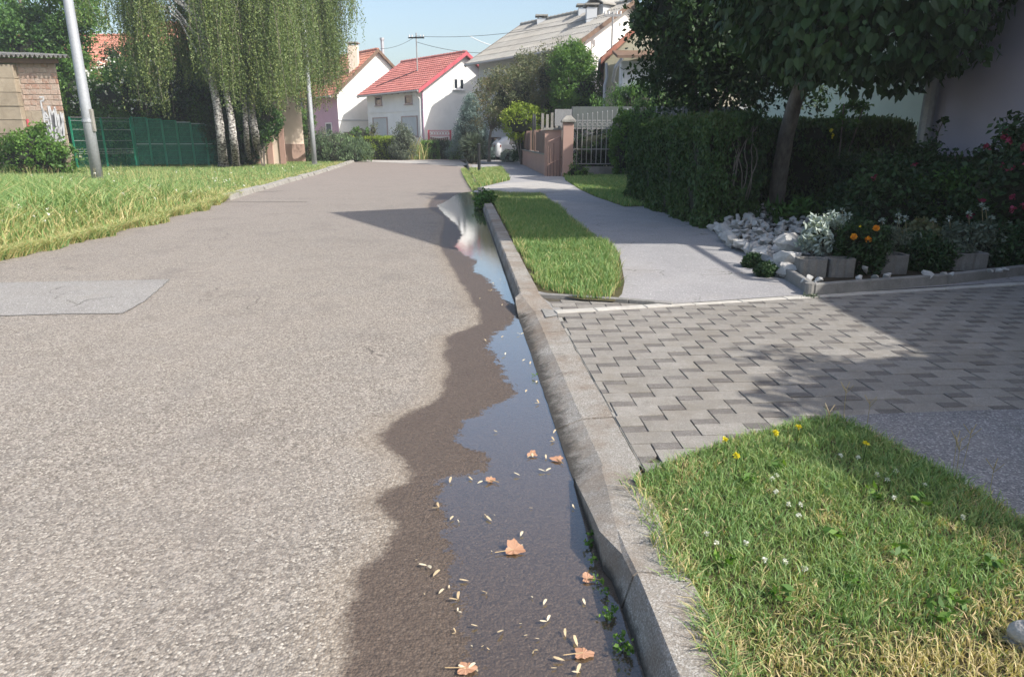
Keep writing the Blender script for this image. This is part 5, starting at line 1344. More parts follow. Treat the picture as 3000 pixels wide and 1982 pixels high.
x, y = XY(772, 31.6); bush('young_tree', 'drooping dark green maple shrub before the peach garden wall', 'shrub', (x, y, 2.0), (.95, .6, 1.1), 'leaf_green', .15, 80, .28, 45, seed=18, droop=.8, corek=.5, bottom=1.0)
x, y = XY(130, 25.1); bush('shrub', 'bright nettle-like shrub growing at the foot of the shed', 'shrub', (x - .2, y, .55), (1.45, .6, 1.0), 'leaf_bright', .12, 130, .28, 60, seed=19)
x, y = XY(898, 40.5); bush('shrub', 'round vivid green bush behind the lamp post by the peach house', 'shrub', (x, y, 2.0), (.65, .5, .85), 'leaf_bright', .09, 60, .22, 70, seed=20)
x, y = XY(903, 40.2); bush('shrub', 'withered brownish shrub beneath the vivid green bush', 'shrub', (x, y, .75), (.6, .4, .7), 'leaf_olive', .09, 50, .2, 40, seed=21)
x, y = at(978, 474)[:2]; bush('juniper', 'low spreading grey-green juniper mound at the road bend', 'juniper', (x - .1, y, .5), (2.0, 1.1, 1.05), 'leaf_juniper', .13, 240, .25, 80, seed=22, ratio=.22, axis=(0, 0, .6), droop=-.3, corek=.8)
x, y = at(1040, 472)[:2]; bush('shrub', 'small pale yellowish weed clump between juniper and hedge', 'shrub', (x + .2, y, .3), (.5, .35, .42), 'leaf_yellow', .09, 30, .15, 30, seed=23)
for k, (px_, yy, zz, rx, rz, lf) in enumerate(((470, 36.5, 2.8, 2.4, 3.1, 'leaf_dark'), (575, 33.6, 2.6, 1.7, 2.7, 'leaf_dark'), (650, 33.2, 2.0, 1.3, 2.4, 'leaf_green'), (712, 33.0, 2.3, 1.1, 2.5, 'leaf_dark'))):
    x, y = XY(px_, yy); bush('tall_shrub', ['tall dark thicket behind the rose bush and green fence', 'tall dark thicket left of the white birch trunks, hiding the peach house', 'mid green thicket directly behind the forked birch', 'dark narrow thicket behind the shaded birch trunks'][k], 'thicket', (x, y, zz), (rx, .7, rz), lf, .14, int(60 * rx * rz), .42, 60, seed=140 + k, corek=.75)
# far clipped hedges
def hedge(name, label, corners, z1, leaf, size, dens, parts='foliage', z0=.0, jitter=.05, axis=(0, 0, .5), ratio=.5, inset=.07, group='clipped hedges', cat='hedge', holes=None, bulge=.0):
    """corners: four ground points ccw"""
    cs = [Vector(c) for c in corners]; m = sum(cs, Vector((0, 0))) / 4
    root = thing(name, label, cat, (m.x, m.y, 0), group)
    b = MB(); ins = [(m + (c - m) * (1 - inset / max((c - m).length, .01) * 1.4))[:] for c in cs]; b.prism(ins, 0, z1 - inset); b.build('shade_core', M['dark_core'], root)  # the prism is an added dark filling that keeps light from passing through
    Ps = []
    for i in range(4):
        a, c = cs[i], cs[(i + 1) % 4]; L = (c - a).length; N = int(L * (z1 - z0) * dens); u_ = (c - a).normalized(); nrm = Vector((u_.y, -u_.x))
        s = rng.random(N) * L; z = z0 + rng.random(N) * (z1 - z0)
        wv = .045 * np.sin(s * 5 + i) + .035 * np.sin(s * 13 + z * 7) + .03 * np.sin(z * 11 + s * 3)
        off = rng.normal(0, jitter, N) + wv - .01
        P = np.stack([a.x + u_.x * s + nrm.x * off, a.y + u_.y * s + nrm.y * off, z], 1)
        if holes is not None: P = P[holes(P, i)]
        Ps.append(P)
    xs = [c.x for c in cs]; ysn = [c.y for c in cs]; area = (cs[1] - cs[0]).length * (cs[2] - cs[1]).length
    P = scatter([c[:] for c in cs], int(area * dens)); Ps.append(np.stack([P[:, 0], P[:, 1], z1 + rng.normal(0, jitter, len(P)) + .03 * np.sin(P[:, 0] * 7 + P[:, 1] * 5)], 1))
    P = np.concatenate(Ps); P = P[P[:, 2] > .01]
    t = np.clip(fbm(P[:, [0, 2]], 1.6, 3) * .6 + rng.random(len(P)) * .5 - .05, 0, 1)
    fast_mesh(parts, leaf_quads(P, size, axis=axis, ratio=ratio), 4, M[leaf], root, t)
    return root
def rect(px0, px1, py, depth, z=0):
    a, c = at(px0, py, z), at(px1, py, z); return [(a[0], a[1]), (c[0], c[1]), (c[0], c[1] + depth), (a[0], a[1] + depth)]
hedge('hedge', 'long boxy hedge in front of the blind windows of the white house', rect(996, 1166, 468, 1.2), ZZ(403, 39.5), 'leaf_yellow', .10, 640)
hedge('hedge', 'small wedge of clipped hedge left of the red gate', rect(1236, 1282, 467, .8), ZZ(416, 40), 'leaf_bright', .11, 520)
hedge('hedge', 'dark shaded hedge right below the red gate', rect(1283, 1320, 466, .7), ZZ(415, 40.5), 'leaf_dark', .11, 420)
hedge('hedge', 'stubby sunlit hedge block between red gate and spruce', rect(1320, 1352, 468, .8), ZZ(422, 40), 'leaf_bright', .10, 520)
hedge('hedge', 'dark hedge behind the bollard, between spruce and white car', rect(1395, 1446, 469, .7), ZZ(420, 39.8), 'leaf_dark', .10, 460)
x, y = XY(1180, 42.0); bush('shrub', 'loose tall grey-green shrub in front of the white house', 'shrub', (x, y, .95), (.72, .5, .95), 'leaf_sedum', .13, 85, .3, 50, seed=30, ratio=.25, axis=(0, 0, .8), corek=.6)
x, y = XY(1098, 43.0); bush('shrub', 'little purple-leaved shrub above the boxy hedge', 'shrub', (x, y, 1.7), (.3, .3, .4), 'leaf_olive', .08, 20, .15, 20, seed=31, corek=.5)
x, y = XY(1060, 43); bush('shrub', 'light green sprig rising over the boxy hedge', 'shrub', (x, y, 1.5), (.55, .3, .45), 'leaf_bright', .10, 26, .18, 30, seed=32)
# dry reed clump and stake
x, y = at(1195, 467)[:2]; rd = thing('reed_clump', 'straw coloured tall grass clump beside the boxy hedge', 'grass clump', (x, y, 0))
P = np.stack([x + rng.normal(0, .6, 700), y + rng.normal(0, .25, 700)], 1); V_, T_ = blades(P, 0.0, 1.0, .02, .35); fast_mesh('stalks', V_, 4, M['grass'], rd, np.clip(T_ * .5 + .4, 0, 1))
b = MB(); b.tube([(x + .2, y - .2, 0), (x + .85, y - .2, 1.35)], .03, 6); tag(b.build('wooden_stake', M['straw']), 'pale leaning stick beside the straw coloured grass clump', 'stake')
# blue spruce, spiky plant
x, y = XY(1383, 39.6); sp_ = thing('blue_spruce', 'small blue spruce in front of the shaded gable', 'spruce', (x, y, 0))
b = MB(); b.tube([(x, y, 0), (x, y, 3.2)], [.09, .02], 8); b.build('trunk', M['bark'], sp_)
r_ = np.random.default_rng(8); hh = r_.random(260) ** .8; zz = .35 + 3.1 * hh; rad = (1.35 * (1 - hh) + .10); an = r_.random(260) * 6.283
cc = np.stack([x + rad * np.cos(an) * r_.uniform(.75, 1.05, 260), y + rad * np.sin(an) * r_.uniform(.75, 1.05, 260), zz - rad * .12], 1)
P = np.repeat(cc, 70, 0) + r_.normal(0, .12, (260 * 70, 3)); fast_mesh('crown', leaf_quads(P, .10, ratio=.25), 4, M['leaf_blue'], sp_, np.clip(np.repeat(r_.random(260), 70) * .7 + r_.random(260 * 70) * .3, 0, 1))
core(sp_, (x, y, 1.5), (.75, .75, 1.2))
x, y = at(1386, 486)[:2]; yu = thing('yucca', 'dark spiky yucca on its own trunk beside the bollard', 'yucca', (x, y, 0))
b = MB(); b.tube([(x, y, 0), (x + .02, y, .7)], [.2, .14], 8); b.build('trunk', M['bark'], yu)
N = 900; d = unit(r_.normal(size=(N, 3)) + np.array([0, 0, .15])); c = np.array([x, y, .85]) + d * .42
fast_mesh('spiky_leaves', leaf_quads(c, .62, axis=d * 4, ratio=.07, vary=.2), 4, M['leaf_sedum'], yu, r_.random(N) * .5); core(yu, (x, y, .6), (.42, .4, .5))
# fruit trees in front of the grey house
x, y = XY(1560, 34); tree('fruit_tree', 'olive-grey leaved fruit tree with ripening fruit before the grey roof', (x, y, 0), (x, y, 3), [((x - .9, y, 3.2), (1.9, 1.3, 1.55)), ((x + .8, y, 4.0), (1.5, 1.2, 1.4)), ((x + 1.1, y, 2.6), (1.3, 1.0, 1.2))], 'leaf_olive', .115, .12, 41, 150, .34, 52, .35, ratio=.35, corek=.42)
x, y = XY(1432, 36.5); tree('fruit_tree', 'sparser brownish fruit tree left of the olive-grey one, over the white car', (x, y, 0), (x + .3, y, 2.6), [((x + .6, y, 2.8), (1.5, 1.1, 1.5)), ((x + 1.7, y, 4.1), (.7, .7, 1.2))], 'leaf_olive', .115, .09, 45, 130, .34, 45, .35, ratio=.35, corek=.3, bottom=1.75)
x, y = XY(1690, 32.5); tree('peach_tree', 'bright green narrow-leaved tree beside the beige house', (x, y, 0), (x, y, 2.8), [((x, y, 3.2), (1.45, 1.1, 1.5)), ((x - .3, y, 4.4), (.8, .7, .9))], 'leaf_bright', .16, .10, 50, 150, .34, 55, .4, ratio=.28, droop=.7, corek=.5)
x, y = XY(1530, 32.5); bush('shrub', 'yellow-green leafy shrub behind the roadside wall', 'shrub', (x, y, 2.0), (.95, .7, .75), 'leaf_yellow', .10, 90, .25, 60, seed=60)
x, y = at(1493, 479)[:2]; bush('lavender', 'round grey lavender bush in front of the white car wheel', 'lavender', (x, y, .32), (.46, .4, .36), 'leaf_silver', .12, 80, .11, 45, seed=61, ratio=.13, axis=(0, 0, .8), corek=.8)
x, y = at(1528, 486)[:2]; bush('shrub', 'dark shrub at the far end of the roadside wall', 'shrub', (x, y, .8), (.35, .4, .8), 'leaf_dark', .09, 50, .2, 50, seed=62)
# greenery behind and over the metal fence
x, y = XY(1880, 27.3); bush('bamboo_row', 'feathery green hedge top showing above the grey screen', 'shrub', (x + .3, y, 2.2), (2.1, .6, 1.05), 'leaf_green', .16, 200, .25, 55, seed=63, ratio=.2, axis=(0, 0, 1), corek=.7)
x, y = XY(1825, 22.3); bush('ivy_bush', 'sunlit climbing bush at the right end of the metal railing', 'climber', (x, y, 1.05), (.42, .35, 1.05), 'leaf_bright', .085, 110, .17, 70, seed=64)
x, y = XY(1870, 21.8); bush('shrub', 'shaded leafy shrub behind the big clipped hedge end', 'shrub', (x + .15, y, 1.2), (.5, .4, 1.15), 'leaf_green', .085, 90, .18, 60, seed=65)
x, y = XY(1775, 23.9); bush('shrub', 'dark shrubbery seen through the metal railing', 'shrub', (x, y, .9), (1.5, .35, .75), 'leaf_dark', .085, 110, .22, 50, seed=66)
x, y = XY(1700, 21.7); bush('weed', 'sunlit weeds at the foot of the salmon pillar', 'weed', (x - .05, y + .1, .2), (.42, .2, .3), 'leaf_bright', .10, 30, .12, 40, seed=67, ratio=.2, axis=(0, 0, 1))

# ---- big clipped thuja hedge by the path, with a gap of bare stems
hA = (2.62, 9.25); hB = (3.32, 9.45); hC = (3.15, 14.2); hD = (2.33, 14.0)
def hole(P, i):
    if i != 0: return np.ones(len(P), bool)
    d = np.hypot((P[:, 0] - 3.02) / .22, (P[:, 2] - .93) / .40); return (d > .9) | (rng.random(len(P)) < .12)
hedge('hedge', 'big dark clipped conifer hedge block with bare brown stems at its near end', [hA, hB, hC, hD], 1.50, 'leaf_thuja', .062, 5200, jitter=.035, axis=(0, 0, .9), ratio=.45, holes=hole)
b = MB()
for k in range(9):
    xx = 2.86 + k * .04; b.tube(curve_pts([(xx, 9.36, .45), (xx + random.uniform(-.08, .08), 9.31, .8), (xx + random.uniform(-.12, .12), 9.33, 1.1), (xx + random.uniform(-.2, .2), 9.36, 1.4)], 3, .01), .007, 5)
b.build('bare_stems', M['bark'], bpy.data.objects['hedge.005'] if 'hedge.005' in bpy.data.objects else None)
hedge('hedge', 'dark conifer hedge behind the tree trunk and the rock bed', [(3.75, 11.5), (6.2, 11.0), (6.3, 11.9), (3.7, 12.2)], 1.47, 'leaf_thuja', .08, 2300, jitter=.04, axis=(0, 0, .9))
hedge('hedge', 'low dark hedge strip along the lilac house plinth', [(5.0, 7.2), (5.45, 7.2), (5.45, 11), (5.0, 11)], .92, 'leaf_dark', .07, 1800, jitter=.07)

# ---- round-headed tree with big heart-shaped leaves
tb_ = (3.98, 10.2, 0)
ct = thing('catalpa_tree', 'round-headed tree with big drooping heart-shaped leaves and curved bare trunk', 'tree', tb_)
path = curve_pts([onY(2268, 660, 10.2), onY(2278, 560, 10.15), onY(2296, 440, 10.0), onY(2322, 320, 9.85), onY(2362, 215, 9.7), onY(2380, 130, 9.6), onY(2400, 40, 9.5)], 4, .008)
path[0].z = 0; n = len(path); trunk_mesh('trunk', path, [.122 * (1.2 if i == 0 else 1 - .35 * i / n) for i in range(n)], M['bark'], ct, 14)
tips = [(4.3 + 1.5 * math.cos(a), 8.9 + 1.4 * math.sin(a), 3.0 + .9 * (i % 3)) for i, a in enumerate([k * .9 for k in range(8)])]; limbs('limb', path[int(n * .78)], tips, .055, M['bark'], ct)
r_ = np.random.default_rng(21)
def cat_leaves(c, R3, N, zmin):
    d = unit(r_.normal(size=(N, 3))); k = r_.random((N, 1)); rad = np.where(k < .72, .86 + .16 * r_.random((N, 1)), .35 + .5 * r_.random((N, 1)))
    wb = 1 + .09 * np.sin(d[:, :1] * 7 + 1) * np.sin(d[:, 1:2] * 6) + .06 * np.sin(d[:, 2:3] * 12 + d[:, :1] * 9)
    P = np.array(c) + d * rad * wb * np.array(R3); keep = P[:, 2] > zmin + .16 * np.sin(P[:, 0] * 5.1) + .10 * np.sin(P[:, 0] * 13 + P[:, 1] * 7)
    P, d = P[keep], d[keep]
    ax = d * .35 + r_.normal(0, .42, P.shape) + np.array([0, 0, -1.0]); nr = d + r_.normal(0, .35, P.shape) + np.array([0, 0, .25])
    return P, ax, nr
P, ax, nr = cat_leaves((4.15, 8.75, 3.75), (1.85, 1.75, 2.2), 15000, 1.88)
ok = ~((P[:, 0] > 5.38)); P, ax, nr = P[ok], ax[ok], nr[ok]
tn = np.clip(r_.random(len(P)) * .6 + .4 * (fbm(P[:, [0, 2]], 1.9, 2)), 0, 1)
fast_mesh('crown', heart_leaves(P, .112, ax, nr, .5), 5, M['leaf_cat'], ct, np.concatenate([tn, tn]))
# smaller-leaved tree left of it
t2 = thing('plum_tree', 'dense dark small-leaved tree above the clipped hedge, left of the heart-leaved one', 'tree', (3.6, 13.4, 0))
for k, (a, c) in enumerate((((3.45, 13.4), (3.2, 13.2)), ((3.6, 13.5), (3.9, 13.6)), ((3.7, 13.35), (4.3, 13.2)))):
    b = MB(); b.tube([(a[0], a[1], 0), (a[0] + .02, a[1], 1.4), (c[0], c[1], 3.2)], [.06, .055, .03], 8); b.build('trunk', M['bark'], t2, smooth=True)
P1, T1 = clumps((3.35, 13.3, 3.55), (1.25, 1.3, 1.75), 420, .30, 60, .40, 1.62, seed=70); P2, T2 = clumps((4.7, 13.2, 3.6), (1.6, 1.3, 2.1), 430, .32, 60, .35, 1.60, seed=71)
fast_mesh('crown', leaf_quads(np.concatenate([P1, P2]), .105, droop=.8, ratio=.48), 4, M['leaf_dark'], t2, np.concatenate([T1, T2]))
core(t2, (3.4, 13.3, 3.6), (.85, .8, 1.1)); core(t2, (4.7, 13.3, 3.9), (1.1, .8, 1.3), seed=5)
# garden tree outside the picture on the right whose shade crosses the paving
x, y = 5.15, 1.1
tree('garden_tree', 'small round garden tree beside the near end of the lilac house', (x, y, 0), (x, y, 1.9), [((x, y, 2.35), (1.45, 1.25, 1.15))], 'leaf_green', .09, .08, 80, 340, .28, 100, .3, corek=.95)

# ---- climbing roses in front of the lilac wall
def rose(label, c, r, seed, leaf='leaf_dark', flowers=None, nfl=20, stems=None):
    root = bush('rose_bush', label, 'rose bush', c, r, leaf, .06, int(150 * r[0] * r[2] + 40), .16, 55, seed=seed, corek=.6, ratio=.6)
    if flowers:
        r2 = np.random.default_rng(seed); D = unit(r2.normal(size=(nfl, 3))); D[:, 0] = -abs(D[:, 0]) * .8; D[:, 1] = -abs(D[:, 1]); Pf = np.array(c) + unit(D) * np.array(r) * 1.03
        for k in range(nfl):
            b = MB(); 
            q = np.repeat(Pf[k:k + 1], 14, 0) + r2.normal(0, .013, (14, 3)); fast_mesh('blossom', leaf_quads(q, .032, ratio=1.0, vary=.3), 4, M[flowers], root)
    return root
rose('crimson flowering climber against the right end of the lilac wall', (4.85, 6.75, .78), (.45, .5, .55), 91, 'leaf_dark', 'petal_pink', 34)
rose('leafy green rose bush without bloom in front of the plinth', (4.4, 7.7, .5), (.7, .55, .48), 92, 'leaf_dark', 'petal_pink', 4)
rose('tall shaded rose bush at the foot of the lilac wall', (5.0, 8.6, .62), (.4, .7, .55), 93, 'leaf_dark')
ys_r = thing('yellow_rose', 'slender yellow rose rising out of the dark hedge below the cream wall', 'rose bush', (5.15, 11.1, 0))
b = MB(); b.tube([(5.15, 11.05, 0), (5.1, 11.0, 1.2), (5.05, 10.95, 1.75)], .012, 5); b.tube([(5.15, 11.05, .6), (5.3, 11.0, 1.3), (5.35, 10.95, 1.7)], .01, 5); b.build('stems', M['bark'], ys_r)
P1, T1 = clumps((5.18, 10.95, 1.58), (.36, .15, .26), 26, .08, 16, .3, seed=95); fast_mesh('foliage', leaf_quads(P1, .07, ratio=.6), 4, M['leaf_green'], ys_r, T1)
for (px_, py_) in ((2437, 382), (2441, 398)):
    q = onY(px_, py_, 10.8); P = np.array([q]) + rng.normal(0, .011, (14, 3)); fast_mesh('blossom', leaf_quads(P, .034, ratio=1), 4, M['petal_yellow'], ys_r)
rs2 = thing('single_rose', 'single tall rose stem with a dark bud silhouetted on the lilac wall', 'rose', (5.3, 8.9, 0))
q = [onY(2700, 470, 8.9), onY(2735, 420, 8.85), onY(2752, 380, 8.8), onY(2765, 352, 8.8)]
b = MB(); b.tube([(q[0][0], q[0][1], 0), *q], .007, 5); b.build('stem', M['bark'], rs2)
P = np.concatenate([np.array([q[i]]) + rng.normal(0, .05, (14, 3)) for i in range(3)]); fast_mesh('foliage', leaf_quads(P, .065, ratio=.65), 4, M['leaf_dark'], rs2)
P = np.array([q[3]]) + rng.normal(0, .018, (24, 3)); fast_mesh('bud', leaf_quads(P, .06, ratio=1), 4, M['leaf_dark'], rs2)

# ================================================================ FRONT GARDEN: edging, rocks, planters, flowers
eg = tag(empty('garden_edging', (2.4, 5.6, 0)), 'low grey concrete edging round the flower bed corner, by the drive', 'edging')
ec = at(2371, 868, PZ)[:2]; ea = at(2296, 815, RZ)[:2]; er = [at(2775, 836, PZ)[:2], at(3010, 808, PZ)[:2], at(3400, 762, PZ)[:2]]
def edge_piece(a, c, w, z1, side=1, g0=.01):
    dx, dy = c[0] - a[0], c[1] - a[1]; l = math.hypot(dx, dy); ux_, uy_ = dx / l, dy / l; nx, ny = -uy_ * w * side, ux_ * w * side
    a = (a[0] + ux_ * g0, a[1] + uy_ * g0); b = MB(); b.prism([a, c, (c[0] + nx, c[1] + ny), (a[0] + nx, a[1] + ny)], 0, z1); return b.build('edging_slab', M['edging'], eg, bevel=.008)
edge_piece(ec, er[0], .055, .165, 1, .045); edge_piece(er[0], er[1], .055, .165); edge_piece(er[1], er[2], .055, .165)
edge_piece(ec, ea, .055, .17, -1, .045)
b = MB(); b.tube([(ec[0], ec[1] + .02, 0), (ec[0], ec[1] + .02, .172)], .035, 10); b.build('corner_piece', M['edging'], eg)
P = np.stack([ec[0] + rng.normal(0, .03, 160), ec[1] - .02 + rng.normal(0, .02, 160), PZ + abs(rng.normal(0, .014, 160))], 1)
mo = fast_mesh('moss_tuft', leaf_quads(P, .016, ratio=.7), 4, M['leaf_sedum']); tag(mo, 'small pale moss tuft at the corner of the garden edging', 'moss')

bed = [(2.66, 9.15), at(2190, 745, RZ)[:2], at(2250, 785, RZ)[:2], ea, (ea[0] + .06, ea[1] - .05), (ec[0] + .05, ec[1] + .06), (er[0][0], er[0][1] + .05), (er[1][0], er[1][1] + .05), (7, 6.9), (7, 11.2), (3.6, 11.2)]
b = MB(); b.prism(bed, -.02, .112); tag(b.build('flower_bed_soil', M['soil_dark']), **ST)
def hull_rock(seed, k=13):
    r = np.random.default_rng(seed); bm = bmesh.new(); d = unit(r.normal(size=(k, 3))) * (.8 + .3 * r.random((k, 1))) * np.array([.55, .42, .36])
    for q in d: bm.verts.new(q)
    bmesh.ops.convex_hull(bm, input=bm.verts); bmesh.ops.delete(bm, geom=[v for v in bm.verts if not v.link_faces], context='VERTS')
    me = bpy.data.meshes.new('rock'); bm.to_mesh(me); bm.free(); me.materials.append(M['rock']); return me
RK = [hull_rock(s, 12 + s % 4) for s in range(10)]
rb_ = tag(empty('rock_bed', (2.6, 8, 0)), 'bed of broken white limestone rocks between path, hedge and planters', 'rockery')
def rock(x, y, z, s, parent=rb_, fl=1.0):
    o = bpy.data.objects.new('rock', random.choice(RK)); COL.objects.link(o); o.parent = parent; o.matrix_parent_inverse = Matrix.Translation(-parent.location)
    o.location = (x, y, z); o.rotation_euler = (random.uniform(-.5, .5), random.uniform(-.5, .5), random.uniform(0, 6.28)); o.scale = (s * random.uniform(.85, 1.2), s, s * random.uniform(.75, 1.1) * fl); return o
front = [(2.70, 9.25), at(2130, 722, RZ)[:2], at(2190, 745, RZ)[:2], at(2250, 787, RZ)[:2], at(2290, 815, RZ)[:2]]
L_ = 0
nfr = 34
for i in range(nfr):                      # larger pieces along the path
    t = i / (nfr - 1) * (len(front) - 1); k = min(int(t), len(front) - 2); f = t - k
    x = front[k][0] + (front[k + 1][0] - front[k][0]) * f; y = front[k][1] + (front[k + 1][1] - front[k][1]) * f
    rock(x + random.uniform(.01, .08), y, .13 + random.uniform(0, .02), random.uniform(.15, .23))
q = onY(2290, 790, 6.12); rock(q[0] + .02, q[1], .20, .30); q = onY(2315, 735, 6.35); rock(q[0], q[1], .30, .27)
cand = []
while len(cand) < 250:
    y = random.uniform(6.1, 10.9) ** 1.0; x = random.uniform(2.3, 4.6)
    xf = np.interp(y, [p[1] for p in reversed(front)], [p[0] for p in reversed(front)])
    if x < xf + .05: continue
    wid = 1.5 if y > 8.2 else (.62 + (y - 6.1) * .35)
    if x > xf + wid: continue
    cand.append((x, y, xf))
for (x, y, xf) in cand:
    mound = .11 * min(1, (x - xf) / .25); s = random.uniform(.09, .17) if x - xf < .55 else random.uniform(.07, .12)
    rock(x, y, .14 + mound * random.uniform(.4, 1.1), s)
# finer rubble between and behind the larger pieces
rub = MB(); rr_ = np.random.default_rng(77); nr_ = 0
while nr_ < 1500:
    y = rr_.uniform(6.2, 11.0); x = rr_.uniform(2.4, 5.6); xf = np.interp(y, [p[1] for p in reversed(front)], [p[0] for p in reversed(front)])
    if x < xf + .03 or (y < 7.6 and x > 3.0 + (y - 6.2) * .9): continue
    me = RK[nr_ % 10]; s = rr_.uniform(.055, .105); M4 = Matrix.Translation((x, y, .125 + (.05 * min(1, (x - xf) / .3) if y < 9 else .03) * rr_.random())) @ Matrix.Rotation(rr_.uniform(0, 6.28), 4, 'Z') @ Matrix.Rotation(rr_.uniform(-.6, .6), 4, 'X') @ Matrix.Scale(s, 4)
    k = len(rub.v); rub.v += [tuple(M4 @ v.co) for v in me.vertices]; rub.f += [tuple(k + i for i in p.vertices) for p in me.polygons]; rub.mi += [0] * len(me.polygons); nr_ += 1
tag(rub.build('rubble', M['rock'], rb_), kind='stuff')
SL = ['smallest white stone at the left foot of the first planter', 'round white stone before the first planter', 'flat white stone before the first planter, right of the round one', 'pebble tucked under the stones before the first planter', 'pointed white stone left below the marigolds', 'big pale stone standing upright between second and third planter', 'little stone perched highest between second and third planter', 'small stone at the left foot of the third planter', 'pale bluish stone at the foot of the third planter', 'broad white stone below the dark low shrub', 'pale stone right of the broad one below the dark low shrub', 'small stone beside the left foot of the furthest planter', 'white stone right of the furthest planter', 'middle one of the three stones right of the furthest planter', 'last small stone far along the garden edging']
for si, (px_, py_, s) in enumerate(((2354, 826, .05), (2376, 822, .075), (2400, 829, .07), (2388, 832, .04), (2520, 822, .07), (2541, 797, .085), (2552, 772, .05), (2566, 817, .06), (2602, 815, .085), (2722, 812, .10), (2768, 808, .07), (2790, 808, .06), (2905, 800, .07), (2930, 797, .06), (2950, 792, .05))):
    x, y, _ = at(px_, py_, .15); o = bpy.data.objects.new('loose_stone', random.choice(RK)); COL.objects.link(o); o.location = (x, y + .02, .14 + s * .35); o.scale = (s * 1.1,) * 3; o.rotation_euler = (random.random(), random.random(), random.random() * 6)
    tag(o, SL[si], 'stone', 'white stones behind the edging')
# fluted concrete planters
def planter(px0, px1, Y, h, label):
    xa, xb = onY(px0, 790, Y)[0], onY(px1, 790, Y)[0]; cx_, w = (xa + xb) / 2, (xb - xa) / 2
    t = thing('planter', label, 'planter', (cx_, Y, 0), 'fluted concrete planters')
    n = 36; b = MB(); base = 0; rings = []
    for (sc_, z) in ((1.0, .06), (1.0, .128 + h), (.80, .128 + h), (.78, .10 + h)):
        ring = []
        for i in range(n):
            a = 2 * math.pi * i / n; fl = 1 - .075 * (i % 4 == 0)
            sq = 1 / max(abs(math.cos(a)), abs(math.sin(a))) ** .8
            ring.append((cx_ + math.cos(a) * w * sc_ * fl * sq / 1.0, Y + w * .75 + math.sin(a) * w * .75 * sc_ * fl * sq, z))
        rings.append(ring)
    for r_i in rings: b.v += r_i
    for k in range(3):
        for i in range(n): b.f.append((k * n + i, k * n + (i + 1) % n, (k + 1) * n + (i + 1) % n, (k + 1) * n + i)); b.mi.append(0)
    b.build('shell', M['planter'], t)
    b = MB(); b.poly([(p[0], p[1], .095 + h) for p in rings[3]]); b.build('soil', M['soil_dark'], t); return cx_, Y + w * .9
planter(2346, 2429, 5.69, .140, 'first concrete planter beside the pile of white rocks, under the silver leaves')
planter(2430, 2512, 5.71, .140, 'second concrete planter, below the orange marigolds')
planter(2560, 2670, 5.86, .145, 'third concrete planter with a white stone at each foot')
planter(2790, 2902, 6.02, .135, 'planter furthest along the edging, half overgrown by low shrubs')
def pl(name, label, cat, px, py, Y, r, leaf, size, n_cl, cl, per, seed, **kw):
    q = onY(px, py, Y); return bush(name, label, cat, q, r, leaf, size, n_cl, cl, per, seed=seed, **kw), q
pl('dusty_miller', 'silver felty-leaved plant spilling over the first planter', 'silver plant', 2418, 692, 6.1, (.22, .18, .17), 'leaf_silver', .055, 75, .055, 22, 101, ratio=.38, corek=.55, axis=(0, 0, .5))
pl('silver_sprigs', 'grey sprigs of silver leaves among the rocks behind the first planter', 'silver plant', 2455, 668, 6.55, (.20, .14, .12), 'leaf_silver', .05, 45, .05, 20, 102, ratio=.35, corek=.4)
mg, q = pl('marigold_plant', 'dark green marigold bush with orange blooms over the second planter', 'marigold', 2520, 712, 5.95, (.24, .16, .17), 'leaf_dark', .045, 130, .06, 50, 103, ratio=.35, corek=.6)
for (px_, py_, s) in ((2501, 693, .030), (2543, 702, .032), (2567, 668, .028), (2520, 663, .010)):
    c = np.array(onY(px_, py_, 5.80)); N = 90; d = unit(rng.normal(size=(N, 3))); d[:, 1] -= .4; d = unit(d)
    P = c + d * s * .62 * np.array([1, .8, 1]); fast_mesh('bloom' if s > .02 else 'bud', leaf_quads(P, s * .85, ratio=.9, axis=d * .2), 4, M['petal_orange' if s > .02 else 'petal_yellow'], mg, rng.random(N))
    b = MB(); b.tube([(c[0], c[1], c[2] - s * .6), (c[0] + .005, c[1] + .04, c[2] - .10)], .004, 4); b.build('flower_stalk', M['leaf_dark'], mg)
pl('spilling_plant', 'dark foliage spilling down between second and third planter', 'plant', 2535, 768, 5.9, (.13, .10, .10), 'leaf_dark', .04, 40, .05, 40, 104, corek=.5)
pl('lavender_clump', 'thin bluish grey plant over the third planter', 'plant', 2605, 715, 6.2, (.22, .15, .13), 'leaf_sedum', .06, 60, .06, 22, 105, ratio=.16, corek=.4, axis=(0, 0, .5))
pl('sedum', 'reddish leaved sedum between grey plant and low shrubs', 'plant', 2690, 690, 6.6, (.18, .16, .12), 'leaf_olive', .05, 50, .06, 30, 106, corek=.6, ratio=.7)
pl('low_shrub', 'dark low shrub hanging over the edging near the third planter', 'shrub', 2700, 752, 6.15, (.24, .18, .17), 'leaf_dark', .04, 110, .07, 60, 107, corek=.7)
pl('low_shrub', 'wide greyish cotoneaster covering the bed in front of the furthest planter', 'shrub', 2830, 722, 6.5, (.42, .28, .19), 'leaf_sedum', .042, 200, .08, 60, 108, corek=.75)
pl('low_shrub', 'dark shrub at the far right end of the flower bed', 'shrub', 2975, 740, 6.35, (.26, .25, .22), 'leaf_dark', .045, 120, .08, 60, 109, corek=.75)
pl('leafy_perennial', 'strap-leaved perennial at the foot of the curved trunk', 'plant', 2335, 622, 9.3, (.32, .25, .13), 'leaf_green', .22, 30, .10, 9, 110, ratio=.22, corek=0, axis=(0, 0, .3), stems=0)
pl('low_shrub', 'dark ground shrub behind the rocks under the big-leaved tree', 'shrub', 2560, 590, 9.9, (.8, .35, .25), 'leaf_dark', .06, 120, .12, 45, 111, corek=.8)
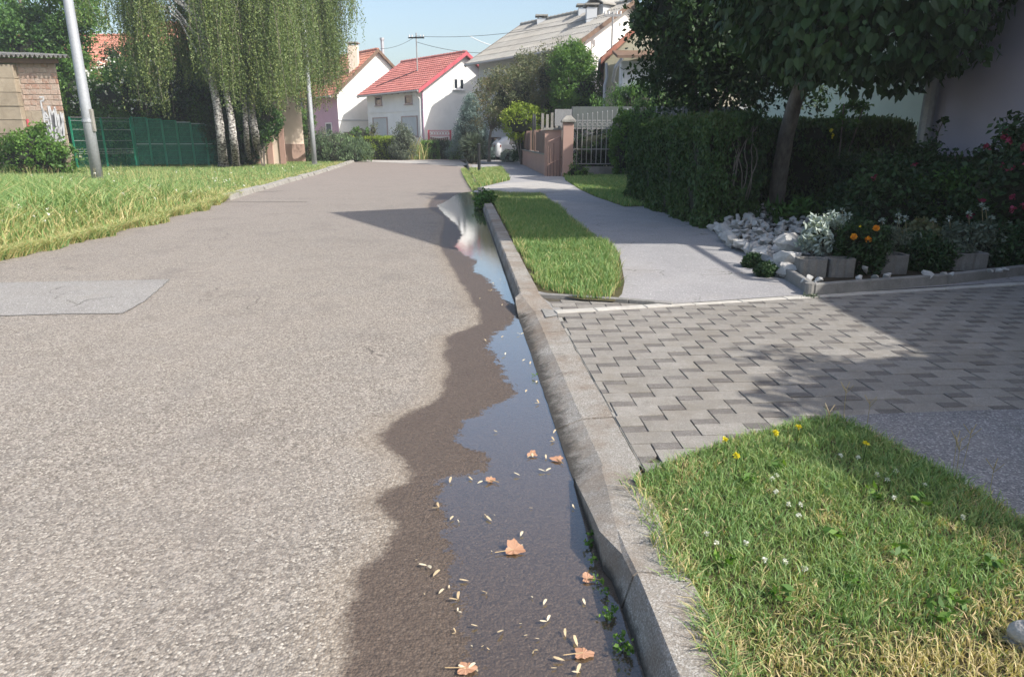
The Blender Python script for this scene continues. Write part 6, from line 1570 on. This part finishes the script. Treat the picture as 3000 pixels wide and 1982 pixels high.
pl('low_shrub', 'shadowy mounded shrub below the slender yellow rose', 'shrub', 2640, 590, 8.6, (.8, .5, .38), 'leaf_dark', .06, 140, .12, 45, 112, corek=.8)
pl('low_shrub', 'dim leafy shrub in front of the long stem of the single rose', 'shrub', 2800, 600, 7.6, (.7, .4, .34), 'leaf_green', .055, 140, .12, 45, 113, corek=.8)
DL = ['pair-headed pale dry flower above the third planter, taller of two', 'lower dry flower beside the tall one above the third planter', 'dry flower nearest the marigolds', 'short dry flower over the bluish grey plant', 'dry flower rising from the reddish sedum', 'short dry flower between sedum and cotoneaster', 'dry flower at the left of the wide cotoneaster', 'tallest dry flower, against the dark shrubs above the cotoneaster', 'second tallest dry flower beside the tallest one', 'low dry flower below the two tall ones', 'dry flower nearest the right end of the bed', 'thin green spike left above the silver plant', 'thin green spike right above the silver plant']
for i, (px_, py_, yt) in enumerate(((2635, 665, 633), (2652, 665, 640), (2587, 668, 648), (2626, 672, 652), (2732, 668, 648), (2780, 670, 640), (2835, 672, 628), (2876, 655, 603), (2892, 660, 615), (2905, 665, 640), (2955, 675, 655), (2430, 640, 622), (2464, 640, 618))):
    q0, q1 = onY(px_, py_ + 40, 6.5), onY(px_ + random.uniform(-4, 4), yt, 6.5)
    t = thing('dry_flower_stalk', DL[i], 'flower', (q0[0], q0[1], q0[2]), 'dried flower heads over the bed')
    b = MB(); b.tube([q0, ((q0[0] + q1[0]) / 2 + .01, 6.5, (q0[2] + q1[2]) / 2), q1], .0035, 4); b.build('stalk', M['straw'], t)
    N = 26 if px_ > 2500 else 8; d = unit(rng.normal(size=(N, 3)) + np.array([0, 0, 1.1])); P = np.array(q1) + d * .022; fast_mesh('flower_head', leaf_quads(P, .028, ratio=.4, axis=d * 2), 4, M['leaf_silver'], t)
for (px_, py_, rr2, sd) in ((2205, 757, .085, 120), (2243, 782, .08, 121)):
    q = at(px_, py_, .16); bush('creeping_tuft', 'dark reddish green creeping tuft hanging over the path from the rocks' if sd == 120 else 'second dark tuft beside the biggest rock, nearer the edging', 'plant', (q[0] + .0, q[1], .13), (rr2, rr2, .06), 'leaf_dark', .022, 60, .035, 60, seed=sd, corek=.7, stems=0)

# ================================================================ LAWNS
def lawn(name, poly, z, n, h, w, tintf, base_mat='soil', lean=.5, thick=.02):
    st = sheet(name + '_soil', [p[:2] for p in poly], z, M[base_mat]); tag(st, **ST)
    P = scatter([p[:2] for p in poly], n); t, hh, P = tintf(P)
    V_, T_ = blades(P, z - .004, hh if hh is not None else h, w, lean, t)
    return tag(fast_mesh(name, V_, 4, M['grass'], None, T_), kind='stuff')
near_poly = [(kx(-.5) + .19, -.5), (kx(1.4) + .19, 1.4), (kx(2.2) + .19, 2.2), at(1876, 1398, .08)[:2], at(2020, 1332, .08)[:2], at(2190, 1277, .08)[:2], at(2350, 1235, .08)[:2], at(2450, 1222, .08)[:2], at(2540, 1262, .08)[:2], at(2700, 1345, .08)[:2], at(2850, 1432, .08)[:2], at(3010, 1540, .08)[:2], (2.4, .9), (2.4, -.5)]
def t_near(P):
    f = fbm(P, 3.2, 1); f2 = fbm(P, 9.0, 4); dry = (f * .55 + f2 * .45); u = rng.random(len(P))
    yb = np.exp(-((P[:, 1] - 1.45 - .12 * np.sin(P[:, 0] * 5)) / .09) ** 2) * (P[:, 0] > .65) + np.exp(-((P[:, 1] - 1.22) / .10) ** 2)
    ek = np.exp(-((P[:, 0] - kx(P[:, 1]) - .21) / .035) ** 2)
    pdry = np.clip((dry - .60) * 2.2, 0, .6) + yb * .42 * fbm(P, 6, 12) * 1.6 + ek * .35 + .06
    isd = u < pdry
    t = np.where(isd, rng.uniform(.66, .98, len(P)), np.clip(.20 + .34 * rng.random(len(P)) + .14 * (fbm(P, 5, 9) - .5), .02, .55))
    h = np.where(isd, .022 + .02 * rng.random(len(P)), (.022 + .028 * rng.random(len(P))) * (.75 + .7 * fbm(P, 4, 6)) * (1 - .45 * np.clip(yb, 0, 1)))
    return t, h, P
lo = lawn('lawn_grass', near_poly, .082, 105000, .06, .0016, t_near, lean=.75)
Ps_ = np.stack([rng.random(5200), rng.uniform(.9, 2.15, 5200)], 1); Ps_[:, 0] = kx(Ps_[:, 1]) + .135 + .07 * Ps_[:, 0] + .03 * (fbm(Ps_, 6, 3) - .5)
Ps_ = Ps_[rng.random(len(Ps_)) < np.clip((2.0 - Ps_[:, 1]) * .9, .08, .8) * (fbm(Ps_, 7, 2) > .42)]
V_, T_ = blades(Ps_, .10, .03 + .03 * rng.random(len(Ps_)), .0017, 1.1, np.where(rng.random(len(Ps_)) < .3, .8, rng.uniform(.2, .5, len(Ps_)))); tag(fast_mesh('kerb_overhang_grass', V_, 4, M['grass'], None, T_), kind='stuff')
# lying clippings
P = scatter(near_poly, 9000); f = fbm(P, 3.2, 1) * .55 + fbm(P, 9, 4) * .45; yb = np.exp(-((P[:, 1] - 1.45) / .1) ** 2) + np.exp(-((P[:, 1] - 1.2) / .12) ** 2) + np.exp(-((P[:, 0] - kx(P[:, 1]) - .21) / .03) ** 2)
P = P[rng.random(len(P)) < np.clip((f - .5) * 2.5, 0, 1) + yb * .8]; P = P[rng.random(len(P)) < .7]; c = np.stack([P[:, 0], P[:, 1], .088 + rng.random(len(P)) * .012], 1); ax = rng.normal(size=(len(c), 3)) * np.array([1, 1, .12])
tag(fast_mesh('grass_clippings', leaf_quads(c, .032, axis=ax * 3, ratio=.10), 4, M['grass'], None, rng.uniform(.72, 1, len(c))), kind='stuff')
# broad-leaf weeds in the lawn
wd_c = []
for (px_, py_) in ((2280, 1362), (2200, 1400), (2560, 1440), (2700, 1470), (2440, 1560), (2290, 1740), (2750, 1790), (2810, 1760), (2500, 1700), (2120, 1640), (2920, 1650), (2640, 1620)):
    q = at(px_, py_, .11); k = 16; a = rng.random(k) * 6.28; wd_c.append(np.stack([q[0] + np.cos(a) * .022, q[1] + np.sin(a) * .022, .10 + rng.random(k) * .03], 1))
c = np.concatenate(wd_c); tag(fast_mesh('broadleaf_weeds', leaf_quads(c, .030, ratio=.45, axis=rng.normal(size=c.shape) * np.array([1, 1, .35])), 4, M['leaf_bright']), kind='stuff')
mid_poly = [(kx(5.3) + .205, 5.32), at(1700, 878, RZ)[:2], at(1800, 884, RZ)[:2], at(1822, 862, RZ)[:2], at(1830, 826, RZ)[:2], at(1815, 745, RZ)[:2], at(1800, 722, RZ)[:2], at(1752, 700, RZ)[:2], at(1690, 657, RZ)[:2], at(1655, 622, RZ)[:2], at(1611, 588, RZ)[:2], at(1590, 571, RZ)[:2], at(1500, 570, RZ)[:2], (kx(15.9) + .2, 15.9), (kx(12) + .2, 12), (kx(8) + .2, 8)]
def t_mid(P):
    far = np.clip((P[:, 1] - 12) / 3.5, 0, 1); edge = np.exp(-(pdist(P, mid_poly + mid_poly[:1]) / .07) ** 2)
    keep = rng.random(len(P)) < np.clip(7.5 / P[:, 1], .25, 1)
    keep &= pdist(P, mid_poly + mid_poly[:1]) > .10 * fbm(P, 9, 21) - .01
    P2 = P[keep]; far, edge = far[keep], edge[keep]; u = rng.random(len(P2))
    t = np.where(u < .10 + .35 * edge + .3 * far, rng.uniform(.58, .85, len(P2)), rng.uniform(.12, .5, len(P2)) + .1 * (fbm(P2, 2, 3) - .5))
    return t, (.06 + .06 * rng.random(len(P2))) * (.7 + .6 * fbm(P2, 3, 8)), P2
lawn('verge_grass', mid_poly, RZ + .004, 60000, .1, .0028, t_mid, lean=.5)
def t_far(P): u = rng.random(len(P)); return np.where(u < .35, rng.uniform(.55, .8, len(P)), rng.uniform(.15, .5, len(P))), .07 + .09 * rng.random(len(P)), P
lawn('far_verge_grass', [at(1376, 499, RZ), at(1470, 494, RZ), at(1494, 528, RZ), at(1405, 549, RZ)], RZ + .004, 9000, .1, .010, t_far)
def t_shade(P): u = rng.random(len(P)); return np.where(u < .2, rng.uniform(.5, .75, len(P)), rng.uniform(.1, .5, len(P))), .05 + .07 * rng.random(len(P)), P
lawn('fence_grass', [at(1655, 527, RZ), at(1700, 556, RZ), at(1745, 577, RZ), at(1790, 592, RZ), at(1830, 606, RZ), (2.36, 12.4), (2.45, 11.2), (2.5, 13.9), (3.2, 14.3), (6, 15), (6.5, 22.6), (1.7, 22.4)], RZ + .004, 42000, .1, .006, t_shade)
lawn('gutter_grass', [(kx(16.5) - .02, 16.2), (kx(16.5) + .16, 16.2), (-1.0, 19.4), (-1.45, 24.5), (-1.9, 28.5), (-2.05, 28.4), (-1.72, 24.5), (-1.22, 19.4)], .006, 5000, .1, .006, t_far)
# plant growing over the kerb
q = at(1408, 625, .05); bush('kerb_weed', 'bushy dark green weed growing over the kerb by the gutter water', 'weed', (kx(13.0) + .10, 13.0, .10), (.15, .5, .13), 'leaf_green', .06, 70, .10, 45, seed=130, corek=.7, stems=0)

left_poly = [(-5.60, -1), (-5.60, 7.3), (-5.50, 9.1), (-5.68, 11.5), (-5.95, 14.3), (-6.15, 14.9), (-6.75, 19), (-7.35, 25), (-8.1, 31.5), (-9.0, 38.5), (-10.3, 44.3), (-30, 44.3), (-40, 30), (-16, -1)]
road_line = left_poly[:11]
def t_left(P):
    vis = (P[:, 0] > -.80 * P[:, 1] - .5) & (P[:, 1] > 6.3); P2 = P[vis]
    d = pdist(P2, road_line); tall = np.clip((17 - P2[:, 1]) / 4 + np.clip((d - 2.5) / 3, 0, 1), 0, 1) * (P2[:, 1] < 27)
    keep = rng.random(len(P2)) < np.clip(11 / P2[:, 1], .3, 1); P2, d, tall = P2[keep], d[keep], tall[keep]
    u = rng.random(len(P2)); pd_ = np.exp(-(d / .6) ** 2) * .62 + .09 + .22 * np.clip(fbm(P2, .8, 5) - .45, 0, 1) * 2
    t = np.where(u < pd_, rng.uniform(.5, .88, len(P2)), rng.uniform(.18, .52, len(P2)))
    h = (.06 + .05 * rng.random(len(P2))) * (1 - tall) + tall * (.20 + .36 * rng.random(len(P2)) * (.5 + .9 * fbm(P2, 1.2, 2))) * np.clip(.35 + d / .8, .35, 1.1)
    return t, h, P2
lawn('left_verge_grass', left_poly, .012, 680000, .3, .0072, t_left, base_mat='ground', lean=.75)
N = 30000; i_ = rng.random(N); yy_ = 6.4 + (26 - 6.4) * i_ ** 1.5; xx_ = np.interp(yy_, [p[1] for p in road_line], [p[0] for p in road_line])
Pe = np.stack([xx_, yy_], 1); lim = .26 * np.clip(fbm(Pe, 2.2, 31) * 1.5 - .35, 0, 1) + .03; Pe[:, 0] += lim * rng.random(N); Pe = Pe[Pe[:, 1] < 15.5]
V_, T_ = blades(Pe, .002, .05 + .12 * rng.random(len(Pe)), .005, 1.0, np.where(rng.random(len(Pe)) < .6, rng.uniform(.6, .85, len(Pe)), rng.uniform(.2, .5, len(Pe)))); tag(fast_mesh('road_edge_grass', V_, 4, M['grass'], None, T_), kind='stuff')
# small white umbels and daisies in the long grass
c = []
for i in range(60):
    y = random.uniform(8.5, 24); d_ = random.random() ** 1.3 * (y * .75 - 5.9); x = -5.9 - abs(d_); c.append((x, y, random.uniform(.22, .42)))
c = np.array(c); c = np.repeat(c, 5, 0) + rng.normal(0, .012, (len(c) * 5, 3)); tag(fast_mesh('meadow_flowers', leaf_quads(c, .020, ratio=1), 4, M['petal_white']), kind='stuff')
# long seed stalks
P = scatter(left_poly, 26000); P = P[(P[:, 0] > -.8 * P[:, 1] - .5) & (P[:, 1] > 6.5) & (P[:, 1] < 24)]; d = pdist(P, road_line); P = P[(d > .1) & (rng.random(len(P)) < .30)]
V_, T_ = blades(P, .01, .38 + .18 * rng.random(len(P)), .0035, .35, rng.uniform(.55, .85, len(P))); tag(fast_mesh('seed_stalks', V_, 4, M['grass'], None, T_), kind='stuff')

# ---- single flowers
def small_flower(name, label, cat, px, py, z, s, mat, group, hgt):
    q = at(px, py, z); t = thing(name, label, cat, (q[0], q[1], z - hgt), group)
    N = 34; d = unit(rng.normal(size=(N, 3)) + np.array([0, 0, .8])); P = np.array(q) + d * s * .5; fast_mesh('flower_head', leaf_quads(P, s * .8, ratio=.45, axis=d * 1.5), 4, M[mat], t)
    b = MB(); b.tube([(q[0], q[1], z - hgt), (q[0] + .004, q[1], z)], .0016, 4); b.build('stalk', M['leaf_bright'], t)
for (px_, py_, lb) in ((2123, 1288, 'yellow dandelion leaning over the pavers left of the lawn tip'), (2272, 1268, 'yellow dandelion on a long stem at the paver edge, near the lawn tip'), (2158, 1334, 'yellow dandelion lowest in the left edge of the lawn'), (2338, 1250, 'half open yellow dandelion at the very tip of the lawn'), (2536, 1300, 'largest yellow dandelion standing against the shaded path')):
    small_flower('dandelion', lb, 'dandelion', px_, py_, .18, .0165, 'petal_yellow', 'dandelions', .11)
for (px_, py_) in ((2275, 1392), (2274, 1440), (2262, 1402), (2310, 1477), (2345, 1478), (2340, 1510), (2462, 1334), (2514, 1340), (2620, 1458), (2600, 1405), (2710, 1420), (2833, 1412), (2822, 1515), (2070, 1563), (2098, 1590), (2240, 1640), (2358, 1665), (2300, 1645), (2185, 1590), (2625, 1380), (2570, 1390)):
    small_flower('clover_flower', 'round white clover head in the near lawn', 'clover', px_, py_, .105, .0115, 'petal_white', 'white clover heads in the near lawn', .04)
GL = iter(['forked grass stalk at the very tip of the lawn', 'short forked stalk just left of the lawn tip', 'forked grass stalk right of the lawn tip over the paving', 'tallest forked stalk against the shaded path', 'leaning forked stalk left of the tallest one', 'forked stalk close below the tallest one', 'forked stalk nearest the right picture edge'])
for (px_, py_, h_) in ((2470, 1190, .14), (2420, 1225, .09), (2540, 1205, .10), (2820, 1330, .14), (2790, 1345, .13), (2800, 1360, .12), (2900, 1400, .09), (2395, 1130, .02), (2020, 1290, .05)):
    if h_ < .06: continue
    q = at(px_, py_ + 40, .085); t = thing('grass_stalk', next(GL), 'grass stalk', (q[0], q[1], .085), 'forked grass stalks at the lawn edge')
    b = MB(); top = Vector((q[0] + random.uniform(-.01, .01), q[1], .085 + h_)); b.tube([q, top], .0013, 4)
    for k in range(4):
        a = k * 1.6 + random.random(); b.tube([top - Vector((0, 0, .006 * k)), top + Vector((.028 * math.cos(a), .028 * math.sin(a), .028))], .0013, 4)
    b.build('stem', M['straw'], t)

# ---- what floats in the gutter: winged seeds and dead leaves
def samara_mesh(seed, two):
    r = random.Random(seed); b = MB()
    for s in ((1, -1) if two else (1,)):
        L = .030 * r.uniform(.7, 1.1); w = .0095; a = s * r.uniform(.35, 1.1) + (0 if s > 0 else math.pi)
        ca, sa = math.cos(a), math.sin(a); pr = [(0, .0016), (.25, .45), (.6, .62), (.9, .42), (1, 0)]
        up = [(L * t, w * q) for t, q in pr]; dn = [(L * t, -w * q * .45) for t, q in pr]
        T = lambda x, y: (x * ca - y * sa, x * sa + y * ca, .003 + .006 * (x / L) + .004 * abs(y) / w)
        for i in range(4): b.poly([T(*dn[i]), T(*dn[i + 1]), T(*up[i + 1]), T(*up[i])])
    me = bpy.data.meshes.new('samara'); me.from_pydata(b.v, [], b.f); me.materials.append(M['samara']); a_ = me.attributes.new('tint', 'FLOAT', 'FACE'); a_.data.foreach_set('value', [r.random() * .3 + (seed % 5) * .17] * len(me.polygons)); return me
SM = [samara_mesh(k, k % 4 == 0) for k in range(8)]
pts = [(1287, 1488, .9), (1318, 1525, 0), (1441, 1527, 1.1), (1525, 1572, .4), (1252, 1657, 2.6), (1268, 1690, 0), (1374, 1702, 2.0), (1285, 1741, .4), (1342, 1757, .6), (1401, 1835, 2.2), (1475, 1845, 3.0), (1592, 1773, .3), (1603, 1820, .7), (1657, 1866, .6), (1692, 1895, .8), (1684, 1492, 1.4), (1625, 1292, 1.0), (1562, 1340, .6), (1600, 1345, .5), (1524, 1394, 2.0), (1598, 1382, .1), (1318, 1416, .5), (1385, 1407, 1.2), (1398, 1417, 0), (1440, 1412, .7), (1458, 1266, 1.8), (1621, 1270, 0), (1715, 1772, 1.0), (1370, 1960, .1), (1655, 1935, 2), (1690, 1975, .2), (1700, 1970, 2.8), (1580, 1182, 1), (1540, 1150, .2), (1565, 1068, .3), (1530, 1058, 0), (1480, 1040, 1), (1466, 820, .6), (1500, 830, .2), (1445, 832, 1.2), (1437, 853, .1), (1404, 876, 0), (1470, 896, .2), (1500, 932, 2.9), (1532, 980, .2), (1468, 990, .1), (1425, 1000, 1), (1578, 1122, .8), (1395, 735, .4), (1412, 760, 1), (1450, 715, 0)]
pts += [(random.gauss(1450, 90), random.uniform(1480, 1970), random.random() * 6) for _ in range(22)]
for i, (px_, py_, a) in enumerate(pts):
    q = at(px_, py_, .006)
    if q[0] > kx(q[1]) - .02: q = (kx(q[1]) - .025, q[1], .006)
    o = bpy.data.objects.new('maple_seed', SM[i % 8]); COL.objects.link(o); o.location = (q[0], q[1], .0055); o.rotation_euler = (random.uniform(-.12, .12), random.uniform(-.12, .12), a); s = random.uniform(.85, 1.15) if i < 51 else random.uniform(.3, .55); o.scale = (s,) * 3
    tag(o, 'pale winged maple seed floating in the gutter puddle', 'maple seed', 'winged seeds in the gutter')
def dead_leaf(px, py, size, rot, label, curl=.4, pts5=5, z=.008):
    q = at(px, py, z); t = thing('dead_leaf', label, 'leaf', (q[0], q[1], z)); n = 30; b = MB(); ring = []
    for i in range(n):
        a = 2 * math.pi * i / n; rr2 = size * (.80 + .22 * math.cos(a * 3 + rot * 5) * abs(math.cos(a + rot)) + .05 * math.sin(a * 7 + rot)) * (1 + random.uniform(-.10, .08)); x, y = math.cos(a + rot) * rr2, math.sin(a + rot) * rr2 * .8
        ring.append((q[0] + x, q[1] + y, z + curl * size * (.5 * (y / size + .6) ** 2) + random.uniform(0, .003)))
    b.v = ring + [(q[0], q[1], z + .002)]; b.f = [(i, (i + 1) % n, n) for i in range(n)]; b.mi = [0] * n
    me_o = b.build('blade', M['dead_leaf'], t); a_ = me_o.data.attributes.new('tint', 'FLOAT', 'FACE'); a_.data.foreach_set('value', [random.uniform(.45, .9) for _ in range(len(me_o.data.polygons))])
    b = MB(); b.tube([(q[0] - math.cos(rot) * size * 1.7, q[1] - math.sin(rot) * size * 1.4, z + .004), (q[0], q[1], z + .004)], .0016, 4); b.build('stalk', M['samara'], t)
dead_leaf(1505, 1612, .036, .3, 'single curled orange dead leaf in the middle of the puddle', .9)
dead_leaf(1560, 1332, .024, 1.0, 'reddish dead leaf curled up beside the kerb, upstream of the orange one', .8)
dead_leaf(1632, 1346, .03, 2.0, 'brown leaf half sunk against the kerb among winged seeds', .3)
dead_leaf(1437, 1408, .022, 2.6, 'small brown leaf at the upper rim of the lower puddle', .5)
dead_leaf(1722, 1697, .022, 3.0, 'torn brown leaf scrap next to the kerb, among green sprigs', .8)
dead_leaf(1708, 1914, .03, .2, 'flat tan leaf on the wet asphalt at the bottom of the puddle', .08)
dead_leaf(1365, 1958, .03, 0, 'yellowish leaf at the bottom edge of the puddle', .1, 2)
# little weeds at the kerb foot
for i, (px_, py_) in enumerate(((1738, 1600), (1752, 1650), (1768, 1712), (1782, 1745), (1795, 1815), (1812, 1800), (1840, 1905), (1856, 1925), (1575, 1105), (1745, 1575), (1830, 1880))):
    q = at(px_, py_, .01); x = min(q[0], kx(q[1]) + .012); N = 26 if i in (4, 6, 7) else 15; P = np.array([x, q[1], .012]) + np.abs(rng.normal(0, .012, (N, 3))) * np.array([-1.2, 1, 1]) * np.where(rng.random((N, 1)) < .5, 1, 1)
    tag(fast_mesh('kerb_sprig', leaf_quads(P, .013, ratio=.7), 4, M['leaf_bright']), 'tiny green sprig rooted at the foot of the kerb', 'weed', 'green sprigs at the kerb foot')
# toe of a worn shoe entering at the lower right
LOCAL[0] = True
sq = at(3072, 1885, .12); sho = thing('worn_shoe', 'toe of a worn white and brown shoe lying on the grass', 'shoe', (sq[0] + .035, sq[1], .095)); sho.rotation_euler = (0, .1, R(150))
def ell(name, c, r, mat, par, cut=None, seg=16):
    bm = bmesh.new(); bmesh.ops.create_uvsphere(bm, u_segments=seg, v_segments=10, radius=1)
    for v in bm.verts:
        v.co = Vector((c[0] + v.co.x * r[0], c[1] + v.co.y * r[1] * (1 - .15 * v.co.x), c[2] + max(v.co.z, -.35) * r[2]))
    me = bpy.data.meshes.new(name); bm.to_mesh(me); bm.free(); me.materials.append(M[mat]); me.polygons.foreach_set('use_smooth', [True] * len(me.polygons)); return link(name, me, par)
ell('toe_cap', (.055, 0, .03), (.052, .042, .032), 'drive', sho); ell('toe_patch', (.035, 0, .036), (.05, .030, .032), 'leather', sho); ell('upper', (-.02, 0, .045), (.10, .043, .048), 'leather', sho); ell('sole', (-.01, 0, .006), (.125, .049, .022), 'old_conc', sho)
b = MB(); b.tube([(.03 + .02 * math.cos(a), .047 * math.sin(a), .045 + .03 * math.cos(a)) for a in [-1.2 + .3 * i for i in range(9)]], .002, 4); b.build('seam', M['leather'], sho)
LOCAL[0] = False

# ================================================================ hazy morning air
hz = MB(); hz.box(-3050, 3050, -3050, 3050, -1.2, 12.0)
hm = bpy.data.materials.new('morning_haze'); hm.use_nodes = True; hn = hm.node_tree; hn.nodes.clear()
pvn = hn.nodes.new('ShaderNodeVolumePrincipled'); pvn.inputs['Color'].default_value = (.90, .95, 1, 1); pvn.inputs['Density'].default_value = .0014; pvn.inputs['Anisotropy'].default_value = .25
ho = hn.nodes.new('ShaderNodeOutputMaterial'); hn.links.new(pvn.outputs[0], ho.inputs['Volume'])
tag(hz.build('haze', hm), kind='stuff')
